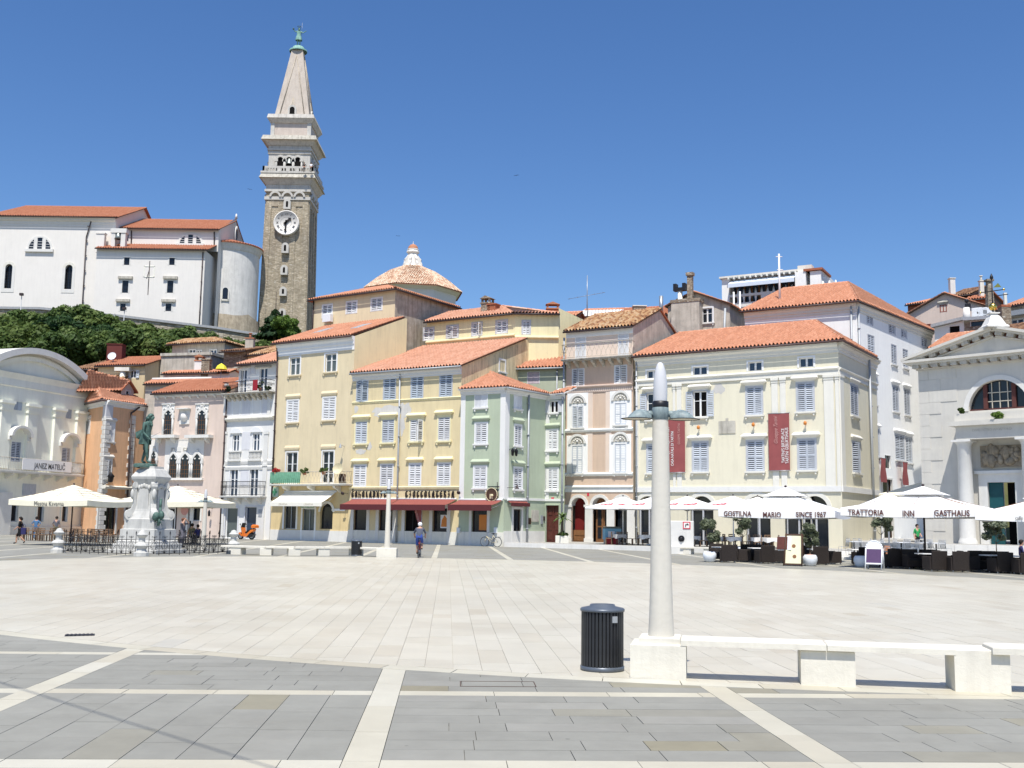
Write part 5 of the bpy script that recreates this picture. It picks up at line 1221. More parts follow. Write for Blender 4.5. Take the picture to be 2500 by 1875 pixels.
zsh=F.uz('c4',750,1135)[1];h.run('string_course',F,[(0,zsh-.15),(.5,zsh-.1),(.55,zsh+.08),(0,zsh+.2)],'stone');o,bx=shopfront(h,F,'c4',665,1235,780,1400,fm='wood_dark',gl='glass',sw=.2,z0=.1,mull=2,name='shop_window')
h.pipe(F,[(F.uz('c4',930,595)[0],ze-.3),(F.uz('c4',875,640)[0],ze-1.0),(F.uz('c4',865,1000)[0],.2)],'pipe_dark',.09,.2)
u,z=F.uz('c4',715,1065);b=MB();b.cyl((u-.5,0,z-.8),(u-.1,-.5,z-.4),.03,None,6);b.lathe([(.02,.5),(.36,.1),(.3,.05),(.2,-.45),(.04,-.5)],8,(u,-.6,z));h.part('street_lantern',b,'iron',F)
dF=F.inset(1.6,F.L*.28,F.L*.72);z0=ze+.7;z1=F.uz('c4',830,470,1.6)[1];dd=[dF.uz('c4',x,445)[0]for x in(820,905)]
dF=Fr(dF.P(dd[0],0,0),dF.P(dd[1],0,0));m_=dF.L/2;h.wall(dF,z0-.5,[(0,z1),(m_,z1+.9),(dF.L,z1)],'w_venet');h.win(dF,'c4',850,478,875,512,'gl',sur=.05,sill=None)
tl=dF.P(m_,-.35,z1+1.0);h.slab_roof([dF.P(-.3,-.35,z1-.1),tl,dF.P(m_,5,z1+1.0),dF.P(-.3,5,z1-.1)],'brick_red');h.slab_roof([tl,dF.P(dF.L+.3,-.35,z1-.1),dF.P(dF.L+.3,5,z1-.1),dF.P(m_,5,z1+1.0)],'brick_red');h.roof([dF.P(-3.4,2.6,z1-.6),dF.P(-.2,-.2,z1-.2),dF.P(m_,-.3,z1+1.0),dF.P(m_-1.5,4,z1+1.0)],'tile_red')
h.finish()
F=Fr(G(-70,95),G(200,108.5));h=House('arched_gable_hall','pale stone hall with arched gable pilasters and an iron balcony','building',F);D=12
zc=F.uz('c4',300,400)[1];uL,uR=F.uz('c4',30,400)[0],F.L;h.wall(F,0,zc,'w_museum');boxwalls(h,F,D,0,zc,'w_museum')
zk=F.uz('c4',560,475)[1];h.run('entablature',F,[(0,zc-2.6),(.1,zc-2.6),(.1,zc-1.3),(.2,zc-1.2),(.2,zc-.55),(.38,zc-.15),(.45,zc),(0,zc+.05)],'w_museum',0,F.L+.3)
ua,za=F.uz('c4',270,203);ub_,zb_=F.uz('c4',622,455);hw=ub_-ua;rise=za-zb_;rad=(hw*hw+rise*rise)/(2*rise);czz=za-rad;n=20;a0=math.asin(min(1,hw/rad));arc=[(ua+rad*math.sin(-a0+2*a0*k/n),czz+rad*math.cos(-a0+2*a0*k/n))for k in range(n+1)]
b=MB();b.prism([(u,z-.5)for u,z in arc]+[(arc[-1][0],zc-.1),(arc[0][0],zc-.1)],1,.35,.6);h.part('tympanum',b,'w_museum',F)
b=MB()
for k in range(n):
    q=[arc[k],arc[k+1],(ua+(arc[k+1][0]-ua)*.93,czz+(arc[k+1][1]-czz)*.955),(ua+(arc[k][0]-ua)*.93,czz+(arc[k][1]-czz)*.955)];v=[(x,-.55,z)for x,z in q]+[(x,D,z)for x,z in q];b.add(v,[(3,2,1,0),(0,1,5,4),(2,3,7,6)],0,False)
h.part('arch_roof',b,'stone_white',F)
b=MB()
for k in range(n):
    i=lambda j,f:(ua+(arc[j][0]-ua)*f,czz+(arc[j][1]-czz)*f);q=[i(k,.935),i(k+1,.935),i(k+1,.90),i(k,.90)];v=[(x,.05,z)for x,z in q]+[(x,.4,z)for x,z in q];b.add(v,[(3,2,1,0),(0,1,5,4),(2,3,7,6)])
h.part('arch_moulding',b,'w_museum',F)
zbal=F.uz('c4',300,1035)[1]
for x,y in((25,480),(205,510),(385,540),(537,570)):
    u=F.uz('c4',x,700)[0];zt=zc-2.65;b=MB();b.box(u-.62,u+.62,-.28,0,zbal+.2,zt-.9);b.box(u-.72,u+.72,-.36,0,zt-.9,zt-.7);b.box(u-.85,u+.85,-.5,0,zt-.25,zt);b.prism([(u-.66,zt-.7),(u+.66,zt-.7),(u+.84,zt-.25),(u-.84,zt-.25)],1,-.40,0);h.part('pilaster',b,'w_museum',F)
K=dict(sm='sh_grey',surm='w_museum',sill=None,sur=.15)
for bx in((72,825,138,960),(415,868,470,970)):
    h.win(F,'c4',*bx,**K);u0,u1,z0,z1=F.box('c4',*bx);uc=(u0+u1)/2;zz=F.uz('c4',(bx[0]+bx[2])/2,bx[1]-35)[1];b=MB();n_=12;rr=(u1-u0)/2+.75
    for k in range(n_):
        a,c=math.pi*k/n_,math.pi*(k+1)/n_;q=[(uc+q_*math.cos(w_),zz+.75*q_*math.sin(w_))for q_ in(rr-.28,rr)for w_ in(a,c)];v=[(x,-.75,z)for x,z in q]+[(x,0,z)for x,z in q];b.add(v,[(0,1,3,2),(2,3,7,6),(1,0,4,5)])
    b.box(uc-rr,uc-rr+.3,-.45,0,zz-.35,zz);b.box(uc+rr-.3,uc+rr,-.45,0,zz-.35,zz);h.part('arched_hood',b,'stone_white',F)
for bx in((95,500,150,612),(437,565,483,668)):h.win(F,'c4',*bx,sm='sh_blue',solid=True,surm='w_museum',sill=None,sur=.1)
uA,uB=F.uz('c4',-40,1010,-1.0)[0],F.uz('c4',560,1035,-1.0)[0];o=h.balcony(F,max(0,uA),uB,zbal,1.1,1.15,'stone_white','iron_pale',.2,7,'bars',.22);h.balcony
u0,u1=F.uz('c4',150,985,-1.1)[0],F.uz('c4',480,1005,-1.1)[0];b=MB();b.box(u0,u1,-1.14,-1.10,zbal+.12,zbal+1.15);p_=h.part('banner_board',b,'canvas_white',F,parent=o);text('lettering','JANEZ MATELIČ',.72,'print_grey',p_,wm(p_).inverted()@F.M@Matrix.Translation(((u0+u1)/2+.3,-1.15,zbal+.55))@Matrix.Rotation(R(90),4,'X'),.006,sx=.8)
for k in range(14):u=uB-2.6+k*.17;b=MB();b.lathe([(.06,0),(.04,.15),(.075,.4),(.04,.85),(.06,1.05)],6,(u,-1.02,zbal));h.part('baluster',b,'stone_white',F)
for x0,x1 in((72,120),(252,295),(418,455)):o,_=shopfront(h,F,'c4',x0,1215,x1,1365,fm='fr_grey',gl='glass',sm='w_museum',sw=.2,name='shop_window')
u0,u1,z0,z1=F.box('c4',150,1110,240,1190);b=MB();b.box(u0,u1,-.05,0,z0,z1);h.part('wall_panel',b,'sh_grey',F);h.run('stone_seat',F,[(0,0),(.45,0),(.45,.75),(0,.8)],'stone');
b=MB();b.box(F.uz('c4',-60,1200)[0]-.2,F.uz('c4',45,1250)[0],-.6,0,0,zbal-2.0);h.part('buttress',b,'stone_white',F);h.pipe(F,[(F.L-.1,zc-1),(F.L-.1,.2)],'pipe_dark',.08);h.finish()
F=Fr(G(200,108),G(236,105.5));h=House('courtyard_wall','plain grey plastered courtyard wall beside the orange house','wall',F);zt=F.uz('c4',590,785)[1];h.wall(F,0,zt,'w_museum');h.wall(F.lside(1.5),0,zt,'w_museum');h.slab_roof([F.P(0,0,zt+.12),F.P(F.L,0,zt+.12),F.P(F.L,1.5,zt+.12),F.P(0,1.5,zt+.12)],'stone');h.finish()
C0=G(2107,88);F=Fr(G(1826,93),C0);S2=Fr(C0,G(2292,101.5));h=House('tall_white_house','tall off white house with long shuttered side wall rising behind','house',F)
ze=F.uz('d4',1090,300,-.45)[1];h.wall(F,8,ze,'w_pinkish' if False else 'w_cream2');h.wall(S2,0,ze,'w_cream2');h.wall(F.lside(10),8,ze,'w_cream2');Bk=Fr(S2.P(S2.L,0,0),F.P(0,10,0));h.wall(Bk,0,ze,'w_cream2')
r=F.ridge_dep('d4',570,228,ze,.38);zr=F.uz('d4',570,228,r)[1];uA=F.uz('d4',570,228,r)[0];A_=F.P(uA,r,zr);A2=F.P(F.L-2.6,r,zr+.1)if False else None
eL,eC,eB=F.P(-.3,-.45,ze),F.P(F.L+.25,-.5,ze),S2.P(S2.L+.4,-.45,ze)
h.roof([eL,eC,F.P(F.L-3,r,zr),A_],'tile_red',ridge=[(A_,F.P(F.L-3,r,zr)),(eC,F.P(F.L-3,r,zr)),(eL,A_)],soffit='w_cream_trim',gutter='pipe_brown');h.roof([eC,eB,F.P(F.L-3,r,zr)],'tile_red',soffit='w_cream_trim',gutter='pipe_dark');h.slab_roof([A_,F.P(F.L-3,r,zr),eB,F.P(0,10,ze)],'brick_red')
for Q in(F,S2):h.run('cornice',Q,COR(ze-.06,.36,.8),'w_cream_trim')
K=dict(sm='sh_grey',surm='fr_grey',sur=.08)
for bx in((102,300,138,368),(250,362,290,432),(333,405,368,458),(470,462,503,522)):h.win(S2,'d5',*bx,sill=None,**dict(K,sm='sh_white'),st='sh')
for bx in((107,442,148,572),(265,506,298,635),(343,537,376,660)):h.win(S2,'d5',*bx,**dict(K,sill='stone_white'))
for bx in((122,728,165,905),(275,782,312,955),(353,805,389,978),(133,1075,182,1255),(293,1112,352,1282),(363,1128,403,1300)):h.win(S2,'d5',*bx,hood='w_cream2',hd=.2,**dict(K,sill='stone_white'))
h.win(S2,'d5',220,1248,260,1335,'dark',sur=.05,sill=None);o,_=shopfront(h,S2,'d5',205,1410,270,1560,fm='wood_dark',gl='glass',sw=.15,z0=.9,name='door')
h.pipe(F,[(F.uz('d4',1012,320)[0],ze-.3),(F.uz('d4',1014,570)[0],9)],r=.09);h.pipe(S2,[(.12,ze-.3),(.12,.3)],r=.09)
h.finish();FW_=S2
for(x0,y0,x1,y1),lab in(((155,1268,192,1430),'narrow red banner hanging on the white side wall beside the drainpipe'),((305,1295,340,1450),'narrow red banner below the double shutters of the white side wall')):
    u0,u1,z0,z1=S2.box('d5',x0,y0,x1,y1);o=thing('banner',lab,'banner',S2.P(u0,-.5,z0),math.atan2(S2.u.y,S2.u.x),'small red banners');w=u1-u0;b=MB();n=8;b.add([(w*e/4,.05*math.sin(e+k*.7),(z1-z0)*k/n)for k in range(n+1)for e in range(5)],[(k*5+e,k*5+e+1,(k+1)*5+e+1,(k+1)*5+e)for k in range(n)for e in range(4)],0,True);b.build('cloth','banner',o)
    b=MB();b.cyl((-.1,.05,z1-z0),(w+.1,.05,z1-z0),.03,None,6);b.cyl((w/2,.05,z1-z0),(w/2,.5,z1-z0),.03,None,6);b.build('rod','steel',o)
F=Fr(G(2256,72),G(2640,65));h=House('pediment_church','white stone church front with pediment, half round window and columns','church',F);CB=.85
zc=F.uz('d5',640,655)[1];ua,za=F.uz('d5',965,395);W_=F.L;hw=ua;W2=2*ua
h.wall(F,CB,zc,'stone_church',0,W2,.3);Sd=F.lside(14);h.wall(Sd,CB,zc,'stone_church');R_=Fr(F.P(W2,0,0),F.P(W2,14,0));h.wall(R_,CB,zc,'stone_church')
z1=zc+.62;b=MB();b.prism([(.1,z1),(W2-.1,z1),(ua,za-.55)],1,-.05,.3);h.part('tympanum',b,'stone_church',F)
b=MB();b.box(-.55,W2+.55,-.55,.2,zc+.30,zc+.45);b.box(-.75,W2+.75,-.75,.2,zc+.45,zc+.62);b.box(-.1,W2+.1,-.12,.2,zc-.05,zc+.05);b.box(-.2,W2+.2,-.3,.2,zc+.22,zc+.30);h.part('cornice',b,'stone_church',F)
for k in range(17):u=-.3+(W2+.6)*(k+.5)/17;b=MB();b.box(u-.22,u+.22,-.50,0,zc+.05,zc+.30);h.part('dentil',b,'stone_weather',F)
sl_=math.atan2(za-z1,ua+.75)
for sg in(-1,1):
    L=math.hypot(ua+.75,za-z1)+.1;M_=F.M@Matrix.Translation((ua,0,za))@(Matrix.Diagonal((sg,1,1,1)))@Matrix.Rotation(sl_,4,'Y');b=MB();b.box(-.02,L,-.75,.3,-.02,.16);b.box(-.02,L,-.55,.2,-.16,-.02);b.box(.2,L-.6,-.2,.1,-.52,-.42);h.part('raking_cornice',b,'stone_church',M=M_)
    for k in range(8):x=L*(k+.6)/8.3;b=MB();b.box(x-.22,x+.22,-.48,0,-.40,-.16);h.part('dentil',b,'stone_weather',M=M_)
    zR=za+.1;p0,p1,p2,p3=(F.P(0-.6 if sg<0 else W2+.6,-.0,z1+.1),F.P(ua,0,zR),F.P(ua,14,zR),F.P(0-.6 if sg<0 else W2+.6,14,z1+.1));h.slab_roof([p0,p1,p2,p3]if sg>0 else[p0,p1,p2,p3],'brick_red')
z=CB;k=0;hh=.78;bl=[];lz0=F.uz('d5',900,935)[1]
uw0,uw1,lw0,lw1=F.box('d5',783,745,1310,935);uwc=ua;rw=(uw1-uw0)/2;rw=ua-uw0
while z<zc-.1:
    h1=min(hh,zc-.06-z);u=.0;k+=1;off=.7 if k%2 else 1.5
    while u<W2-.01:
        L=off if u==0 else 1.9;L=min(L,W2-u);L=W2-u if W2-u-L<.5 else L
        bad=(u<2*ua and abs((u+L/2)-ua)<rw+.4+L/2 and z+h1>lw0-.3 and z<lw0+rw+.6)or(z+h1>0 and u+L>F.uz('d5',710,1300)[0]and u<W2-2.6 and z<lw0)
        if not bad:b=MB();b.box(u+.008,u+L-.008,-.03,.0,z+.008,z+h1-.008);h.part('ashlar_block',b,'stone_church',F)
        u+=L
    z+=h1
h.arch(F,ua,rw*2,lw0,lw0+.02,'stone_church','stone_white',.32,'glass',.4,n=20)
b=MB()
for f in(-.52,.52):x=ua+f*rw*.9;hgt=math.sqrt(max(.1,rw*rw-(f*rw*.9)**2));b.box(x-.13,x+.13,.22,.36,lw0,lw0+hgt)
b.box(ua-rw,ua+rw,.22,.36,lw0,lw0+.12);h.part('window_mullion',b,'print_brown',F)
b=MB()
for f in(-.26,0,.26):b.box(ua+f*rw-.025,ua+f*rw+.025,.30,.36,lw0,lw0+rw*.95)
for f in(.3,.6):ww=rw*.46;b.box(ua-ww,ua+ww,.30,.36,lw0+f*rw-.025,lw0+f*rw+.025)
h.part('glazing_bar',b,'print_tan',F)
pz1=F.uz('d5',900,1010,-1.3)[1];pz0=F.uz('d5',900,1135,-1.2)[1];uP=F.uz('d5',655,1030,-1.4)[0];uP2=2*ua-uP;b=MB();b.box(uP+.35,uP2-.35,-1.25,-.04,pz0,pz1-.3);b.box(uP,uP2,-1.55,-.04,pz1-.3,pz1);b.box(uP+.2,uP2-.2,-1.05,-.04,pz1,lw0-.25);h.part('portico_entablature',b,'stone_church',F)
for x_ in(F.uz('d5',758,1300,-.8)[0],2*ua-F.uz('d5',758,1300,-.8)[0]):
    b=MB();b.lathe([(.58,CB),(.58,CB+.15),(.52,CB+.25),(.5,CB+.4),(.42,pz0-.45),(.45,pz0-.4),(.45,pz0-.3),(.60,pz0-.14)],20,(x_,-.72,0));b.box(x_-.62,x_+.62,-1.3,-.14,pz0-.14,pz0);h.part('column',b,'stone_white',F)
text('lettering','DIVO PETRO APOSTOLO',.22,'stone_weather',h.root,h.inv@F.M@Matrix.Translation((ua,-1.26,pz0+.55))@Matrix.Rotation(R(90),4,'X'))
u0,u1,z0,z1_=F.box('d5',862,1178,1160,1325,-.3);rng=random.Random(5);u1=max(u1,2*ua-u0);b=MB();b.box(u0,u1,-.22,0,z0,z1_);o=h.part('relief_panel',b,'relief',F)
for k in range(26):b=MB()if k==0 else b;x,zz=rng.uniform(u0+.25,u1-.25),rng.uniform(z0+.25,z1_-.3);b.ball((x,-.24,zz),rng.uniform(.14,.3),7,0,rng.uniform(.8,2.0))
h.part('relief_figures',b,'relief',F,parent=o,kind='stuff');b=MB();u0d,u1d,z0d,z1d=F.box('d5',918,1430,1120,1590,-.1);u1d=2*ua-u0d
F.holes.append((u0d,u1d,CB,z1d));b=MB();b.box(u0d-.55,u0d,-.16,.1,CB,z1d+.55);b.box(u1d,u1d+.55,-.16,.1,CB,z1d+.55);b.box(u0d,u1d,-.16,.1,z1d,z1d+.55);b.box(u0d-.75,u1d+.75,-.3,.1,z1d+.55,z1d+.75);o=h.part('door_surround',b,'stone_white',F)
b=MB();b.box(u0d,(u0d+u1d)/2,.1,.2,CB,z1d);h.part('door_leaf',b,'teal',F);b=MB();b.box((u0d+u1d)/2,u1d,.9,1.0,CB,z1d);h.part('doorway',b,'dark',F);b=MB();b.box(u1d-.08,u1d,-.0,1.2,CB,z1d);h.part('door_leaf',b,'teal',F)
b=MB();b.lathe([(1.0,za),(1.0,za+.1),(.8,za+.2),(.5,za+.68),(.28,za+.9),(.45,za+.95),(.45,za+1.02)],4,(ua,-.2,0),sm=False);h.part('acroterion',b,'stone_white',F);zz=za+1.0
b=MB();b.ball((ua,-.2,zz+.42),.26,12);h.part('finial_ball',b,'gold',F);b=MB();b.cyl((ua,-.2,zz),(ua,-.2,zz+2.3),.05,.035,6);b.box(ua-.8,ua+.8,-.22,-.18,zz+1.45,zz+1.5);b.box(ua+.3,ua+1.0,-.22,-.18,zz+1.1,zz+1.15);b.lathe([(.01,.3),(.1,.1),(.12,0),(.05,-.1)],8,(ua,-.2,zz+2.35));h.part('weather_vane',b,'iron',F);b=MB();b.ball((ua-.75,-.2,zz+1.48),.08,6);b.ball((ua+.75,-.2,zz+1.48),.08,6);b.prism([(ua+.1,zz+1.7),(ua+.6,zz+1.65),(ua+.4,zz+1.95)],1,-.22,-.18);h.part('vane_arrow',b,'gold',F)
h.finish();FCH=F
def hill():
    nx,ny=60,40;V=[];X0,X1,Y0,Y1=-120,120,112,260;rng=random.Random(9)
    def hz(x,y):
        t=min(1,max(0,(y-116)/38));t=t*t*(3-2*t);k=1-.25*min(1,max(0,(x+10)/60));return max(0,t*27.0*k+.8*math.sin(x*.21+y*.13)*t)
    for j in range(ny):
        for i in range(nx):x=X0+(X1-X0)*i/(nx-1);y=Y0+(Y1-Y0)*j/(ny-1);V.append((x,y,hz(x,y)-.05))
    b=MB();b.add(V,[(j*nx+i,j*nx+i+1,(j+1)*nx+i+1,(j+1)*nx+i)for j in range(ny-1)for i in range(nx-1)],0,True)
    t=NT('hill_ground');co=t.co();t.fin(t.mix(t.noise(co,.4,6),(.05,.075,.02),(.16,.13,.07)),.95,.1)
    tag(b.build('hill','hill_ground'),'green hillside below the parish church',None,None,'structure');return hz
HZ=hill()
pts=[at(*cp('c1',x,y),156)for x,y in((-60,1020),(330,1025),(1000,1090),(1780,1185),(2200,1252),(2600,1290))]
o=thing('retaining_wall','old rubble retaining wall running below the white church','wall',(pts[0].x,pts[0].y,0));b=MB();c=MB()
for p,q in zip(pts[:-1],pts[1:]):
    b.add([(p.x-o.location.x,0,p.z-6),(q.x-o.location.x,0,q.z-6),(q.x-o.location.x,0,q.z),(p.x-o.location.x,0,p.z),(p.x-o.location.x,1,p.z),(q.x-o.location.x,1,q.z)],[(0,1,2,3),(3,2,5,4)])
    c.add([(p.x-o.location.x,-.25,p.z),(q.x-o.location.x,-.25,q.z),(q.x-o.location.x,-.25,q.z+.35),(p.x-o.location.x,-.25,p.z+.35),(p.x-o.location.x,1,p.z+.35),(q.x-o.location.x,1,q.z+.35),(p.x-o.location.x,1,p.z),(q.x-o.location.x,1,q.z)],[(0,1,2,3),(3,2,5,4),(1,0,6,7)])
b.build('wall','wall_stone',o);c.build('coping','lead',o)
YC=165;X_=lambda c,x,y,Y:at(*cp(c,x,y),Y)
Fn=Fr(X_('c1',-120,700,YC),X_('c1',925,700,YC));h=House('parish_church','long white hilltop church with orange tile roofs and round apse','church',Fn)
zb=24.0;ze=Fn.uz('c1',500,262,-.8)[1];r=Fn.ridge_dep('c1',600,184,ze,.42,.8);zr=Fn.uz('c1',600,184,r)[1]
h.wall(Fn,zb,ze,'w_church');boxwalls(h,Fn,2*r,zb,ze,'w_church',zr,r);slopes(h,Fn,2*r,ze,zr,r,'tile_orange',.8,0,.5,gutter='pipe_dark',pitch=.4,course=.6,A=.12);h.run('cornice',Fn,COR(ze-.1,.65,1.3),'w_church')
u=Fn.uz('c1',700,600)[0];h.pipe(Fn,[(Fn.uz('c1',750,290)[0],ze-.6),(Fn.uz('c1',715,350)[0],ze-3.2),(Fn.uz('c1',682,980)[0],zb+3)],'pipe_dark',.09,.2)
def lunette(F,c,xs,y0,y1):
    u0,u1,z0,z1=F.box(c,xs[0],y0,xs[1],y1);uc=(u0+u1)/2;rr=(u1-u0)/2;n=16
    b=MB();b.prism([(rr*math.cos(math.pi*k/n),(z1-z0)*math.sin(math.pi*k/n))for k in range(n+1)],1,-.04,.1);o=h.part('lunette_window',b,'glass',M=F.M@Matrix.Translation((uc,0,z0)))
    b=MB()
    for sg in(-1,1):b.box(sg*rr*.38-.28,sg*rr*.38+.28,-.12,.1,0,(z1-z0)*.93)
    b.box(-rr-.5,rr+.5,-.35,0,-.45,0);h.part('stone_mullion',b,'stone_white',M=F.M@Matrix.Translation((uc,0,z0)),parent=o)
    b=MB()
    for k in range(n):
        a,c_=math.pi*k/n,math.pi*(k+1)/n;q=[((rr+e)*math.cos(w),(z1-z0+e)*math.sin(w))for e in(0,.3)for w in(a,c_)];v=[(x,-.1,z)for x,z in q]+[(x,0,z)for x,z in q];b.add(v,[(0,1,3,2),(2,3,7,6)])
    for k in range(3):b.box(-rr,rr,-.06,-.045,(z1-z0)*(.2+.22*k),(z1-z0)*(.2+.22*k)+.06)
    h.part('archivolt',b,'stone_white',M=F.M@Matrix.Translation((uc,0,z0)),parent=o)
lunette(Fn,'c1',(238,418),436,532)
def roundwin(F,c,x0,y0,x1,y1,sur=.45):
    u0,u1,z0,z1=F.box(c,x0,y0,x1,y1);w=u1-u0;h.arch(F,(u0+u1)/2,w,z0,z1-w/2,'w_church','stone',sur,'glass',.5);uc=(u0+u1)/2;b=MB()
    for k in(-1,0,1):b.box(uc+k*w*.28-.04,uc+k*w*.28+.04,.4,.48,z0,z1-w*.2)
    for k in range(1,8):b.box(u0,u1,.42,.47,z0+(z1-z0)*k/9,z0+(z1-z0)*k/9+.06)
    b2=MB();b2.box(u0-sur,u0,-.05,.05,z0-.1,z1-w/2);b2.box(u1,u1+sur,-.05,.05,z0-.1,z1-w/2);b2.box(u0-sur,u1+sur,-.05,.05,z0-.6,z0-.1);h.part('window_surround',b2,'stone_white',F);h.part('grille',b,'iron',F)
roundwin(Fn,'c1',40,652,98,852);roundwin(Fn,'c1',531,658,590,858)
Fa=Fr(X_('c1',775,800,YC-2),X_('c1',1668,800,YC-2));za=Fa.uz('c1',1220,528,-.5)[1];ra=4.0;zra=Fa.uz('c1',1400,496,ra)[1]
h.wall(Fa,zb,za,'w_church');Ra=Fa.side(12);h.wall(Ra,zb,za,'w_church');h.wall(Fa.lside(2.2),zb,za,'w_church');slopes(h,Fa,ra,za,zra,ra,'tile_orange',.6,.1,.6,ridge=False,back=False,gutter='pipe_dark',pitch=.4,course=.6,A=.12)
Fc=Fr(X_('c1',1030,420,YC+2),X_('c1',1790,420,YC+2));zc_=Fc.uz('c1',1400,362,-.6)[1];rc=Fc.ridge_dep('c1',1500,292,zc_,.42,.6);zrc=Fc.uz('c1',1500,292,rc)[1]
h.wall(Fc,zra-1,zc_,'w_church');Rc_=Fc.side(2*rc);h.wall(Rc_,zb,[(0,zc_),(rc,zrc+.5),(2*rc,zc_)],'w_church');slopes(h,Fc,2*rc,zc_,zrc,rc,'tile_orange',.6,2.5,.1,gutter='pipe_dark',pitch=.4,course=.6,A=.12)
lunette(Fc,'c1',(1472,1648),412,486);h.win(Fc,'c1',1030,400,1052,465,'dark',sur=.1,sill=None);h.pipe(Fc,[(Fc.uz('c1',1755,380)[0],zc_-.3),(Fc.uz('c1',1755,480)[0],zra)],'pipe_dark',.09);h.pipe(Fc,[(Fc.uz('c1',1078,380)[0],zc_-.3),(Fc.uz('c1',1075,490)[0],zra)],'pipe_dark',.09);h.pipe(Fa,[(Fa.L-.35,za-.3),(Fa.L-.35,zb+1)],'pipe_dark',.09)
for bx,st in(((1015,598,1060,660),0),((1385,600,1430,660),0),((1000,788,1050,888),1),((1368,788,1418,888),1),((983,975,1028,1037),1),((1355,977,1402,1038),1)):
    h.win(Fa,'c1',*bx,'dark',sur=.22,surm='stone_white',sill=None,bars=2);
    if st:u0,u1,z0,z1=Fa.box('c1',*bx);b=MB();b.box(u0-.65,u1+.65,-.35,0,z1+.25,z1+.65);h.part('lintel',b,'stone_weather',Fa)
u0,u1,z0,z1=Fa.box('c1',1178,668,1265,760);b=MB()
for a in((u0,u1,z0,z0+.1),(u0,u1,z1-.1,z1),(u0,u0+.1,z0,z1),(u1-.1,u1,z0,z1)):b.box(a[0],a[1],-.05,0,a[2],a[3])
h.part('sundial_frame',b,'w_museum',Fa);b=MB();uc=(u0+u1)/2;b.box(uc-.05,uc+.05,-.05,0,z0-2.8,z0+2.6);b.cyl((uc,0,z1-.6),(uc-.1,-.7,z1-2.2),.06,None,5);h.part('sundial_gnomon',b,'pipe_dark',Fa)
u0,z0=Fa.uz('c1',905,510,.6);u1,z1=Fa.uz('c1',1030,362,.6);b=MB();w=u1-u0
b.box(u0,u0+w*.28,.6,1.5,z0-.5,z1-.7);b.box(u1-w*.32,u1,.6,1.5,z0-.5,z1-.7);b.box(u0-.15,u1+.15,.5,1.6,z1-.7,z1);b.box(u0-.15,u1+.1,.5,1.6,z0-.7,z0-.2);h.part('bell_cote',b,'stone_white',Fa);b=MB();b.lathe([(.05,1.2),(.35,1.0),(.45,.4),(.62,0),(.5,0)],14,((u0+u1)/2-.1,.9,z0+1.3));h.part('bell',b,'bell',Fa)
u0,z0=Fa.uz('c1',782,505,.6);b=MB();b.box(u0,u0+1.3,.6,1.4,z0-1,z0+2.0);b.box(u0-.1,u0+1.4,.5,1.5,z0+2.0,z0+2.2);h.part('bell_cote',b,'w_church',Fa)
pc=X_('c1',1862,800,YC+9);ra_=abs(X_('c1',2108,800,YC+9).x-pc.x);z1a=X_('c1',1862,526,YC+9-ra_).z;z0a=22
Mp=Matrix.Translation((pc.x,pc.y,0));b=MB();b.lathe([(ra_,z0a),(ra_,z1a)],40);h.part('apse',b,'w_apse',M=Mp)
b=MB();b.lathe([(ra_,z1a-.1),(ra_+.12,z1a),(ra_+.14,z1a+.2),(ra_+.5,z1a+.95),(ra_+.55,z1a+1.0),(ra_+.55,z1a+1.1)],40);h.part('apse_cornice',b,'w_apse',M=Mp)
b=MB();n=72;R0,R1=ra_+.62,1.0;zz0,zz1=z1a+1.08,z1a+1.08+ra_*.30
for k in range(n):
    a,m_,c_=(2*math.pi*(k+f)/n for f in(0,.5,1.0))
    P=lambda R_,an,zz:(R_*math.cos(an),R_*math.sin(an),zz)
    b.add([P(R0,a,zz0),P(R0,m_,zz0+.16),P(R0,c_,zz0),P(R1,a,zz1),P(R1,m_,zz1+.05),P(R1,c_,zz1)],[(0,1,4,3),(1,2,5,4)])
tl=h.part('apse_tiles',b,'tile_orange',M=Mp,kind='stuff');b=MB();b.lathe([(R0-.05,zz0-.12),(R0+.02,zz0-.02),(R1,zz1-.1)],48);h.part('apse_roof',b,'brick_red',M=Mp)
an=math.atan2(-1,-.05);w=X_('c1',1842,890,YC+9-ra_);b=MB();zz=w.z;dx=w.x-pc.x;yy=-math.sqrt(max(.1,ra_*ra_-dx*dx));aa=math.atan2(yy,dx);Mw=Mp@Matrix.Translation((dx,yy,zz))@Matrix.Rotation(aa+math.pi/2,4,'Z');n_=8;ww=.42
b.prism([(ww,-1.0)]+[(ww*math.cos(math.pi*k/n_),.5+ww*math.sin(math.pi*k/n_))for k in range(n_+1)]+[(-ww,-1.0)],1,-.12,.3);h.part('apse_window',b,'glass',M=Mw);b=MB();b.box(-ww-.2,-ww,-.16,.3,-1.2,.5);b.box(ww,ww+.2,-.16,.3,-1.2,.5);b.box(-ww-.2,ww+.2,-.16,.3,-1.25,-1.0);h.part('window_surround',b,'stone',M=Mw)
u,z=Rc_.uz('c1',1890,385)if False else(rc,zrc-2.6);b=MB();b.lathe([(.9,0),(1.25,.0),(1.25,.2),(.9,.2)],20);h.part('oculus_frame',b,'stone_white',M=Rc_.M@Matrix.Translation((u,-.05,z))@Matrix.Diagonal((.8,1,1.3,1))@Matrix.Rotation(R(90),4,'X'));b=MB();b.lathe([(.001,0),(.92,0)],20);h.part('oculus',b,'glass_grey',M=Rc_.M@Matrix.Translation((u,-.1,z))@Matrix.Diagonal((.8,1,1.3,1))@Matrix.Rotation(R(90),4,'X'))
b=MB();b.cyl((rc,0,zrc+.4),(rc,0,zrc+1.2),.25,.1,8);h.part('finial',b,'stone_white',M=Rc_.M);h.finish()
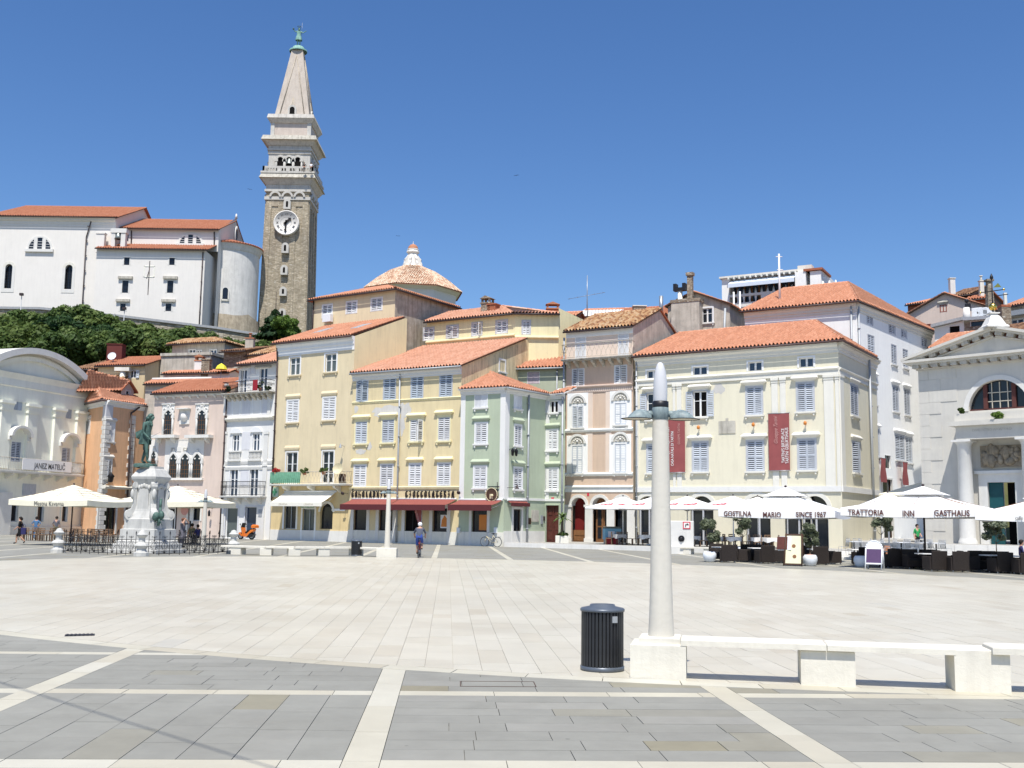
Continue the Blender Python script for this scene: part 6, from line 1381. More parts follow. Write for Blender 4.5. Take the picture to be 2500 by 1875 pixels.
b=MB();b.lathe([(ra_+.5,-4),(ra_+.4,1.0),(ra_+.1,3.0)],24);b.v=[(x*random.uniform(.97,1.04),y*random.uniform(.97,1.04),z+random.uniform(-.3,.3))for x,y,z in b.v]
tag(b.build('rock_base','rocky',None,Matrix.Translation((pc.x,pc.y,X_('c1',1900,1170,YC).z))),'weathered rock and rubble footing under the church apse','rock')
YT=176;F=Fr(X_('c3',112,1500,YT),X_('c3',560,1500,YT));h=House('bell_tower','tall stone bell tower with clock, balcony and green statue on its spire','tower',F)
cx=F.L/2-.1;half0=F.L/2
def hw(c,xl,xr,y):return(F.uz(c,xr,y)[0]-F.uz(c,xl,y)[0])/2
def Z(c,y,x=None):return F.uz(c,x if x is not None else 370,y)[1]
T0=Matrix.Translation(F.P(cx,half0,0))
def frus(name,z0,z1,a0,a1,mat,parent=None):
    b=MB();v=[(sx*a,sy*a,z)for z,a in((z0,a0),(z1,a1))for sx,sy in((-1,-1),(1,-1),(1,1),(-1,1))];b.add(v,[(0,1,5,4),(1,2,6,5),(2,3,7,6),(3,0,4,7),(4,5,6,7),(3,2,1,0)]);return h.part(name,b,mat,M=T0,parent=parent)
zA=Z('c3',312);hA=hw('c3',192,583,305);frus('shaft',22,zA,half0+.1,hA,'tower_stone')
for k in(-1.0,-.34,.34,1.0):
    for rot in range(4):
        b=MB();x0=k*hA*.86;w_=hA*.13;zt=zA;v=[((x0-w_)*f,-a_-.16,z)for z,a_,f in((24,half0,half0/hA),(zt,hA,1))]+[((x0+w_)*f,-a_-.16,z)for z,a_,f in((24,half0,half0/hA),(zt,hA,1))]
        v+=[(x,y+.3,z)for x,y,z in v];b.add(v,[(0,2,3,1),(0,1,5,4),(2,6,7,3),(1,3,7,5)]);h.part('lesene',b,'tower_stone',M=T0@Matrix.Rotation(rot*math.pi/2,4,'Z'))
zB=Z('c3',238);hB=hA*1.0;frus('arcade_stage',zA,zB,hA+.02,hB+.05,'tower_stone');frus('band',zA-.3,zA+.25,hA+.3,hA+.3,'stone_belfry');frus('band',zB-.25,zB+.15,hB+.32,hB+.32,'stone_belfry')
for rot in range(4):
    for k in(-1,0,1):
        Mr=T0@Matrix.Rotation(rot*math.pi/2,4,'Z')@Matrix.Translation((k*hA*.57,-hA-.08,zA+.2));rr=.66;n=12;b=MB();b.prism([(rr,-1.6)]+[(rr*math.cos(math.pi*q/n),rr*math.sin(math.pi*q/n))for q in range(n+1)]+[(-rr,-1.6)],1,-.08,.1);o=h.part('blind_arch',b,'rocky',M=Mr);b=MB()
        for q in range(n):
            a,c_=math.pi*q/n,math.pi*(q+1)/n;qq=[(e*math.cos(w),e*math.sin(w))for e in(rr,rr+.34)for w in(a,c_)];v=[(x,-.4,z)for x,z in qq]+[(x,.1,z)for x,z in qq];b.add(v,[(0,1,3,2),(2,3,7,6),(1,0,4,5)])
        h.part('archivolt',b,'stone_belfry',M=Mr,parent=o)
zC=Z('c3',185);frus('frieze',zB+.15,zC,hB+.1,hB+.15,'stone_tower');zD=Z('c3',135);hD=hw('c2',300,770,1440);frus('cornice',zC,zD,hB+.25,hB+.9,'stone_tower');zE=Z('c3',92);frus('cornice',zD,zE,hB+1.2,hD+.1,'stone_weather');frus('balcony_floor',zE,zE+.35,hD+.25,hD+.25,'stone_belfry')
zP=Z('c2',1380);hP=hw('c2',307,770,1400)+.05
for rot in range(4):
    Mr=T0@Matrix.Rotation(rot*math.pi/2,4,'Z');b=MB();b.box(-hP,hP,-hP,-hP+.35,zP-.35,zP);
    for x in(-hP,-hP*.42,hP*.42-.5,hP-.55,-.3):b.box(x,x+.55,-hP,-hP+.35,zE+.35,zP-.35)
    h.part('parapet',b,'stone_belfry',M=Mr);n=16
    for k in range(n):
        x=-hP+.5+(2*hP-1.0)*(k+.5)/n;b=MB();b.lathe([(.12,0),(.08,.2),(.19,.55),(.07,.95),(.12,zP-.35-zE-.35)],8,(x,-hP+.17,zE+.35));h.part('baluster',b,'stone_belfry',M=Mr)
zQ=Z('c2',1215);hQ=hw('c2',362,745,1300);frus('belfry',zE,zQ,hQ,hQ,'stone_belfry');frus('band',Z('c2',1248)-.15,Z('c2',1248)+.2,hQ+.15,hQ+.15,'stone_belfry');frus('band',zQ-.2,zQ+.15,hQ+.25,hQ+.25,'stone_belfry')
ztop=Z('c2',1287)
for rot in range(4):
    for k in(-1,0,1):
        Mr=T0@Matrix.Rotation(rot*math.pi/2,4,'Z')@Matrix.Translation((k*hQ*.42,-hQ-.02,0));rr=hQ*.135;n=12;zs=ztop-rr;b=MB();b.prism([(rr,zE+.4)]+[(rr*math.cos(math.pi*q/n),zs+rr*math.sin(math.pi*q/n))for q in range(n+1)]+[(-rr,zE+.4)],1,-.03,.3);o=h.part('belfry_opening',b,'dark',M=Mr);b=MB()
        for q in range(n):
            a,c_=math.pi*q/n,math.pi*(q+1)/n;qq=[(e*math.cos(w),zs+e*math.sin(w))for e in(rr,rr+.35)for w in(a,c_)];v=[(x,-.3,z)for x,z in qq]+[(x,.1,z)for x,z in qq];b.add(v,[(0,1,3,2),(2,3,7,6),(1,0,4,5)])
        for sg in(-1,1):b.cyl((sg*(rr+.2),-.22,zE+.4),(sg*(rr+.2),-.22,zs),.17,None,8);b.box(sg*(rr+.2)-.3,sg*(rr+.2)+.3,-.42,0,zs-.35,zs)
        h.part('archivolt',b,'stone_belfry',M=Mr,parent=o);b=MB();b.lathe([(.05,1.1),(.35,.9),(.45,.3),(.65,0)],12,(0,.1,zE+1.9));h.part('bell',b,'bell',M=Mr,parent=o)if k==0 else None
zR=Z('c2',1180);frus('frieze',zQ,zR,hQ+.05,hQ+.05,'stone_tower');hS=hw('c2',318,790,1110);zS=Z('c2',1098);zm=(zR+zS)/2;frus('cornice',zR,zm,hQ+.2,hQ+.8,'stone_tower');frus('cornice',zm,zS,hQ+1.2,hS+.1,'stone_weather')
zU=Z('c2',965);hU=hw('c2',392,748,1030);frus('attic',zS,zU,hU,hU,'tower_attic')
for sx in(-1,1):
    for sy in(-1,1):b=MB();b.box(sx*hU-.5,sx*hU+.5,sy*hU-.5,sy*hU+.5,zS,zU);b.v=[(min(max(x,-hU-.15),hU+.15),min(max(y,-hU-.15),hU+.15),z)for x,y,z in b.v];h.part('corner_pilaster',b,'stone_belfry',M=T0)
zV=Z('c2',892);hV=hw('c2',364,782,900);frus('cornice',zU,(zU+zV)/2,hU+.2,hU+.7,'stone_tower');frus('cornice',(zU+zV)/2,zV,hU+.75,hV,'stone_tower')
Fx=F.inset(half0);zSp=Fx.uz('c2',635,325)[1];hsp0=hw('c2',420,742,885);hsp1=.95;frus('spire',zV,zSp,hsp0,hsp1,'spire');H_=zSp-zV
for rot in range(4):
    Mr=T0@Matrix.Rotation(rot*math.pi/2,4,'Z');b=MB();sp=lambda f,k:Vector((k*(hsp0+(hsp1-hsp0)*f),-(hsp0+(hsp1-hsp0)*f)-.05,zV+H_*f))
    for sg in(-1,1):b.cyl(sp(0,sg*.72),sp(.92,0),.09,.07,5);b.cyl(sp(0,sg*.16),sp(.27,0),.07,.06,5)
    h.part('spire_rib',b,'w_rough',M=Mr);b=MB();b.prism([(.42,zV+.3)]+[(.42*math.cos(math.pi*q/8),zV+1.25+.42*math.sin(math.pi*q/8))for q in range(9)]+[(-.42,zV+.3)],1,-hsp0-.05,-hsp0+1.2);o=h.part('spire_window',b,'dark',M=Mr);b=MB();b.prism([(.75,zV)]+[(.75*math.cos(math.pi*q/8),zV+1.25+.75*math.sin(math.pi*q/8))for q in range(9)]+[(-.75,zV)],1,-hsp0-.02,-hsp0+1.1);h.part('window_surround',b,'stone_belfry',M=Mr,parent=o)
b=MB();b.lathe([(1.55,zSp-.1),(1.6,zSp+.15),(1.1,zSp+.35),(.95,zSp+.8),(.4,zSp+1.0)],16);h.part('spire_cap',b,'verdigris_pale',M=T0)
u,z=F.uz('c3',376,547);rd=(F.uz('c3',490,547)[0]-F.uz('c3',258,547)[0])/2;yo=F.uz('c3',376,547)[1];Mc=F.M@Matrix.Translation((u,-.42,z));b=MB();b.lathe([(.001,.0),(rd*.91,0),(rd*.92,.05),(rd,.06),(rd,-.6)],40);b.v=[(x,-z_,y_)for x,y_,z_ in b.v];ck=h.part('clock',b,'w_church',M=Mc)
def cpart(n_,b,m_):return h.part(n_,b,m_,M=Mc,parent=ck)
for k,s_ in enumerate(('XII','I','II','III','IIII','V','VI','VII','VIII','IX','X','XI')):
    a=math.pi/2-k*math.pi/6;o_=text('numeral',s_,rd*.22,'print_grey',ck,wm(ck).inverted()@Mc@Matrix.Translation((rd*.68*math.cos(a),-.03,rd*.68*math.sin(a)))@Matrix.Rotation(R(90),4,'X')@Matrix.Rotation(-k*math.pi/6,4,'Z'),.004)
for ang,L,w_ in((45,.55,.11),(183,.84,.07)):
    b=MB();b.prism([(-w_*rd,-.2*rd),(w_*rd,-.2*rd),(w_*rd*.7,L*rd*.6),(w_*rd*1.5,L*rd*.7),(0,L*rd),(-w_*rd*1.5,L*rd*.7),(-w_*rd*.7,L*rd*.6)],1,-.16,-.10);h.part('clock_hand',b,'print_black',M=Mc@Matrix.Rotation(R(ang),4,'Y'),parent=ck)
b=MB();b.lathe([(rd*.43,0),(rd*.44,0)],32);b.v=[(x,-.02,y_)for x,y_,z_ in b.v];cpart('inner_ring',b,'print_grey')
for y0,y1,x0,x1 in((345,398,372,392),(748,803,353,374),(953,1003,344,364),(1152,1197,335,355),(1352,1400,326,346)):
    u0,u1,z0,z1=F.box('c3',x0,y0,x1,y1,-.2);uc=(u0+u1)/2;w_=(u1-u0)/2;n=8;b=MB();b.prism([(w_+.42,z0-.35)]+[((w_+.42)*math.cos(math.pi*q/n),z1-w_+(w_+.4)*math.sin(math.pi*q/n))for q in range(n+1)]+[(-w_-.42,z0-.35)],1,-.42,.1);o=h.part('slit_window',b,'stone_belfry',M=F.M@Matrix.Translation((uc,0,0)));b=MB();b.prism([(w_,z0)]+[(w_*math.cos(math.pi*q/n),z1-w_+w_*math.sin(math.pi*q/n))for q in range(n+1)]+[(-w_,z0)],1,-.45,-.40);h.part('slit',b,'dark',M=F.M@Matrix.Translation((uc,0,0)),parent=o)
h.finish();TOWER_TOP=(T0,zSp+1.0)
cpx=cp('e5',580,400)[0];YD=192;c0=at(cpx,cp('e5',0,400)[1],YD);RD=at(cp('e5',1118,0)[0],711,YD).x-c0.x;ze=at(*cp('e5',700,350),YD-RD*.9).z;Mb=Matrix.Translation((c0.x,c0.y,0))@Matrix.Rotation(R(10),4,'Z')
h=House('baptistery','white octagonal baptistery with tiled dome roof and small lantern','church',Fr((c0.x,c0.y),(c0.x+1,c0.y)))
oc=lambda r_,z:[(r_*math.cos(math.pi/8+k*math.pi/4),r_*math.sin(math.pi/8+k*math.pi/4),z)for k in range(8)]
b=MB()
def ring(b,P,Q,mi=0):b.add(P+Q,[(k,(k+1)%8,8+(k+1)%8,8+k)for k in range(8)],mi)
ring(b,oc(RD*.95,20),oc(RD*.95,ze-.6));ring(b,oc(RD*.95,ze-.6),oc(RD*1.06,ze));h.part('wall',b,'w_church',M=Mb)
zt=at(*cp('e5',580,150),YD).z;prof=[(RD*1.09,ze),(RD*.80,ze+(zt-ze)*.42),(RD*.52,ze+(zt-ze)*.75),(RD*.20,zt)]
b=MB();TT=[];rng=random.Random(2)
for s_ in range(8):
    a0,a1=math.pi/8+s_*math.pi/4,math.pi/8+(s_+1)*math.pi/4;m_=26
    for(r0,z0),(r1,z1)in zip(prof[:-1],prof[1:]):
        for st in range(6):
            f0,f1=st/6,(st+1)/6;ra,za,rb,zb2=r0+(r1-r0)*f0,z0+(z1-z0)*f0,r0+(r1-r0)*f1,z0+(z1-z0)*f1;t_=rng.random()
            pA,pB=Vector((ra*math.cos(a0),ra*math.sin(a0),za)),Vector((ra*math.cos(a1),ra*math.sin(a1),za));qA,qB=Vector((rb*math.cos(a0),rb*math.sin(a0),zb2)),Vector((rb*math.cos(a1),rb*math.sin(a1),zb2));nn=max(3,int((pA-pB).length/.42));
            for k in range(nn):
                g0,gm,g1=k/nn,(k+.5)/nn,(k+1)/nn;up=Vector((math.cos((a0+a1)/2)*.06,math.sin((a0+a1)/2)*.06,.16));lift=Vector((0,0,.05))
                b.add([pA.lerp(pB,g0)+lift,pA.lerp(pB,gm)+up+lift,pA.lerp(pB,g1)+lift,qA.lerp(qB,g0),qA.lerp(qB,gm)+up,qA.lerp(qB,g1)],[(0,1,4,3),(1,2,5,4)]);t_=rng.random();TT+=[t_,t_]
me=b.mesh('roof_tiles','tile_dome');a_=me.attributes.new('tint','FLOAT','FACE');a_.data.foreach_set('value',TT);b=MB();[ring(b,oc(r0,z0-.08),oc(r1,z1-.08))for(r0,z0),(r1,z1)in zip(prof[:-1],prof[1:])];dk=h.part('roof',b,'brick_red',M=Mb);o=obj('roof_tiles',me,dk);o['kind']='stuff'
b=MB();b.cyl((0,0,0),(0,.3,0),1.3,None,16);p_=at(*cp('e5',890,690),YD-RD*.9);h.part('round_window',b,'glass',M=Matrix.Translation((p_.x,p_.y-.6,p_.z)))
zl=lambda y:at(*cp('g8',780,y),YD-1.5).z
kx=lambda a:abs(at(*cp('g8',780+a,900),YD).x-c0.x)
b=MB();b.lathe([(kx(430),zl(1440)),(kx(430),zl(1350)),(kx(400),zl(1310)),(kx(400),zl(1290)),(kx(310),zl(1200)),(kx(250),zl(900)),(kx(215),zl(760)),(kx(280),zl(700)),(kx(280),zl(660)),(kx(240),zl(620)),(kx(260),zl(580)),(kx(245),zl(560))],8,sm=False);h.part('lantern',b,'w_church',M=Mb)
for k in range(8):
    a=math.pi/8+k*math.pi/4;b=MB();r0=kx(330);b.box(-.16,.16,-.0,r0,0,.01);b=MB();prof_=[(kx(200),zl(760)),(kx(290),zl(900)),(kx(380),zl(1000)),(kx(370),zl(1080)),(kx(420),zl(1180)),(kx(420),zl(1290)),(kx(200),zl(1290))];b.prism([(x,z)for x,z in prof_],1,-.2,.2);h.part('scroll_buttress',b,'stone_white',M=Mb@Matrix.Rotation(a,4,'Z'))
b=MB();b.lathe([(kx(225),zl(560)),(kx(205),zl(460)),(kx(140),zl(390)),(kx(45),zl(345))],16);h.part('lantern_dome',b,'terracotta',M=Mb);b=MB();b.lathe([(kx(50),zl(350)),(kx(25),zl(310)),(kx(35),zl(285)),(.01,zl(230))],10);h.part('finial',b,'stone_white',M=Mb)
def cott(name,label,c,eL,eR,YL,YR,zdrop,wallm,roofm,top=None,tan=.36,D=None,ov=.35,wins=(),hip=None,sidem=None,base=None,ovs=.2):
    """house from its eave line in the photo (left and right end with distances) and one point of its ridge"""
    a,b_=at(*cp(c,*eL),YL),at(*cp(c,*eR),YR);F=Fr(a,b_);h=House(name,label,'house',F);ze=(a.z+b_.z)/2;z0=ze-zdrop if base is None else base
    r=F.ridge_dep(c,*top,ze,tan,ov)if top else 4.0;zr=F.uz(c,*top,r)[1]if top else ze+1.5;DD=D or 2*r
    h.wall(F,z0,ze-.02,wallm)
    if hip:
        Rt,Lt=boxwalls(h,F,DD,z0,ze-.02,wallm,None,None,sidem);e1,e2=F.P(-ovs,-ov,ze),F.P(F.L+ovs,-ov,ze);rr=F.P(F.L-hip,r,zr);rl=F.P(-ovs,r,zr)
        h.roof([e1,e2,rr,rl],roofm,ridge=[(rl,rr),(e2,rr)],gutter='pipe_dark');h.roof([e2,F.P(F.L+ovs,DD+ov,ze),rr],roofm);h.slab_roof([rl,rr,F.P(F.L+ovs,DD+ov,ze),F.P(-ovs,DD+ov,ze)],'brick_red')
    else:
        boxwalls(h,F,DD,z0,ze-.02,wallm,zr,r,sidem,ze if DD>=2*r-.1 else zr-(DD-r)*tan);slopes(h,F,DD,ze,zr,r,roofm,ov,ovs,ovs,gutter='pipe_dark')
    for bx in wins:
        kw=bx[4]if len(bx)>4 else{};h.win(F,c,*bx[:4],**dict(dict(st='gl',sur=.06,sill=None),**kw))
    return h,F,ze,zr,r
h,F,ze,zr,r=cott('ochre_dish_house','ochre house with a satellite dish and dark red chimney','c4',(662,322),(982,300),115.5,114,9,'w_ochre','tile_orange',(1080,252),.34,None,.35,[(878,345,918,396,dict(st='open',sm='sh_grey'))],sidem='w_ochre')
p=F.uz('c4',782,262,r*.7);h.chimney(F.P(p[0],r*.7,p[1]),1.7,1.2,F.uz('c4',782,175,r*.7)[1]-p[1],'brick_dark','brick_dark',0,'flat');u,z=F.uz('c4',758,250,1.0);b=MB();b.lathe([(.02,0),(.28,.05),(.46,.15)],20);b.cyl((0,0,.0),(0,0,.45),.02,None,5);h.part('satellite_dish',b,'paper',M=F.M@Matrix.Translation((u,1.0,z))@Matrix.Rotation(R(68),4,'X')@Matrix.Rotation(R(12),4,'Y'));b=MB();b.cyl((u,1.2,z-2),(u,1.2,z),.05,None,6);h.part('dish_mast',b,'steel',F);h.finish()
h,F,ze,zr,r=cott('mottled_roof_house','small house with mottled old tile roof behind the orange house','c4',(560,420),(775,418),113.5,112.5,8,'w_roughgrey','tile_old',(760,348),.36,None,.3);h.finish()
h,F,ze,zr,r=cott('dark_flat_house','low dark brown flat roofed house below the hillside','c4',(500,345),(665,340),119,118,8,'wood_dark','tile_dark',(600,272),.30,None,.8);h.finish()
h,F,ze,zr,r=cott('far_left_house','house with red tile roof behind the arched gable','c4',(-90,300),(8,285),118,116,9,'w_ochre','tile_red',(-10,236),.75,None,.4);h.finish()
b=MB();p=at(*cp('c4',825,420),114);q=at(*cp('c4',825,325),114);b.cyl((0,0,-1),(0,0,q.z-p.z-.4),.35,.3,10);b.box(-.8,.8,-.4,.4,q.z-p.z-.4,q.z-p.z);tag(b.build('chimney_vent','stone',None,Matrix.Translation(p)),'pale T shaped stone vent standing in front of the ochre house','chimney')
h,F,ze,zr,r=cott('grey_hillside_house','grey plastered house with hipped tile roof high on the slope','g7',(300,318),(1245,262),121,118.5,9,'w_roughgrey','tile_old',(1100,182),.34,None,.6,[(600,392,710,478),(733,408,826,478),(980,395,1092,482,dict(gl='glass_blue'))],hip=3.2,ovs=.5);h.finish()
F=Fr(at(*cp('g7',90,600),116.5),at(*cp('g7',985,600),115));F2=Fr(F.P(F.L,0,0),at(*cp('g7',1260,600),118));h=House('concrete_terrace','stained grey concrete terrace wall in front of the grey house','wall',F);zt=F.uz('g7',600,500)[1];h.wall(F,zt-9,zt,'w_roughgrey');h.wall(F2,zt-9,zt,'w_roughgrey');h.wall(F.lside(6),zt-9,zt,'w_roughgrey');h.band('coping',F,zt,zt+.3,.15,'stone_weather');h.band('coping',F2,zt,zt+.3,.15,'stone_weather');h.slab_roof([F.P(0,0,zt-.05),F.P(F.L,0,zt-.05),F2.P(F2.L,0,zt-.05),F.P(0,5,zt-.05)],'stone');h.finish()
h,F,ze,zr,r=cott('white_dormer_house','low house with white dormer front and red tile roof behind the Venetian house','g7',(140,838),(1330,805),111.5,109.5,6,'w_white','tile_red',(700,778),.30,None,.3,[(640,893,832,935),(180,880,300,932,dict(gl='glass_grey'))],ovs=.1)
p=F.uz('g7',905,860,.3);h.chimney(F.P(p[0],.3,p[1]-1),.85,.8,2.6,'chimney_stone','chimney_stone',0,'flat');p=F.uz('g7',790,760,1.5);h.chimney(F.P(p[0],1.5,p[1]),.9,.8,.9,'w_white','terracotta',0,'cap');h.finish()
h,F,ze,zr,r=cott('front_red_roof_house','low red roof with white ridge line between orange and Venetian houses','g7',(-180,1012),(900,1003),109,107.5,6,'w_roughgrey','tile_red',(450,945),.34,None,.3,ovs=.1);b=MB();b.cyl(F.P(0,r,zr+.15),F.P(F.L,r,zr+.15),.16,None,6);h.part('white_ridge',b,'w_church',M=Matrix.Identity(4));h.finish()
h,F,ze,zr,r=cott('old_stone_shed','dark old stone shed with a wide flat stone eave','g7',(1230,440),(1650,430),113,112,7,'chimney_stone','tile_dark',(1450,378),.22,None,.6);h.finish()
h,F,ze,zr,r=cott('weathered_roof_house','weathered tile roof with a round chimney behind the narrow grey house','g7',(1660,490),(2120,480),112,110,7,'w_ochre','tile_old',(1900,350),.36,None,.3);p=F.uz('g7',1695,400,r*.6);h.chimney(F.P(p[0],r*.6,p[1]),.9,.8,1.2,'w_roughgrey','terracotta',0,'pot');h.finish()
p=at(*cp('g7',1180,750),109);b=MB();b.lathe([(.62,.0),(.45,.35),(.05,.62)],8,sm=False);o=thing('yellow_sunshade','small yellow sunshade on the terrace beside the narrow grey house','parasol',p);b.build('canopy','yellow_plastic',o);b=MB();b.cyl((0,0,-2.2),(0,0,.65),.03,None,6);b.build('pole','steel',o)
A=at(*cp('e6',693,600),101);B=at(*cp('e6',1112,600),98);F=Fr(A,B);h=House('grey_gable_house','grey weathered gable house with one white window and tall chimneys','house',F);zl,za,zr_=F.uz('e6',693,462)[1],F.uz('e6',868,374)[1],F.uz('e6',1085,458)[1];ua=F.uz('e6',868,374)[0]
h.wall(F,zl-9,[(0,zl),(ua,za),(F.L,zr_)],'w_roughgrey');h.wall(F.side(9),zl-9,zr_,'w_roughgrey');h.wall(F.lside(9),zl-9,zl,'w_roughgrey');h.win(F,'e6',925,478,992,575,'gl',sur=.16,sill='stone_white')
for a,c_ in(((-.25,zl-.05),(ua,za+.12)),((ua,za+.12),(F.L+.3,zr_-.05))):
    e=[F.P(a[0],-.3,a[1]),F.P(a[0],9,a[1]),F.P(c_[0],9,c_[1]),F.P(c_[0],-.3,c_[1])];(h.roof([e[1],e[0],e[3],e[2]],'tile_red')if a[0]<0 else h.roof([e[3],e[2],e[1],e[0]],'tile_red'))
u,z=F.uz('e6',820,640,-.6);b=MB();zt=F.uz('e6',820,440,-.6)[1];b.box(u-1.4,u+1.4,-1.0,-.05,z-2,zt);h.part('chimney',b,'w_roughgrey',F);b=MB();b.box(u-1.5,u+1.5,-1.05,0,zt,zt+.3);b.box(u+.1,u+.6,-.7,-.3,zt,zt+2.6);b.box(u-.0,u+.7,-.8,-.2,zt+2.6,zt+2.9);h.part('chimney_cap',b,'chimney_stone',F)
u,z=F.uz('e6',768,640,-.5);b=MB();zt=F.uz('e6',770,360,-.5)[1];b.box(u-.5,u+.5,-.7,-.1,z-2,F.uz('e6',768,450,-.5)[1]);b.cyl((u+.1,-.4,z),(u+.1,-.4,zt),.24,None,8);h.part('flue',b,'stone',F);b=MB();b.box(u-.5,u+.7,-.7,-.1,zt,zt+.3);b.box(u-.5,u-.2,-.7,-.1,zt+.3,zt+.7);b.box(u+.4,u+.7,-.7,-.1,zt+.3,zt+.7);h.part('flue_cap',b,'iron',F);h.pipe(F,[(F.uz('e6',1082,460)[0],zr_-.3),(F.uz('e6',1065,600)[0],zr_-6)],'pipe_grey',.12);h.finish()
b=MB();p=at(*cp('e6',648,480),104);q=at(*cp('e6',648,395),104);b.cyl((0,0,-1),(0,0,q.z-p.z),.2,None,10);tag(b.build('stove_pipe','steel',None,Matrix.Translation(p)),'single round steel stove pipe on the roof behind the pink house','chimney')
A=at(*cp('e6',1058,400),109);B=at(*cp('e6',1735,400),104);F=Fr(A,B);h=House('roof_terrace_house','house with glazed roof terrace, balustrade and blue white awning','house',F);zt=F.uz('e6',1300,262)[1];zf=F.uz('e6',1300,440)[1]
u1=F.uz('e6',1108,350)[0];u2=F.uz('e6',1560,320)[0];b=MB();b.box(0,u1,0,2,zf-8,zt+.2);h.part('pillar',b,'w_cream2',F);h.wall(F,zf-9,zf,'w_cream2');h.wall(F.side(6),zf-9,zt,'w_cream2');h.wall(F.lside(6),zf-9,zt,'w_cream2')
b=MB();b.box(u1,u2,1.6,1.7,zf,zt-.3);h.part('glazing',b,'glass_blue',F);b=MB()
for k in range(9):x=u1+(u2-u1)*(k+.5)/9;b.box(x-.09,x+.09,1.5,1.6,zf,zt-.3)
h.part('glazing_post',b,'wood',F,kind='stuff');b=MB();b.box(-.2,u2+.2,-.3,6,zt+.1,zt+.28);h.part('roof',b,'stone',F)
b=MB()
for k in range(13):x=u1+(u2-u1)*k/12;b.box(x-.08,x+.08,-.35,-.1,zt-.1,zt+.1)
h.part('rafter_end',b,'stone',F,kind='stuff');zr0=F.uz('e6',1300,372)[1];b=MB();b.box(u1,u2,-.1,.2,zr0-.25,zr0);b.box(u1,u2,-.1,.2,zf-.3,zf+.15);h.part('balustrade_rail',b,'stone_white',F)
for k in range(17):x=u1+.9+k*.62;b=MB();b.lathe([(.11,0),(.06,.25),(.16,.8),(.06,1.5),(.11,zr0-.25-zf-.1)],8,(x,.05,zf+.12));h.part('baluster',b,'stone_white',F)
b=MB();x=F.uz('e6',1355,400)[0];b.box(x-.4,x+.4,-.12,.22,zf,zr0+.02);h.part('balustrade_pier',b,'stone_white',F);zz=F.uz('e6',1300,294,-.8)[1];b=MB();b.add([(u1+.1,.5,zt-.05),(u2,.5,zt-.05),(u2,-.8,zz),(u1+.1,-.8,zz)],[(0,1,2,3)]);b.box(u1+.1,u2,-.84,-.8,zz-.4,zz);h.part('terrace_awning',b,'awning_blue',F)
b=MB();zt2=F.uz('e6',1590,238)[1];u3=F.uz('e6',1632,300)[0];u4=F.uz('e6',1660,300)[0];b.box(u2,u3,-.5,3,zf,zt2);b.box(u4,F.L,-.4,3.2,zf,zt2-.05);b.box(u3,u4,.8,3,zf,zt2-.2);h.part('stair_tower',b,'w_cream2',F);b=MB();b.box(u2+.2,u2+1.6,-.2,.8,zt2,zt2+.7);h.part('chimney',b,'stone',F);b=MB();b.box(u3-.2,F.L+.2,-.6,3.4,zt2,zt2+.22);h.part('tower_roof',b,'brick_red',F)
for x in(1138,1180):u=F.uz('e6',x,450,-.9)[0];b=MB();b.cyl((u,-.9,zf-7),(u,-.9,zr0+.1),.09,None,8);h.part('post',b,'fr_white',F)
b=MB();b.box(F.uz('e6',1140,450)[0],F.uz('e6',1205,450)[0],-.03,.1,zf-4,zf-.5);h.part('opening',b,'dark',F);h.finish()
p=at(*cp('e6',1447,350),95);q=at(*cp('e6',1445,110),95);b=MB();b.cyl((0,0,-1.5),(0,0,q.z-p.z),.11,.08,8);b.cyl((-.3,0,(q.z-p.z)*.92),(.3,0,(q.z-p.z)*.92),.04,None,6);b.cyl((-.2,0,(q.z-p.z)*.55),(.35,0,(q.z-p.z)*.55),.05,None,6);tag(b.build('white_mast','fr_white',None,Matrix.Translation(p)),'white pole mast standing on the red hipped roof','mast')
h,F,ze,zr,r=cott('red_roof_house','house with bright red tile roof behind the pink house','e6',(330,540),(690,520),106,104,6,'w_pinkish','tile_orange',(640,470),.36,None,.3);p=F.uz('e6',500,508,r*.5);h.chimney(F.P(p[0],r*.5,p[1]),1.3,.9,.6,'chimney_stone','stone',0,'flat');h.finish()
h,F,ze,zr,r=cott('striped_awning_house','dark red attic with white striped awning behind the pink house','e6',(78,540),(400,540),110,109,6,'brick_red','tile_red',(250,484),.30,None,.3);b=MB()
u0,u1,z0,z1=F.box('e6',110,494,388,526,-.8)
for k in range(24):x=u0+(u1-u0)*k/24;b.add([(x,.2,z1+.3),(x+(u1-u0)/24,.2,z1+.3),(x+(u1-u0)/24,-.8,z0),(x,-.8,z0)],[(0,1,2,3)],k%2)
h.part('striped_awning',b,['canvas_white','cloth_grey'],F);h.finish()
h,F,ze,zr,r=cott('brick_chimney_house','small red roofed house with gabled brick chimney beside the yellow wall','e6',(-160,545),(75,527),103,102,6,'brick_red','tile_red',(20,507),.36,None,.25);p=F.uz('d2',957,125,.8);h.chimney(F.P(p[0],.8,p[1]),1.2,.9,.5,'brick_red','terracotta',0,'cap');h.finish()
A=at(*cp('g5',120,900),118);B=at(*cp('g5',1660,900),112);F=Fr(A,B);h=House('pink_gable_house','dusty pink gable house with one brown shuttered window','house',F);ua,za=F.uz('g5',830,412);zl,zr_=F.uz('g5',125,800)[1],F.uz('g5',1650,660)[1]
h.wall(F,zl-10,[(0,zl),(ua,za),(F.L,zr_)],'gable_pink');h.wall(F.lside(9),zl-10,zl,'gable_pink');h.wall(F.side(9),zl-10,zr_,'gable_pink');h.win(F,'g5',752,605,862,728,sm='sh_brown',solid=True,sur=.04,surm='sh_brown',sill=None,hood='stone_weather',hd=.2)
